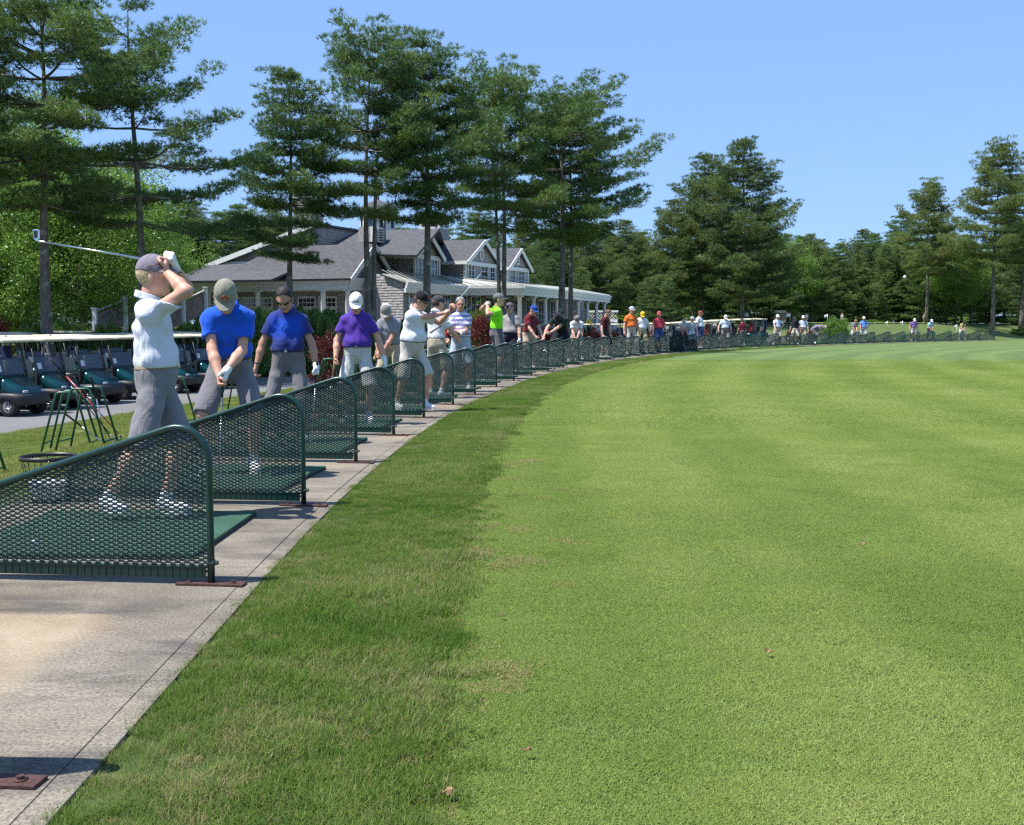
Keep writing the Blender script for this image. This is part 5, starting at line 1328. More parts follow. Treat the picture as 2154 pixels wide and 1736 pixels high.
# ================================================================== clubhouse
M_TRIM = plain('white_trim_paint', (0.74, 0.74, 0.73), 0.5, 0, 0.04, 3)
M_WALL = plain('wall_sheathing', (0.27, 0.265, 0.265), 0.85)
def shingle_mat():
    t = NT('weathered_cedar_shingle'); v = t.coord()
    n = t.noise(t.coord('Object', (7, 7, 7.6)), 1.0, 1); n2 = t.noise(v, 0.8, 4)
    c = t.ramp(n, [(0.3, (0.27, 0.25, 0.245)), (0.5, (0.38, 0.36, 0.355)), (0.7, (0.49, 0.465, 0.455))])
    c = t.mix(t.ramp(n2, [(0.45, (0, 0, 0)), (0.7, (0.5,) * 3)]), c, (0.29, 0.25, 0.225))
    t.color(c).set(Roughness=0.9); return t.mat
def roof_mat():
    t = NT('asphalt_roof_shingle'); v = t.coord('Object')
    sx = t.n('SeparateXYZ'); t.l(v, sx.inputs[0])
    n = t.noise(t.coord('Object', (4, 4, 9)), 1.0, 2); n2 = t.noise(v, 0.35, 4)
    c = t.ramp(n, [(0.3, (0.055, 0.057, 0.064)), (0.7, (0.10, 0.102, 0.11))])
    c = t.mix(t.ramp(n2, [(0.4, (0, 0, 0)), (0.75, (0.35,) * 3)]), c, (0.11, 0.108, 0.108))
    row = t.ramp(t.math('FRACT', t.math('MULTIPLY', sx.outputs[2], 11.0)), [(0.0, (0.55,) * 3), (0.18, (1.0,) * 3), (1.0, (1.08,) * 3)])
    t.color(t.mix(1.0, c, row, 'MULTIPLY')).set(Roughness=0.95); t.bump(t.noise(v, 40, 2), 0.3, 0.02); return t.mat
M_SHI, M_ROOF = shingle_mat(), roof_mat()
M_METAL = plain('pale_standing_seam', (0.50, 0.51, 0.46), 0.45, 0.2, 0.06, 1.5)
def glass_mat():
    t = NT('window_glass'); t.color((0.03, 0.04, 0.05)).set(Roughness=0.05); t.b.inputs['Specular IOR Level'].default_value = 0.8; return t.mat
M_GLASS = glass_mat()
BO = at_z(1095.5, 603.4, 3.45)
BA = R(22)
club_h = empty('clubhouse', (BO[0], BO[1], 0.0), PI / 2 - BA)
props(club_h, 'shingled clubhouse with dark roofs, white trim, gabled bays and a long columned porch', 'building')
srng = np.random.default_rng(5)
def shingles(parent, fr, poly):
    """courses of single shingles over a polygon (a, z); fr(a, z, depth) -> point"""
    P = np.array(poly); z0, z1 = P[:, 1].min(), P[:, 1].max(); V = []; F = []
    z = z0
    while z < z1 - 0.02:
        zm = min(z + 0.07, z1); xs = []
        for i in range(len(P)):
            a, b = P[i], P[(i + 1) % len(P)]
            if (a[1] - zm) * (b[1] - zm) < 0: xs.append(a[0] + (b[0] - a[0]) * (zm - a[1]) / (b[1] - a[1]))
        xs.sort()
        for k in range(0, len(xs) - 1, 2):
            x = xs[k]
            while x < xs[k + 1] - 0.01:
                wd = min(srng.uniform(0.10, 0.21), xs[k + 1] - x); top = min(z + 0.15, z1 + 0.01); d = srng.uniform(0.022, 0.034)
                b = len(V); zb = z - srng.uniform(0, 0.008)
                V += [fr(x, zb, 0.0), fr(x + wd - 0.006, zb, 0.0), fr(x + wd - 0.006, zb, d), fr(x, zb, d), fr(x, top, 0.004), fr(x + wd - 0.006, top, 0.004)]
                F += [(b, b + 1, b + 2, b + 3), (b + 3, b + 2, b + 5, b + 4), (b, b + 3, b + 4, b + 4), (b + 1, b + 5, b + 5, b + 2)]
                x += wd
        z += 0.135
    m = MB(); m.add(V, [tuple(dict.fromkeys(f)) for f in F]); o = m.build('shingle_courses', M_SHI, parent, fix=True); props(o, kind='stuff'); return o
def fs(s0): return lambda a, z, d: (s0 - d, a, z)          # wall that looks towards -s; a runs along t
def ft(t0): return lambda a, z, d: (a, t0 - d, z)          # wall that looks towards -t; a runs along s
def wall(name, fr, poly, thick=0.12, sh=True):
    m = MB(); n = len(poly)
    m.add([fr(a, z, 0.0) for a, z in poly] + [fr(a, z, -thick) for a, z in poly], [tuple(range(n)), tuple(range(2 * n - 1, n - 1, -1))] + [(k, (k + 1) % n, n + (k + 1) % n, n + k) for k in range(n)])
    o = m.build(name, M_WALL, club_h)
    if sh: shingles(o, fr, poly)
    return o
def board(name, p0, p1, w_, d_, parent=None, mat=None, up=(0, 0, 1)):
    """a straight board between two points, w_ deep sideways, d_ high"""
    p0, p1 = Vector(p0), Vector(p1); z = (p1 - p0).normalized(); x = Vector(up).cross(z)
    if x.length < 1e-3: x = Vector((1, 0, 0))
    x.normalize(); y = z.cross(x); M = Matrix((x, y, z)).transposed()
    m = MB(); m.box((p0 + p1) / 2, (w_, d_, (p1 - p0).length), M); return m.build(name, mat or M_TRIM, parent or club_h)
def win(fr, a, z, w_, h_, nx=2, nz=3, lights=1):
    """a framed window centred at (a, z) on a wall"""
    root = None
    m = MB(); e = 0.09
    def bx(a0, a1, z0, z1, d0, d1, mm):
        mm.add([fr(a0, z0, d0), fr(a1, z0, d0), fr(a1, z1, d0), fr(a0, z1, d0), fr(a0, z0, d1), fr(a1, z0, d1), fr(a1, z1, d1), fr(a0, z1, d1)],
               [(0, 1, 2, 3), (4, 7, 6, 5), (0, 4, 5, 1), (1, 5, 6, 2), (2, 6, 7, 3), (3, 7, 4, 0)])
    for (a0, a1, z0, z1) in ((a - w_ / 2 - e, a - w_ / 2, z - h_ / 2, z + h_ / 2), (a + w_ / 2, a + w_ / 2 + e, z - h_ / 2, z + h_ / 2), (a - w_ / 2 - e, a + w_ / 2 + e, z + h_ / 2, z + h_ / 2 + e * 1.3), (a - w_ / 2 - e * 1.2, a + w_ / 2 + e * 1.2, z - h_ / 2 - e, z - h_ / 2)):
        bx(a0, a1, z0, z1, 0.0, 0.065, m)
    o = m.build('window', M_TRIM, club_h)
    g = MB(); bx(a - w_ / 2, a + w_ / 2, z - h_ / 2, z + h_ / 2, 0.0, 0.034, g); g.build('pane', M_GLASS, o)
    k = MB()
    for L in range(lights):
        l0 = a - w_ / 2 + w_ * L / lights; lw = w_ / lights
        if L: bx(l0 - 0.035, l0 + 0.035, z - h_ / 2, z + h_ / 2, 0.034, 0.06, k)
        for q in range(1, nx): bx(l0 + lw * q / nx - 0.013, l0 + lw * q / nx + 0.013, z - h_ / 2, z + h_ / 2, 0.034, 0.05, k)
    for q in range(1, nz): bx(a - w_ / 2, a + w_ / 2, z - h_ / 2 + h_ * q / nz - (0.013 if q != nz // 2 or nz % 2 else 0.03), z - h_ / 2 + h_ * q / nz + 0.013, 0.034, 0.052, k)
    k.build('muntin', M_TRIM, o); return o
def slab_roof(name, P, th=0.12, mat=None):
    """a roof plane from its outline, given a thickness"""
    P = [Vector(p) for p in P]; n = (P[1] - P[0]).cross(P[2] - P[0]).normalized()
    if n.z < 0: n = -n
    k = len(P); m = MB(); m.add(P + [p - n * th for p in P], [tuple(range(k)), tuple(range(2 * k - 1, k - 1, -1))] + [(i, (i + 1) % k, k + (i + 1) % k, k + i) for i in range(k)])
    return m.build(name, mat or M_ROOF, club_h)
def gable_block(s0, s1, t0, t1, z0, ze, zp, gname, oh=0.30, fr_h=0.24):
    sm = (s0 + s1) / 2
    wall('side_wall', fs(s0), [(t0, z0), (t1, z0), (t1, ze), (t0, ze)])
    wall('far_wall', lambda a, z, d: (s1 + d, a, z), [(t0, z0), (t1, z0), (t1, ze), (t0, ze)], sh=False)
    wall('gable_wall', ft(t0), [(s0, z0), (s1, z0), (s1, ze), (sm, zp - 0.05), (s0, ze)])
    sl = (zp - ze) / (sm - s0)
    e0, e1 = s0 - oh, s1 + oh; zo = ze - sl * oh
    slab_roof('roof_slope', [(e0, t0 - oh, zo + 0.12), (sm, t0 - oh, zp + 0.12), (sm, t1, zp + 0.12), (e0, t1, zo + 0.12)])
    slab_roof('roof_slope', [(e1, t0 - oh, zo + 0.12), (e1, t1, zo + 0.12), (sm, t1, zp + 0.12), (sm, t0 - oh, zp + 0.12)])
    for e in (e0, e1): board('rake_board', (e, t0 - oh - 0.03, zo - 0.02), (sm, t0 - oh - 0.03, zp - 0.02), 0.05, 0.24)
    board('frieze', (s0 - 0.06, t0 - 0.07, ze - fr_h / 2 - 0.02), (s0 - 0.06, t1, ze - fr_h / 2 - 0.02), 0.07, fr_h)
    board('frieze', (s0 - 0.1, t0 - 0.09, ze - fr_h / 2 - 0.02), (s1 + 0.1, t0 - 0.09, ze - fr_h / 2 - 0.02), 0.07, fr_h, up=(0, 0, 1))
    board('eave_fascia', (e0 - 0.03, t0 - oh, zo + 0.02), (e0 - 0.03, t1, zo + 0.02), 0.05, 0.2)
    board('corner_board', (s0 - 0.02, t0 - 0.02, z0), (s0 - 0.02, t0 - 0.02, ze), 0.14, 0.14)
    board('corner_board', (s1 + 0.02, t0 - 0.02, z0), (s1 + 0.02, t0 - 0.02, ze), 0.14, 0.14)
# upper bays
gable_block(-3.8, -0.9, 4.6, 12.0, 3.5, 5.15, 6.15, 'a')
gable_block(2.9, 7.6, 4.7, 12.0, 3.5, 5.15, 6.42, 'b')
gable_block(9.7, 13.3, 4.8, 12.0, 3.5, 5.15, 6.3, 'c')
win(ft(4.6), -3.1, 4.45, 0.75, 0.95, 1, 2, 2); win(ft(4.6), -1.55, 4.45, 0.75, 0.95, 1, 2, 2); win(ft(4.6), -2.35, 5.55, 0.28, 0.32, 2, 2)
win(ft(4.7), 3.75, 4.45, 0.85, 1.0, 2, 3, 2); win(ft(4.7), 5.7, 4.45, 1.0, 1.0, 2, 3, 2); win(ft(4.7), 6.95, 4.45, 0.7, 1.0, 2, 3, 1)
win(ft(4.8), 10.6, 4.45, 0.85, 1.0, 2, 3, 2); win(ft(4.8), 12.2, 4.45, 1.0, 1.0, 2, 3, 2); win(ft(4.8), 11.5, 5.6, 0.34, 0.36, 2, 2)
m = MB()   # oval louvre
m.tube([(5.25 + 0.24 * math.cos(a), 4.64, 5.62 + 0.34 * math.sin(a)) for a in np.linspace(0, 2 * PI, 25)], 0.045, 6, cap=False); ov = m.build('oval_vent', M_TRIM, club_h)
for k in range(7):
    zz = 5.62 + (k - 3) * 0.085; hw = 0.22 * math.sqrt(max(0, 1 - ((zz - 5.62) / 0.34) ** 2)); m = MB(); m.box((5.25, 4.665, zz), (2 * hw, 0.03, 0.03)); m.build('slat', M_TRIM, ov)
# ground floor
wall('ground_floor_front', ft(3.9), [(-7.0, -0.4), (23, -0.4), (23, 3.5), (-7.0, 3.5)], sh=False)
wall('ground_floor_side', fs(-7.0), [(3.6, -0.4), (6.2, -0.4), (6.2, 4.2), (3.6, 3.5)])
for a in (-5.2, -3.4, -1.6, 0.6, 2.6, 4.8, 7.0, 9.2, 11.4, 13.6, 16, 18.5): win(ft(3.9), a, 2.1, 1.25, 1.7, 2, 4, 2)
for a in (-5.2, -3.4, 0.6, 2.6, 7.0): win(ft(3.9), a, 3.22, 1.25, 0.26, 4, 1, 1)
# porch with columns
def fz(s): return 0.078 * s
m = MB(); m.prism([(-7, 3.9), (-1.0, 3.0), (0, 0), (21.6, fz(21.6)), (21.6, 3.9)], -0.3, 0.42); m.build('porch_floor', plain('porch_boards', (0.30, 0.29, 0.27), 0.8), club_h)
front = [(-7.2, 3.35), (-1.1, 2.75), (-0.2, -0.2), (21.8, fz(21.8) - 0.2)]
back = [(-7.2, 4.7), (-1.1, 4.7), (-0.2, 4.7), (21.8, 4.9)]
zf_, zb_ = 3.52, 4.12
for k in range(3):
    a, b, c, d = front[k], front[k + 1], back[k + 1], back[k]
    rp = slab_roof('porch_roof', [(*a, zf_), (*b, zf_), (*c, zb_ if k else 3.95), (*d, zb_ if k else 3.95)], 0.06, M_METAL)
    L = math.dist(a, b); n = max(1, int(L / 0.55))
    for q in range(n + 1):
        t_ = q / n; p0 = Vector((*a, zf_)).lerp(Vector((*b, zf_)), t_); p1 = Vector((*d, zb_)).lerp(Vector((*c, zb_)), t_)
        if (p1 - p0).length > 0.3: board('seam', p0 + Vector((0, 0, 0.02)), p1 + Vector((0, 0, 0.02)), 0.03, 0.035, rp, M_METAL)
    up = Vector((0, 0, 1)); dv = (Vector((*b, 0)) - Vector((*a, 0))).normalized(); nv = Vector((dv.y, -dv.x, 0))
    for (z0, hh, off) in ((zf_ - 0.10, 0.12, 0.06), (zf_ - 0.24, 0.16, 0.01), (zf_ - 0.43, 0.22, -0.06)):
        A = Vector((*a, z0)) + nv * off; B_ = Vector((*b, z0)) + nv * off; board('entablature', A, B_, 0.12, hh)
def column(s, t, z0, z1, r=0.14):
    m = MB(); m.lathe([(r * 1.35, z0), (r * 1.35, z0 + 0.08), (r * 1.12, z0 + 0.14), (r, z0 + 0.2), (r * 1.02, z0 + 1.0), (r * 0.84, z1 - 0.2), (r * 0.95, z1 - 0.18), (r * 0.86, z1 - 0.14), (r * 1.2, z1 - 0.08)], 18, c=(s, t, 0))
    m.box((s, t, z1 - 0.04), (r * 2.7, r * 2.7, 0.08)); return m.build('column', M_TRIM, club_h)
for s in (0.15, 2.85, 5.3, 7.9, 10.6, 13.3, 16.0, 18.7, 21.3): column(s, fz(s) + 0.12, 0.42, zf_ - 0.54)
m = MB(); m.prism([(-0.2, 0.0), (21.6, fz(21.6)), (21.6, 3.8), (-0.2, 3.8)], zf_ - 0.12, zf_ - 0.10); m.build('porch_ceiling', M_TRIM, club_h)
for k in range(8):      # balustrade
    s0 = 0.35 + [0.15, 2.85, 5.3, 7.9, 10.6, 13.3, 16.0, 18.7][k] - 0.15; s1 = [2.85, 5.3, 7.9, 10.6, 13.3, 16.0, 18.7, 21.3][k] - 0.2
    if k < 3: continue
    b_ = board('railing', (s0, fz(s0) + 0.12, 1.25), (s1, fz(s1) + 0.12, 1.25), 0.07, 0.06)
    m = MB()
    n = int((s1 - s0) / 0.14)
    for q in range(1, n): s = s0 + (s1 - s0) * q / n; m.box((s, fz(s) + 0.12, 0.87), (0.035, 0.035, 0.7))
    m.build('baluster', M_TRIM, b_)
# far lattice screen at the end of the porch
m = MB(); m.box((22.6, 2.6, 1.0), (0.1, 2.9, 1.5)); fs_ = m.build('end_screen', M_TRIM, club_h)
m = MB(); m.box((22.6, 2.6, 2.35), (0.12, 3.0, 0.14)); m.build('screen_rail', M_TRIM, fs_)
for k in range(12):
    for sg in (-1, 1): m = MB(); m.box((22.58 + 0.01 * sg, 1.35 + k * 0.235, 2.02), (0.012, 0.03, 0.72), Matrix.Rotation(sg * 0.75, 3, 'X')); m.build('lattice_slat', M_TRIM, fs_)
# near wing with gable and corner columns
s0, s1, sm, tg, tl = -8.3, -4.1, -6.2, 6.0, 11.6
ze, zp = 3.82, 5.42
sl = (zp - ze) / (sm - s0)
slab_roof('wing_roof', [(s0 - 0.35, tg - 0.35, ze - 0.35 * sl + 0.12), (sm, tg - 0.35, zp + 0.12), (sm, tl, zp + 0.12), (s0 - 0.35, tl + 2.4, ze - 0.35 * sl + 0.12)])
slab_roof('wing_roof', [(s1 + 0.35, tg - 0.35, ze - 0.35 * sl + 0.12), (s1 + 0.35, tl, ze - 0.35 * sl + 0.12), (sm, tl, zp + 0.12), (sm, tg - 0.35, zp + 0.12)])
wall('wing_gable', ft(tg), [(s0 - 0.05, ze - 0.1), (s1 + 0.05, ze - 0.1), (sm, zp)])
for e in (s0 - 0.35, s1 + 0.35): board('rake_board', (e, tg - 0.38, ze - 0.35 * sl), (sm, tg - 0.38, zp), 0.05, 0.26)
slab_roof('lower_roof', [(-9.9, 9.5, 3.62), (-9.9, 15.9, 3.62), (-6.0, 16.2, 4.72), (-6.0, 9.5, 4.72)])
for z_, h_, o_ in ((ze - 0.18, 0.16, 0.16), (ze - 0.34, 0.2, 0.06), (ze - 0.55, 0.24, 0.0)):
    board('entablature', (s0 - o_, tg - o_, z_), (s0 - o_, tl + 4.0, z_), 0.12, h_); board('entablature', (s0 - o_, tg - o_ - 0.01, z_), (s1 + o_, tg - o_ - 0.01, z_), 0.12, h_)
for t in (6.12, 7.55, 11.5, 14.6): column(s0 + 0.12, t, 0.3, ze - 0.67, 0.15)
for s in (-6.3, -4.25): column(s, tg + 0.12, 0.3, ze - 0.67, 0.15)
wall('wing_wall', fs(-6.0), [(6.3, -0.4), (16.0, -0.4), (16.0, 3.3), (6.3, 3.3)])
for t in (8.6, 9.9, 12.6, 13.6, 14.6): win(fs(-6.0), t, 2.55, 0.95, 0.42, 4, 2); win(fs(-6.0), t, 1.55, 0.95, 1.2, 4, 3)
m = MB(); m.prism([(s0 - 0.2, tg - 0.2), (s1 + 0.2, tg - 0.2), (s1 + 0.2, 16), (s0 - 0.2, 16)], -0.4, 0.3); m.build('porch_floor', plain('porch_boards', (0.3, 0.29, 0.27), 0.8), club_h)
m = MB(); m.prism([(s0, tg), (s1, tg), (s1, 16), (s0, 16)], ze - 0.7, ze - 0.67); m.build('porch_ceiling', M_TRIM, club_h)
# main block behind
wall('main_gable', fs(-5.9), [(16.0, 4.6), (9.3, 4.6), (9.3, 6.62)])
wall('main_gable', ft(9.4), [(-6.0, 4.9), (-6.0, 6.6), (-1.3, 6.6)])
slab_roof('main_roof', [(-6.2, 16.4, 4.65), (-6.2, 9.3, 6.75), (10, 9.3, 6.75), (10, 16.4, 4.65)])
board('rake_board', (-6.22, 16.4, 4.52), (-6.22, 9.3, 6.62), 0.05, 0.26)
board('water_table', (-6.05, 9.4, 4.74), (-6.05, 16.1, 4.74), 0.06, 0.12)
slab_roof('main_roof', [(-6.1, 3.3, 4.9), (-6.1, 9.5, 5.2), (-1.5, 9.5, 6.65), (-1.5, 4.2, 6.65)])
slab_roof('main_roof', [(-1.5, 4.2, 6.65), (-1.5, 9.5, 6.65), (14, 9.5, 6.65), (14, 8.6, 6.6), (6, 7.5, 6.4)])
m = MB(); m.box((4, 10.5, 2.3), (17, 8.5, 4.4)); m.build('main_core', M_WALL, club_h)
win(fs(-5.9), 11.9, 5.15, 0.5, 0.5, 1, 4)
m = MB(); m.box((-4.2, 6.9, 6.15), (1.4, 0.9, 0.8)); dm = m.build('roof_dormer', M_SHI, club_h)
m = MB(); m.box((-4.2, 6.42, 6.15), (0.6, 0.06, 0.8)); m.box((-4.91, 6.5, 6.15), (0.05, 0.2, 0.8)); m.build('dormer_trim', M_TRIM, dm)
for k in range(5): m = MB(); m.box((-4.2, 6.38, 5.88 + k * 0.13), (0.42, 0.05, 0.05), Matrix.Rotation(0.4, 3, 'X')); m.build('slat', M_BLACK, dm)
def tower(s, t, z0, z1, w_, louvre):
    fr_s = fs(s - w_ / 2); 
    m = MB(); m.box((s, t, (z0 + z1) / 2), (w_ - 0.02, w_ - 0.02, z1 - z0)); o = m.build('chimney', M_WALL, club_h)
    shingles(o, fs(s - w_ / 2), [(t - w_ / 2, z0), (t + w_ / 2, z0), (t + w_ / 2, z1), (t - w_ / 2, z1)]); shingles(o, ft(t - w_ / 2), [(s - w_ / 2, z0), (s + w_ / 2, z0), (s + w_ / 2, z1), (s - w_ / 2, z1)])
    zt = z1 + louvre
    m = MB()
    for a in (-1, 1):
        for b in (-1, 1): m.box((s + a * (w_ / 2 - 0.06), t + b * (w_ / 2 - 0.06), (z1 + zt) / 2), (0.22, 0.22, louvre))
    m.box((s, t, zt + 0.06), (w_ + 0.3, w_ + 0.3, 0.12)); m.box((s, t, z1 + 0.04), (w_ + 0.12, w_ + 0.12, 0.08)); m.build('lantern_frame', M_TRIM, o)
    m = MB(); m.box((s, t, (z1 + zt) / 2), (w_ - 0.5, w_ - 0.5, louvre - 0.02)); m.build('lantern_core', M_BLACK, o)
    for k in range(5):
        z = z1 + 0.12 + (louvre - 0.15) * k / 4
        m = MB(); m.box((s, t, z), (w_ - 0.14, w_ - 0.14, 0.04)); m.build('slat', M_TRIM, o)
tower(4.0, 16.1, 4.3, 9.3, 1.35, 0.62)
tower(6.0, 8.2, 5.8, 7.3, 1.3, 0.6)
# octagonal cupola
c8 = [(1.12 * math.cos(PI / 8 + k * PI / 4), 1.12 * math.sin(PI / 8 + k * PI / 4)) for k in range(8)]
m = MB(); m.prism([(x + 4.0, y + 11.1) for x, y in c8], 6.0, 7.05); cu = m.build('cupola', M_SHI, club_h)
m = MB(); m.prism([(x * 0.98 + 4.0, y * 0.98 + 11.1) for x, y in c8], 7.05, 8.25); m.build('cupola_lantern', M_TRIM, cu)
for k in range(8):
    a = k * PI / 4 + PI / 4; x, y = 1.0 * math.cos(a), 1.0 * math.sin(a)
    m = MB(); m.box((4.0 + x, 11.1 + y, 7.65), (0.06, 0.36, 0.75), Matrix.Rotation(a, 3, 'Z')); m.build('cupola_window', M_GLASS, cu)
m = MB(); m.lathe([(1.4, 8.25), (1.4, 8.33), (0.85, 8.75), (0.12, 9.05), (0.05, 9.5)], 8, c=(4.0, 11.1, 0), smooth=False); m.build('cupola_roof', M_ROOF, cu)
m = MB(); m.lathe([(0.09, 6.2), (0.09, 7.6)], 8, c=(0.6, 8.8, 0)); m.build('vent_pipe', M_BLACK, club_h)

# ------------------------------------------------------------------ timber ramps beside the clubhouse
M_GREYW = plain('weathered_grey_wood', (0.20, 0.17, 0.15), 0.85, 0, 0.25, 4)
M_RAIL = plain('pale_grey_rail', (0.42, 0.41, 0.40), 0.7)
def ramp(pts, D, base, label):
    """sloping solid parapet with white cap rail and posts, drawn from its rail line"""
    P = [at_y(px, py, D + k * 1.2) for k, (px, py) in enumerate(pts)]
    root = empty('timber_ramp', (P[0][0], P[0][1], gz(P[0][0], P[0][1]))); o = np.array(root.location)
    for k in range(len(P) - 1):
        a, b = P[k] - o, P[k + 1] - o; n = 5
        d = (b - a); d[2] = 0; d /= np.linalg.norm(d); nv = np.array([-d[1], d[0], 0])
        for q in range(6):
            f0, f1 = 0.10 + q * 0.15, 0.10 + q * 0.15 + 0.14
            m = MB(); a0 = a - [0, 0, f1]; b0 = b - [0, 0, f1]
            m.add([a0, b0, b0 + [0, 0, f1 - f0], a0 + [0, 0, f1 - f0], a0 + nv * 0.03, b0 + nv * 0.03, b0 + nv * 0.03 + [0, 0, f1 - f0], a0 + nv * 0.03 + [0, 0, f1 - f0]], [(0, 1, 2, 3), (7, 6, 5, 4), (0, 4, 5, 1), (1, 5, 6, 2), (2, 6, 7, 3), (3, 7, 4, 0)])
            m.build('plank', M_GREYW, root)
        m = MB(); m.add([a + nv * 0.06, b + nv * 0.06, b - nv * 0.06, a - nv * 0.06, a + nv * 0.06 + [0, 0, 0.06], b + nv * 0.06 + [0, 0, 0.06], b - nv * 0.06 + [0, 0, 0.06], a - nv * 0.06 + [0, 0, 0.06]], [(0, 1, 2, 3), (7, 6, 5, 4), (0, 4, 5, 1), (1, 5, 6, 2), (2, 6, 7, 3), (3, 7, 4, 0)]); m.build('cap_rail', M_RAIL, root)
    for k in range(len(P)):
        a = P[k] - o; m = MB(); m.box((a[0], a[1], (a[2] + 0.12 - 0.2) / 2), (0.16, 0.16, a[2] + 0.32)); m.box((a[0], a[1], a[2] + 0.16), (0.21, 0.21, 0.05)); m.build('post', M_TRIM, root)
    props(root, label, 'ramp')
ramp([(199, 657), (263, 632), (300, 620)], 44.0, 0, 'grey timber ramp with white posts rising behind the second cart row')
ramp([(330, 655), (385, 634), (432, 612)], 47.0, 0, 'upper flight of grey timber ramp with white posts near the clubhouse')
# ================================================================== trees and shrubs
def leaf_mat(name, c0, c1, c2, trans=0.42, scale=0.7):
    t = NT(name); t.t.nodes.remove(t.b)
    g = t.n('NewGeometry'); oi = t.n('ObjectInfo')
    n = t.noise(t.coord('Object'), scale, 3)
    n = t.math('ADD', t.math('MULTIPLY', n, 0.8), t.math('MULTIPLY', g.outputs['Random Per Island'], 0.28))
    n = t.math('ADD', n, t.math('MULTIPLY', t.math('SUBTRACT', oi.outputs['Random'], 0.5), 0.16))
    c = t.ramp(n, [(0.34, c0), (0.54, c1), (0.78, c2)])
    d = t.n('BsdfDiffuse'); tr = t.n('BsdfTranslucent'); gl = t.n('BsdfGlossy'); gl.inputs['Roughness'].default_value = 0.45; gl.inputs[0].default_value = (0.8, 0.85, 0.8, 1)
    t.l(c, d.inputs[0]); t.l(c, tr.inputs[0])
    m = t.n('MixShader'); m.inputs[0].default_value = trans; t.l(d.outputs[0], m.inputs[1]); t.l(tr.outputs[0], m.inputs[2])
    m2 = t.n('MixShader'); m2.inputs[0].default_value = 0.04; t.l(m.outputs[0], m2.inputs[1]); t.l(gl.outputs[0], m2.inputs[2])
    t.l(m2.outputs[0], t.o.inputs[0]); return t.mat
M_PINE = leaf_mat('pine_needles', (0.050, 0.110, 0.034), (0.112, 0.198, 0.048), (0.22, 0.30, 0.068))
M_PINEB = leaf_mat('pine_needles_olive', (0.062, 0.115, 0.034), (0.138, 0.205, 0.050), (0.26, 0.30, 0.078))
M_LEAF = leaf_mat('broad_leaves', (0.09, 0.18, 0.03), (0.17, 0.30, 0.045), (0.28, 0.43, 0.07), 0.5)
M_JUN = leaf_mat('juniper_sprays', (0.06, 0.125, 0.022), (0.13, 0.23, 0.035), (0.22, 0.32, 0.055), 0.3, 1.5)
M_RED = leaf_mat('barberry_leaves', (0.07, 0.010, 0.012), (0.14, 0.020, 0.018), (0.23, 0.05, 0.03), 0.25, 2.0)
M_YEL = leaf_mat('golden_leaves', (0.2, 0.25, 0.02), (0.35, 0.38, 0.03), (0.5, 0.5, 0.06), 0.3, 2.0)
def bark(name, a, b, c):
    t = NT(name); v = t.coord('Object', (1, 1, 0.28)); n = t.noise(v, 9, 5, 0.65)
    col = t.ramp(n, [(0.3, a), (0.55, b), (0.75, c)])
    li = t.ramp(t.noise(t.coord('Object'), 3.2, 4, 0.6), [(0.56, (0, 0, 0)), (0.68, (0.75,) * 3)]); col = t.mix(li, col, (0.38, 0.40, 0.30))
    t.color(col).set(Roughness=0.9); t.bump(n, 0.8, 0.05); return t.mat
M_BARK = bark('pine_bark', (0.065, 0.05, 0.04), (0.16, 0.135, 0.11), (0.28, 0.245, 0.20))

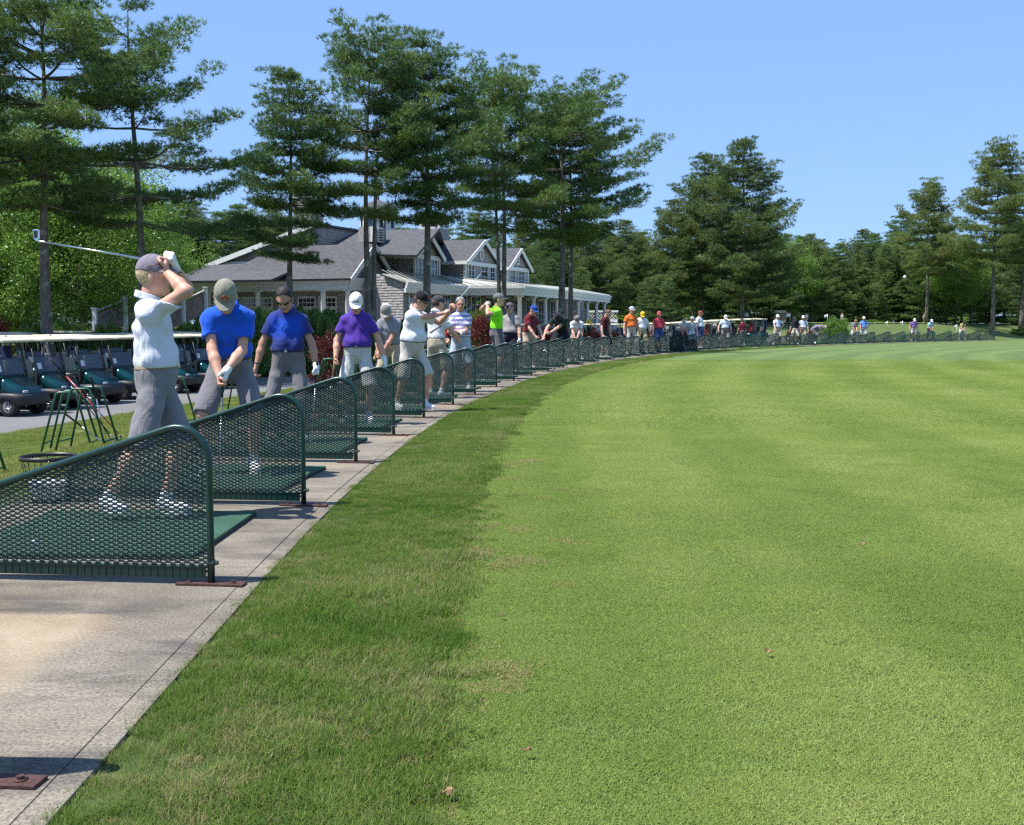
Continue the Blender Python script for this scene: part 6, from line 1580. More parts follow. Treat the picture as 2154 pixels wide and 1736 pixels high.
def blades(C, Dv, L, Wd, rg):
    """triangles: base at C, pointing along Dv"""
    n = len(C); r = rg.normal(size=(n, 3)); side = np.cross(Dv, r); side /= np.linalg.norm(side, axis=1, keepdims=True) + 1e-9
    V = np.stack([C - side * (Wd / 2)[:, None], C + side * (Wd / 2)[:, None], C + Dv * L[:, None]], 1).reshape(-1, 3)
    return V, np.arange(n * 3).reshape(-1, 3)
def unit(a): return a / (np.linalg.norm(a, axis=-1, keepdims=True) + 1e-9)
def pine(seed, H, cb, maxr, r0=0.17, dens=1.0, sparse=0.12, needle=0.175, lean=0.0, taper=0.8, mat=None, fork=False, tufts=29, gap=1.15):
    rg = np.random.default_rng(seed)
    tr = MB(); pts = []; ph = rg.uniform(0, 6)
    for k in range(13):
        z = H * k / 12 * 0.985; pts.append((0.10 * math.sin(z * 0.35 + ph) * z / 8 + lean * z, 0.10 * math.cos(z * 0.3 + ph) * z / 8, z))
    rad = [r0 * (1 - 0.93 * (k / 12) ** 0.9) * (1.25 if k == 0 else 1) for k in range(13)]
    tr.tube(pts, rad, 10)
    if fork:
        p2 = [(p[0] + 0.02 + 0.55 * (k / 12) ** 0.6, p[1] + 0.25 * (k / 12), p[2] * 0.96) for k, p in enumerate(pts)]; tr.tube(p2, [r * 0.8 for r in rad], 10)
    P = np.array(pts)
    def axis(z): return np.array([np.interp(z, P[:, 2], P[:, 0]), np.interp(z, P[:, 2], P[:, 1]), z])
    br = MB(); CC = []; CRr = []
    z = cb * H; zb = z; sc0 = (H / 15) ** 0.5
    while z < H * 0.975:
        t = (z - zb) / (H - zb)
        env = (0.60 + 1.8 * t if t < 0.22 else 1.0) * (1 - max(0, (t - 0.22) / 0.78)) ** taper + 0.05
        n = int(rg.integers(5, 8)) if t < 0.85 else 4; az0 = rg.uniform(0, 6.28); sk_ = rg.uniform(0.75, 1.15)
        for b in range(n):
            if rg.random() < sparse: continue
            L = max(0.35, maxr * env * sk_ * rg.uniform(0.5, 1.2)); az = az0 + 6.28 * b / n + rg.normal(0, 0.25)
            e0 = R(-6 + 40 * t ** 1.2) + rg.normal(0, 0.08); up = rg.uniform(0.08, 0.26)
            c = axis(z + rg.uniform(-0.08, 0.08)); h = np.array([math.cos(az), math.sin(az), 0])
            f = np.linspace(0, 1, 7)
            Q = c + np.outer(f * L * math.cos(e0), h) + np.outer(f * L * math.sin(e0) + up * L * f ** 2.2 - 0.06 * L * np.sin(f * PI), [0, 0, 1])
            br.tube(Q, np.linspace(0.016 + 0.010 * L, 0.007, 7), 5, cap=False)
            sdv = np.array([-h[1], h[0], 0]); nc = max(2, int(L / 0.40 * dens))
            for f_ in np.linspace(0.30 if L > 1.2 else 0.45, 1.0, nc):
                q = np.array([np.interp(f_, f, Q[:, k]) for k in range(3)])
                for sg in ((-1, 1) if f_ < 0.93 else (0,)):
                    lat = sg * (0.26 * L * (1.15 - f_) + 0.12) * rg.uniform(0.35, 1.2)
                    if rg.random() < 0.10: continue
                    CC.append(q + sdv * lat + h * abs(lat) * 0.6 + np.array([0, 0, rg.uniform(0.0, 0.12)])); CRr.append(rg.uniform(0.25, 0.46) * sc0)
                    if abs(lat) > 0.3: br.tube([q, CC[-1]], [0.012, 0.005], 4, cap=False)
        z += rg.uniform(0.62, 0.98) * sc0 * (1 - 0.35 * t) * gap
    for k_ in range(4): CC.append(axis(H * (0.955 + 0.015 * k_)) + rg.normal(0, 0.08, 3)); CRr.append(0.2 * sc0)
    CC = np.array(CC); CRr = np.array(CRr)
    nt = np.maximum(6, (tufts * (CRr / 0.32) ** 2)).astype(int); ci = np.repeat(np.arange(len(CC)), nt)
    dd = unit(rg.normal(size=(len(ci), 3)) * np.array([1, 1, 0.7]) + np.array([0, 0, 0.22])); rr = rg.uniform(0.25, 1.0, len(ci)) ** 0.55
    TC = CC[ci] + dd * (rr * CRr[ci])[:, None] * np.array([1.4, 1.4, 0.36])
    k = 7; C = np.repeat(TC, k, 0); D_ = unit(np.repeat(dd, k, 0) * 0.7 + rg.normal(0, 0.55, (len(C), 3)) + np.array([0, 0, 0.40]))
    V, F = blades(C + rg.normal(0, 0.02, C.shape), D_, rg.uniform(0.7, 1.3, len(C)) * needle, rg.uniform(0.7, 1.3, len(C)) * needle * 0.145, rg)
    return tr.mesh('trunk', M_BARK), br.mesh('branch', M_BARK), np_mesh('needles', V, F, mat or M_PINE)
def leafy(seed, rx, ry, rz, zc, n_cl, n_leaf, leaf, mat, core=0.55, up=0.2, trunk_h=None, r0=0.12):
    """crown of leaf clusters spread through an uneven volume"""
    rg = np.random.default_rng(seed); C = []; 
    d = unit(rg.normal(size=(n_cl, 3))); rad = rg.uniform(core, 1.0, n_cl) ** 0.6 * rg.uniform(0.8, 1.12, n_cl)
    cc = d * rad[:, None] * np.array([rx, ry, rz]) + np.array([0, 0, zc])
    cr = rg.uniform(0.16, 0.34, n_cl) * (rx * ry * rz) ** (1 / 3)
    idx = rg.integers(0, n_cl, n_leaf); dd = unit(rg.normal(size=(n_leaf, 3))); rr = rg.uniform(0.3, 1.0, n_leaf) ** 0.5
    p = cc[idx] + dd * (rr * cr[idx])[:, None] * np.array([1.15, 1.15, 0.8])
    p = p[p[:, 2] > 0.02]
    D_ = unit(dd[:len(p)] * 0.5 + rg.normal(0, 0.6, (len(p), 3)) + np.array([0, 0, up]))
    V, F = blades(p, D_, rg.uniform(0.7, 1.3, len(p)) * leaf, rg.uniform(0.7, 1.3, len(p)) * leaf * 0.62, rg)
    me = np_mesh('leaves', V, F, mat)
    tk = None
    if trunk_h:
        m = MB(); m.tube([(0, 0, 0), (0.05, 0.03, trunk_h * 0.5), (0, 0.05, trunk_h)], [r0 * 1.2, r0 * 0.9, r0 * 0.6], 8)
        for k in range(9):
            e = cc[rg.integers(0, n_cl)]; s = rg.uniform(0.4, 1.0); a = np.array([0.03, 0.03, trunk_h * s]); m.tube([a, a * 0.5 + e * 0.5 - [0, 0, 0.2], e], [r0 * 0.5, r0 * 0.3, 0.02], 6)
        tk = m.mesh('trunk', M_BARK)
    return tk, me
PV = [pine(11, 15.0, 0.46, 3.5, 0.22, 1.0, 0.10, taper=0.6), pine(23, 15.0, 0.45, 4.3, 0.22, 1.0, 0.16, taper=0.5), pine(37, 15.0, 0.40, 3.3, 0.21, 1.0, 0.10, taper=0.72),
      pine(41, 19.0, 0.16, 5.6, 0.26, 0.8, 0.08, 0.27, mat=M_PINEB, taper=0.72, tufts=13, gap=1.0), pine(59, 13.0, 0.20, 2.9, 0.14, 0.8, 0.08, 0.2, taper=0.65, tufts=18, gap=1.0), pine(67, 15.0, 0.48, 3.9, 0.20, 1.0, 0.12, fork=True, taper=0.55), pine(73, 15.0, 0.42, 4.6, 0.21, 0.9, 0.30, taper=0.5, gap=1.6), pine(83, 12.0, 0.04, 3.4, 0.15, 0.75, 0.06, 0.25, taper=0.6, tufts=16, gap=1.0), pine(97, 19.0, 0.38, 4.7, 0.24, 0.85, 0.12, 0.27, taper=0.6, tufts=13, gap=1.0, mat=M_PINEB)]

LV = [leafy(5, 3.2, 3.2, 3.6, 4.9, 130, 42000, 0.115, M_LEAF, trunk_h=4.5), leafy(6, 3.6, 3.4, 4.2, 5.6, 140, 42000, 0.125, M_LEAF, trunk_h=5.0)]
def add_tree(kind, v, x, y, sc_, rz, label, group, cat='pine tree', name='pine_tree', zs=None, dz=-0.1):
    root = empty(name, (x, y, gz(x, y) + dz), rz); root.scale = (sc_, sc_, zs or sc_)
    if kind == 'p':
        link('trunk', PV[v][0], root); c = link('crown', PV[v][2], root); link('branch', PV[v][1], c)
    else:
        if LV[v][0]: link('trunk', LV[v][0], root)
        link('crown', LV[v][1], root)
    return props(root, label, cat, group)
def pine_at(px, ytop, D, v, rz, label, group=None, wid=1.0, shape=15.0):
    p = at_y(px, 682, D); x, y = p[0], D; zt = at_y(px, ytop, D)[2]; z0 = gz(x, y) - 0.1
    Hs = (zt - z0) / {3: 19.0, 4: 13.0, 7: 12.0, 8: 19.0}.get(v, 15.0)
    return add_tree('p', v, x, y, Hs * wid, rz, label, group, zs=Hs)
NEARG = 'tall pines in front of the clubhouse'
pine_at(100, -70, 38, 1, 0.4, 'tall pine whose bare trunk stands behind the swung iron, above the carts', NEARG, 1.15)
pine_at(298, -18, 40, 6, 2.6, 'tall open pine rising behind the cap of the striped-polo golfer', NEARG, 1.05)
pine_at(-130, -40, 36, 2, 1.0, 'pine whose boughs reach in over the parked carts beside the first tall trunk', NEARG, 1.2)
pine_at(612, 146, 44, 2, 0.3, 'pine with layered boughs directly behind the dark-haired golfer', NEARG, 1.0)
pine_at(776, 70, 46, 5, 0.0, 'twin-stemmed pine with lichen-pale trunks behind the purple polo golfer', NEARG, 1.0)
pine_at(897, 78, 48, 0, 1.3, 'tall pine behind the golfer in the black cap', NEARG, 1.1)
pine_at(1058, 152, 52, 5, 2.6, 'fork-stemmed pine rising behind the neon-shirted golfer', NEARG, 0.95)
pine_at(1180, 166, 55, 1, 4.2, 'broad pine at the far porch with long right-hand boughs', NEARG, 1.12)
pine_at(1199, 215, 57.5, 0, 0.9, 'slimmer pine trunk close behind the broad porch pine', NEARG, 0.9)
pine_at(1560, 296, 104, 3, 0.5, 'big spreading pine standing over the far cart row', 'large pines beyond the range', 1.16)
pine_at(1476, 326, 112, 3, 2.1, 'big pine just behind the spreading pine over the cart row', 'large pines beyond the range', 1.1)
pine_at(1415, 420, 106, 3, 4.0, 'shorter bushy pine left of the big spreading pine', 'large pines beyond the range', 1.0)
pine_at(2088, 305, 118, 8, 1.1, 'very tall pine with a long bare trunk beyond the last dividers', 'large pines beyond the range', 1.0)
pine_at(1948, 384, 126, 8, 3.0, 'tall pine with rounded top beyond the practice green', 'large pines beyond the range', 1.05)
pine_at(2148, 380, 128, 0, 0.2, 'pine at the wood edge beyond the tall bare-trunked pine', 'large pines beyond the range', 1.15)
# the wood behind
r = random.Random(12)
wood = []
def wood_row(x0, x1, D0, D1, yt0, yt1, n, who, vs=(4, 2, 0, 3)):
    for k in range(n):
        px = x0 + (x1 - x0) * (k + r.uniform(0.2, 0.8)) / n; D = r.uniform(D0, D1); yt = r.uniform(yt0, yt1)
        v = r.choice(vs); o = pine_at(px, yt, D, v, r.uniform(0, 6.28), 'background pine in the wood ' + who, 'wood ' + who, r.uniform(0.95, 1.35)); wood.append(o)
wood_row(300, 620, 86, 100, 400, 470, 9, 'behind the left end of the clubhouse')
wood_row(-160, 330, 62, 84, 330, 450, 12, 'behind the bright green trees by the carts', (4, 7, 0))
wood_row(600, 1000, 92, 108, 455, 520, 10, 'behind the clubhouse roofs', (4, 7, 2))
wood_row(960, 1370, 92, 112, 430, 520, 13, 'behind the clubhouse porch', (4, 7, 2, 3))
wood_row(1000, 1420, 88, 96, 540, 590, 9, 'low along the porch end', (7, 7, 4))
wood_row(1340, 1720, 112, 132, 480, 560, 12, 'behind the big spreading pine', (3, 7, 7))
wood_row(1640, 1960, 132, 150, 470, 540, 14, 'beyond the practice green', (4, 7, 7, 3))
wood_row(1880, 2300, 132, 150, 440, 540, 14, 'at the right edge beyond the range', (7, 2, 3, 7))
wood_row(1300, 2280, 150, 175, 520, 590, 40, 'deep in the far wood', (7, 7, 4))
wood_row(-250, 1350, 115, 145, 480, 570, 36, 'deep behind the clubhouse', (7, 7, 4))
wood_row(-300, 2400, 185, 215, 560, 610, 46, 'at the back of the far wood', (7,))
# bright broad-leaved trees by the carts
for k, (px, D, sc_, v) in enumerate(((170, 46, 1.0, 0), (60, 50, 1.15, 1), (250, 52, 0.95, 1), (-40, 47, 1.1, 0), (330, 60, 0.75, 0), (2010, 131, 1.0, 1), (1990, 138, 1.1, 0), (1660, 120, 0.9, 1))):
    p = at_y(px, 682, D)
    add_tree('l', v, p[0], D, sc_, k * 1.3, ['bright green leafy tree behind the carts, nearest the first tall pine', 'bright green leafy tree behind the carts at the frame edge', 'bright green leafy tree beside the timber ramp', 'bright green leafy tree reaching in beside the first pine', 'small leafy tree near the clubhouse ramp', 'leafy green tree under the tall bare-trunked pine', 'leafy green tree in the wood edge beyond the practice green', 'leafy green tree by the big spreading pine'][k], 'broad-leaved trees', 'tree', 'leafy_tree')
# shrubs
SH = {'jun': leafy(31, 1.2, 1.0, 0.72, 0.5, 80, 20000, 0.075, M_JUN, 0.35, 0.35), 'red': leafy(32, 0.8, 0.8, 1.0, 0.85, 60, 11000, 0.055, M_RED, 0.4, 0.5), 'grn': leafy(33, 1.4, 1.2, 1.0, 0.85, 60, 10000, 0.10, M_LEAF, 0.4, 0.2), 'yel': leafy(34, 0.5, 0.5, 0.5, 0.4, 25, 2500, 0.08, M_YEL, 0.4, 0.4)}
def shrub(kind, px, D, ytop, wpx, label, group, name='shrub', cat='shrub'):
    p = at_y(px, ytop, D); z0 = gz(p[0], D) - 0.05; Hn = {'jun': 1.3, 'red': 1.95, 'grn': 1.95, 'yel': 0.95}[kind]; Wn = {'jun': 2.6, 'red': 1.9, 'grn': 3.1, 'yel': 1.15}[kind]
    o = link(name, SH[kind][1]); o.location = (p[0], D, z0); o.scale = (wpx / FD * D / Wn,) * 2 + ((p[2] - z0) / Hn,); o.rotation_euler = (0, 0, px * 0.7)
    return props(o, label, cat, group)
HG = 'junipers along the clubhouse'
for k, (px, D, yt, wp, lab) in enumerate(((140, 41, 652, 90, 'beneath the bright green trees behind the carts'), (70, 40, 662, 90, 'at the edge behind the carts'), (215, 41, 658, 90, 'in front of the timber ramp'), (395, 42, 655, 110, 'under the upper ramp'), (460, 43, 640, 110, 'behind the bright blue polo golfer'), (545, 43, 625, 100, 'between the blue-shirted golfers'), (560, 45, 628, 100, 'just behind the gap of the blue-shirted golfers'), (640, 44, 622, 110, 'beside the dark-haired golfer'), (690, 43, 640, 90, 'above the dark red bush'), (705, 46, 630, 100, 'in front of the wing columns'), (790, 46, 650, 100, 'at the foot of the twin-stemmed pine'), (850, 47, 655, 80, 'beside the grey mesh-capped golfer'), (300, 42, 660, 100, 'behind the striped-polo golfer'))):
    shrub('jun', px, D, yt, wp, 'green spreading juniper ' + lab, HG, 'juniper_shrub')
shrub('red', 690, 30.0, 683, 96, 'tall dark red barberry bush between the navy and purple golfers', 'red shrubs', 'barberry_bush')
shrub('red', 726, 31.5, 700, 70, 'dark red barberry bush edge behind the purple polo golfer', 'red shrubs', 'barberry_bush')
shrub('red', 1012, 52, 646, 70, 'rust red bush below the porch beside the neon-shirted golfer', 'red shrubs', 'barberry_bush')
shrub('grn', 1005, 54, 634, 60, 'green bush topping the rust red bush by the porch', 'green shrubs', 'green_bush')
shrub('red', 1250, 50, 687, 60, 'low red barberry behind the bareheaded maroon golfer', 'red shrubs', 'barberry_bush')
shrub('red', 1285, 52, 689, 50, 'low red barberry between the maroon and orange golfers', 'red shrubs', 'barberry_bush')
shrub('red', 1662, 80, 690, 26, 'small red barberry at the far end of the cart row', 'red shrubs', 'barberry_bush')
shrub('red', 1706, 83, 690, 26, 'small red barberry behind the bending grey-shirted person', 'red shrubs', 'barberry_bush')
shrub('grn', 1760, 92, 664, 66, 'round green bush between the cart row and the practice green', 'green shrubs', 'green_bush')
shrub('yel', 1238, 68, 664, 22, 'golden shrub at the foot of the porch', None, 'golden_shrub')
shrub('red', 4, 45, 652, 40, 'dark red shrub at the left behind the carts', 'red shrubs', 'barberry_bush')
shrub('yel', 30, 46, 655, 50, 'yellow-green shrub beside the dark red shrub behind the carts', None, 'golden_shrub')
shrub('grn', 2150, 122, 690, 60, 'low green brush at the foot of the tall bare-trunked pine', 'green shrubs', 'green_bush')
for k in range(16):
    px = 1830 + k * 22 + (k * 37) % 13; shrub('grn', px, 134 + (k * 29) % 9, 672 + (k * 17) % 14, 50, 'green undergrowth bush at the wood edge beyond the practice green', 'undergrowth at the wood edge', 'green_bush')
for k in range(14):
    px = 1290 + k * 33; shrub('grn', px, 118 + (k * 29) % 9, 668 + (k * 17) % 14, 50, 'green undergrowth bush below the big spreading pines', 'undergrowth below the big pines', 'green_bush')

for k in range(34):
    px = 1240 + k * 29 + (k * 31) % 17; shrub('grn', px, 152 + (k * 29) % 24, 655 + (k * 17) % 16, 60, 'dark thicket bush deep between the far pine trunks', 'thicket deep in the far wood', 'green_bush')

# ------------------------------------------------------------------ practice-green things
M_POLE = plain('white_flag_pole', (0.75, 0.75, 0.72), 0.5); M_FLAG = plain('white_flag_cloth', (0.8, 0.8, 0.78), 0.8)
def flag(px, ytop, D, h_, label):
    p = at_y(px, ytop, D); z0 = gz(p[0], D) + 0.03; root = empty('hole_flag', (p[0], D, z0)); h = max(0.7, p[2] - z0)
    m = MB(); m.tube([(0, 0, 0), (0, 0, h)], 0.02, 6); m.build('pole', M_POLE, root)
    m = MB(); V = []; F = []
    for i in range(6):
        for k in range(4): V.append((-0.02 - i * 0.075 * h_, 0.03 * math.sin(i * 1.3), h - 0.02 - k * 0.11 * h_ - 0.02 * i))
    for i in range(5):
        for k in range(3): F.append((i * 4 + k, i * 4 + k + 1, i * 4 + k + 5, i * 4 + k + 4))
    m.add(V, F, 0, True); fo = m.build('flag', M_FLAG, root); md = fo.modifiers.new('thickness', 'SOLIDIFY'); md.thickness = 0.012
    props(root, label, 'flag', 'flags on the practice green')
for a in ((1575, 658, 108, 1.0, 'white hole flag standing behind the maroon-shirted person'), (1662, 659, 110, 1.0, 'white hole flag between the stone pillar and the green bush'), (1663 + 78, 661, 112, 0.8, 'white hole flag left of the round green bush'),
          (1867, 678, 112, 0.6, 'short white putting flag beside the royal blue putter'), (1883 + 16, 676, 114, 0.6, 'short white putting flag behind the royal blue putter'), (2013, 683, 110, 0.6, 'short white putting flag by the straw yellow golfer')): flag(*a)
p = at_y(1641, 660, 116); z0 = gz(p[0], 116); kio = empty('stone_pillar', (p[0], 116, z0))
M_STONE = plain('field_stone', (0.36, 0.27, 0.21), 0.9, 0, 0.35, 3, 0.5, 12)
hh = at_y(1641, 660, 116)[2] - z0
rr_ = random.Random(4); z = 0.0
while z < hh - 0.05:
    x = -0.55; dz = rr_.uniform(0.16, 0.24)
    while x < 0.5:
        w_ = rr_.uniform(0.2, 0.4); m = MB(); m.box((x + w_ / 2, 0, z + dz / 2), (w_ - 0.02, 0.6 + rr_.uniform(0, 0.05), dz - 0.02)); m.build('stone', M_STONE, kio, 0.02); x += w_
    z += dz
m = MB(); m.box((0, 0, hh + 0.1), (1.5, 0.9, 0.12)); m.box((0, 0, hh + 0.24), (1.1, 0.7, 0.16)); m.build('cap_stone', plain('dark_cap', (0.16, 0.15, 0.14), 0.8), kio, 0.02)
props(kio, 'small stone pillar with dark cap among the far pines', 'pillar')
# dry leaves on the grass
M_DRY = plain('dry_leaf_brown', (0.30, 0.17, 0.09), 0.8, 0, 0.3, 30)
for k, (px, py, lab) in enumerate(((1055, 1300, 'curled dry leaf at the edge of the long grass'), (1617, 1378, 'dry leaf on the open mown grass'), (1816, 1150, 'small dry leaf far out on the mown grass'), (1660, 940, 'dead leaf scrap on the mown grass ahead'), (1110, 1590, 'reddish dry leaf by the worn patch'), (940, 1680, 'pale dry leaf in the long grass'))):
    q = at_z(px, py, 0.0); m = MB(); rr_ = random.Random(k); V = [(0, 0, 0.012)]
    for a in range(9): V.append((0.018 * math.cos(a * 0.7) * rr_.uniform(0.5, 1.2), 0.012 * math.sin(a * 0.7) * rr_.uniform(0.5, 1.2), rr_.uniform(0.0, 0.022)))
    m.add(V, [(0, a + 1, (a + 1) % 9 + 1) for a in range(9)]); o = m.build('dry_leaf', M_DRY); o.location = (q[0], q[1], 0.012); md = o.modifiers.new('t', 'SOLIDIFY'); md.thickness = 0.002
    props(o, lab, 'leaf')
# ================================================================== grass blades
def blade_mat(name, cols, trans=0.4):
    t = NT(name); t.t.nodes.remove(t.b)
    at = t.n('Attribute'); at.attribute_name = 'tint'; at.attribute_type = 'INSTANCER'
    g = t.n('NewGeometry')
    n = t.math('ADD', t.math('MULTIPLY', g.outputs['Random Per Island'], 0.55), t.math('MULTIPLY', at.outputs['Fac'], 0.45))
    c = t.ramp(n, cols)
    d = t.n('BsdfDiffuse'); tr = t.n('BsdfTranslucent'); gl = t.n('BsdfGlossy'); gl.inputs['Roughness'].default_value = 0.35
    t.l(c, d.inputs[0]); t.l(c, tr.inputs[0])
    m = t.n('MixShader'); m.inputs[0].default_value = trans; t.l(d.outputs[0], m.inputs[1]); t.l(tr.outputs[0], m.inputs[2])
    m2 = t.n('MixShader'); m2.inputs[0].default_value = 0.006; t.l(m.outputs[0], m2.inputs[1]); t.l(gl.outputs[0], m2.inputs[2])
    t.l(m2.outputs[0], t.o.inputs[0]); return t.mat
GB_R = blade_mat('rough_blades', [(0.0, (0.05, 0.112, 0.016)), (0.38, (0.096, 0.18, 0.027)), (0.63, (0.152, 0.238, 0.043)), (0.79, (0.25, 0.288, 0.094)), (0.92, (0.40, 0.33, 0.175))])
GB_F = blade_mat('fairway_blades', [(0.0, (0.115, 0.205, 0.042)), (0.38, (0.215, 0.305, 0.069)), (0.7, (0.325, 0.405, 0.112)), (0.92, (0.49, 0.49, 0.20))])
GB_T = blade_mat('dry_blades', [(0.0, (0.22, 0.2, 0.07)), (0.5, (0.36, 0.28, 0.13)), (1.0, (0.45, 0.36, 0.2))])
GB_L = blade_mat('lawn_blades', [(0.0, (0.10, 0.165, 0.03)), (0.4, (0.175, 0.235, 0.05)), (0.7, (0.25, 0.285, 0.08)), (0.9, (0.40, 0.34, 0.16))])
def clump(seed, n, rad, h0, h1, wd, bend, mat):
    rg = np.random.default_rng(seed)
    a = rg.uniform(0, 2 * PI, n); r_ = rad * np.sqrt(rg.uniform(0, 1, n)); x, y = r_ * np.cos(a), r_ * np.sin(a)
    az = rg.uniform(0, 2 * PI, n); h = rg.uniform(h0, h1, n); bd = rg.uniform(0.2, 1.0, n) * bend
    dx, dy = np.cos(az), np.sin(az); sx, sy = -dy * wd / 2, dx * wd / 2
    V = []
    for f, ww in ((0.0, 1.0), (0.55, 0.8)):
        ox = dx * h * bd * f ** 2; oy = dy * h * bd * f ** 2; z = h * f * (1 - 0.25 * bd * f)
        V += [np.stack([x + ox - sx * ww, y + oy - sy * ww, z], 1), np.stack([x + ox + sx * ww, y + oy + sy * ww, z], 1)]
    V.append(np.stack([x + dx * h * bd, y + dy * h * bd, h * (1 - 0.25 * bd)], 1))
    V = np.stack(V, 1).reshape(-1, 3); b = np.arange(n)[:, None] * 5
    F = np.concatenate([b + np.array([[0, 1, 3]]), b + np.array([[0, 3, 2]]), b + np.array([[2, 3, 4]])])
    return np_mesh('grass_clump', V, F, mat)
def grass_obj(name, pts, scl, tint, protos, label, hz=None):
    """scatter instances of the clump meshes over points"""
    V = np.asarray(pts, np.float32)
    me = bpy.data.meshes.new(name); me.vertices.add(len(V)); me.vertices.foreach_set('co', V.ravel()); me.update()
    rg = np.random.default_rng(len(V))
    for nm, arr in (('scl', scl), ('tint', tint), ('rz', rg.uniform(0, 6.283, len(V)))):
        at = me.attributes.new(nm, 'FLOAT', 'POINT'); at.data.foreach_set('value', np.asarray(arr, np.float32))
    o = link(name, me)
    ng = bpy.data.node_groups.new(name + '_nodes', 'GeometryNodeTree')
    ng.interface.new_socket('Geometry', in_out='INPUT', socket_type='NodeSocketGeometry'); ng.interface.new_socket('Geometry', in_out='OUTPUT', socket_type='NodeSocketGeometry')
    N = ng.nodes; gi = N.new('NodeGroupInput'); go = N.new('NodeGroupOutput')
    m2p = N.new('GeometryNodeMeshToPoints'); ng.links.new(gi.outputs[0], m2p.inputs[0])
    iop = N.new('GeometryNodeInstanceOnPoints'); ng.links.new(m2p.outputs[0], iop.inputs['Points'])
    g2i = N.new('GeometryNodeGeometryToInstance')
    for pm in protos:
        # the prototype mesh enters through an object that itself is not rendered
        po = bpy.data.objects.new(name + '_proto', pm); PROTO.objects.link(po); 
        oi = N.new('GeometryNodeObjectInfo'); oi.inputs['Object'].default_value = po; ng.links.new(oi.outputs['Geometry'], g2i.inputs[0])
    ng.links.new(g2i.outputs[0], iop.inputs['Instance']); iop.inputs['Pick Instance'].default_value = True
    ri = N.new('FunctionNodeRandomValue'); ri.data_type = 'INT'
    ri.inputs[4].default_value = 0; ri.inputs[5].default_value = len(protos) - 1; ng.links.new(ri.outputs[2], iop.inputs['Instance Index'])
    for nm, sock in (('scl', 'Scale'), ('rz', 'Rotation')):
        na = N.new('GeometryNodeInputNamedAttribute'); na.data_type = 'FLOAT'; na.inputs['Name'].default_value = nm
        cb = N.new('ShaderNodeCombineXYZ')
        if sock == 'Scale':
            for k in range(3): ng.links.new(na.outputs[0], cb.inputs[k])
        else: ng.links.new(na.outputs[0], cb.inputs[2])
        ng.links.new(cb.outputs[0], iop.inputs[sock])
    ng.links.new(iop.outputs[0], go.inputs[0])
    md = o.modifiers.new('scatter', 'NODES'); md.node_group = ng
    return props(o, label, 'grass', None, 'stuff')
PROTO = bpy.data.collections.new('grass_prototypes')      # not linked to the scene: sources for the scatter only
CR = [clump(s, 70, 0.085, 0.022, 0.06, 0.0030, 1.2, GB_R) for s in (1, 2, 3, 6, 7)] + [clump(4, 50, 0.08, 0.04, 0.08, 0.003, 1.4, GB_R), clump(5, 40, 0.08, 0.02, 0.05, 0.003, 1.5, GB_T)]
CF = [clump(s, 640, 0.14, 0.007, 0.016, 0.0025, 1.9, GB_F) for s in (11, 12, 13)]
CFB = [clump(s, 640, 0.32, 0.007, 0.015, 0.006, 1.9, GB_F) for s in (14, 15)]
CL = [clump(s, 120, 0.16, 0.03, 0.06, 0.006, 1.2, GB_L) for s in (21, 22)]
CD = [clump(31, 60, 0.08, 0.012, 0.03, 0.0036, 1.8, GB_T)]
def vnoise(x, y, sc_, seed):
    """smooth value noise"""
    rg = np.random.default_rng(seed); G = rg.random((64, 64)); X, Y = np.asarray(x) * sc_, np.asarray(y) * sc_
    i, j = np.floor(X).astype(int), np.floor(Y).astype(int); fx, fy = X - i, Y - j; fx = fx * fx * (3 - 2 * fx); fy = fy * fy * (3 - 2 * fy)
    g = lambda a, b: G[a % 64, b % 64]
    return (g(i, j) * (1 - fx) + g(i + 1, j) * fx) * (1 - fy) + (g(i, j + 1) * (1 - fx) + g(i + 1, j + 1) * fx) * fy
gr = np.random.default_rng(99)
def scatter(s0, s1, o0, o1, dens, dzz):
    n = int((s1 - s0) * (o1 - o0) * dens); s = gr.uniform(s0, s1, n); o = gr.uniform(o0, o1, n); x, y = so(s, o); z = zso(s, o) + dzz
    # only what the camera can see, with a margin for a step aside
    k = (y > 2.2) & (np.abs(x) < y * 0.56 + 1.2)
    return x[k], y[k], z[k], s[k], o[k]
# long grass of the rough strip, its edges ragged
X, Y, Z, S, O = [], [], [], [], []
for (a, b, dn) in ((-1.5, 8, 560), (8, 18, 380), (18, 40, 170), (40, 70, 70)):
    x, y, z, s, o = scatter(a, b, 0.22, 1.75, dn, -0.014)
    ed = 1.36 + 0.14 * gr.normal(0, 0.6, len(x)) * (gr.random(len(x)) < 0.5) + 0.16 * (vnoise(x, y, 1.7, 3) - 0.5) + 0.10 * (vnoise(x, y, 6, 4) - 0.5); k = o < ed
    k &= (o > 0.235 + 0.06 * vnoise(x, y, 5, 9))
    X.append(x[k]); Y.append(y[k]); Z.append(z[k]); S.append(s[k]); O.append(o[k])
X, Y, Z, S, O = map(np.concatenate, (X, Y, Z, S, O))
hn = vnoise(X, Y, 0.9, 5) * 0.6 + vnoise(X, Y, 3.1, 6) * 0.4
scl = (0.52 + 0.6 * hn) * (0.72 + 0.4 * sstep(0.35, 0.9, O)) * (1 + 0.012 * np.maximum(0, Y - 10))
tint = np.clip(-0.05 + 1.25 * (vnoise(X, Y, 1.2, 7) * 0.55 + vnoise(X, Y, 4.3, 8) * 0.45) + gr.normal(0, 0.12, len(X)), 0, 1)
grass_obj('rough_grass', np.stack([X, Y, Z], 1), scl, tint, CR, 'long uneven green grass strip along the concrete walk')
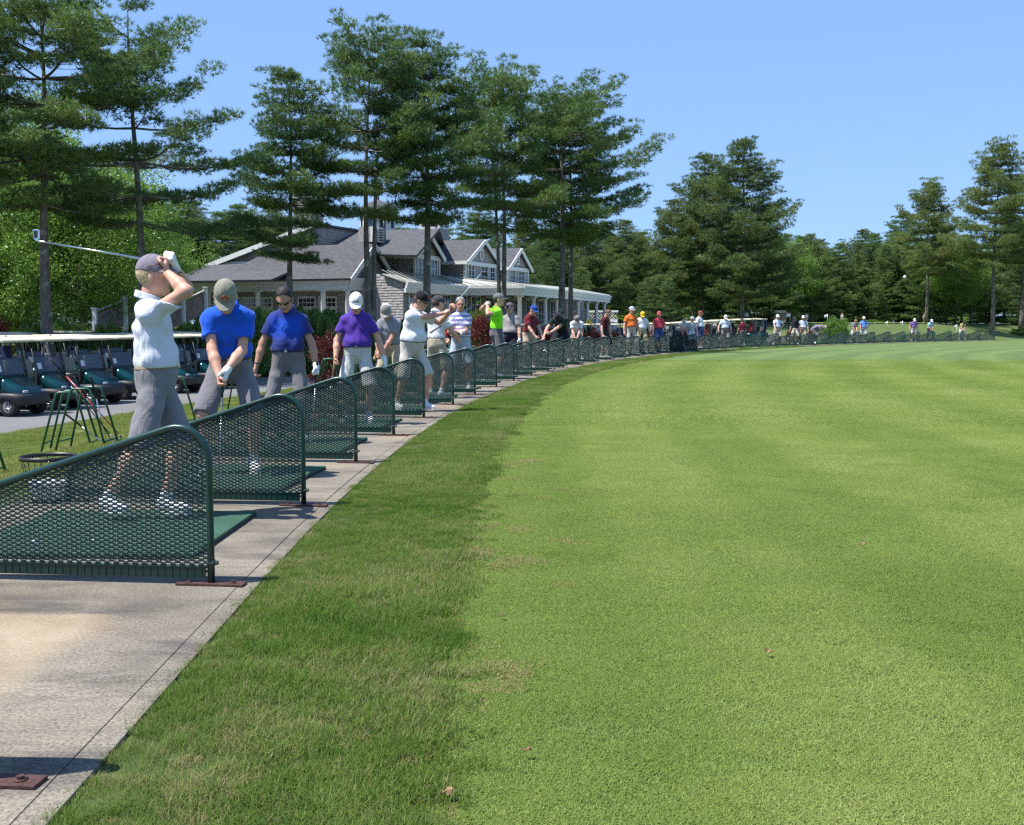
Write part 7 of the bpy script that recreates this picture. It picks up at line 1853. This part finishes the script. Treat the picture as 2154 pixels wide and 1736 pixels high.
# mown grass
x, y, z, s, o = scatter(-1.5, 16, 1.18, 11, 150, -0.019); k = (o > 1.18 + 0.1 * vnoise(x, y, 3, 2)) & (y < 15)
tn = np.clip(0.05 + 0.65 * (vnoise(x, y, 0.7, 17) * 0.55 + vnoise(x, y, 2.3, 18) * 0.45) + 0.17 * np.sin(o * 2 * PI / 2.3) + 0.08 * np.sin(o * 2 * PI / 0.76) + 0.25 * gr.random(len(x)), 0, 1)
grass_obj('fairway_grass', np.stack([x, y, z], 1)[k], gr.uniform(0.8, 1.25, k.sum()), tn[k], CF, 'short mown green grass of the driving range')
x, y, z, s, o = scatter(8, 48, 1.2, 26, 30, -0.021); k = (y > 11.5) & (y < 44) & (gr.random(len(x)) < np.clip((y - 11.5) / 3, 0, 1) * np.clip((46 - y) / 18, 0, 1))
tn = np.clip(0.0 + 0.75 * (vnoise(x, y, 0.4, 17) * 0.55 + vnoise(x, y, 1.3, 18) * 0.45) + 0.19 * np.sin(o * 2 * PI / 2.3) + 0.08 * np.sin(o * 2 * PI / 0.76) + 0.25 * gr.random(len(x)), 0, 1)
grass_obj('fairway_grass_ahead', np.stack([x, y, z], 1)[k], gr.uniform(0.8, 1.3, k.sum()), tn[k], CFB, 'short mown green grass farther out on the range')
# dry patches
x, y, z, s, o = scatter(-1.5, 9, 1.30, 2.3, 130, -0.02); nz = vnoise(x, y, 2.4, 41) * 0.6 + vnoise(x, y, 7, 42) * 0.4; k = (nz > 0.63 + 0.2 * (o - 1.3)) 
grass_obj('dry_grass_patches', np.stack([x, y, z], 1)[k], gr.uniform(0.7, 1.2, k.sum()), gr.random(k.sum()), CD, 'tan dry grass patches by the long grass')
# lawn behind the tee
x, y, z, s, o = scatter(0, 40, -9.15, -2.3, 42, -0.01)
grass_obj('lawn_grass', np.stack([x, y, z], 1), gr.uniform(0.7, 1.2, len(x)), np.clip(0.1 + 0.8 * vnoise(x, y, 0.9, 51) + gr.normal(0, 0.15, len(x)), 0, 1), CL, 'sunlit lawn grass between the tee walk and the cart path')
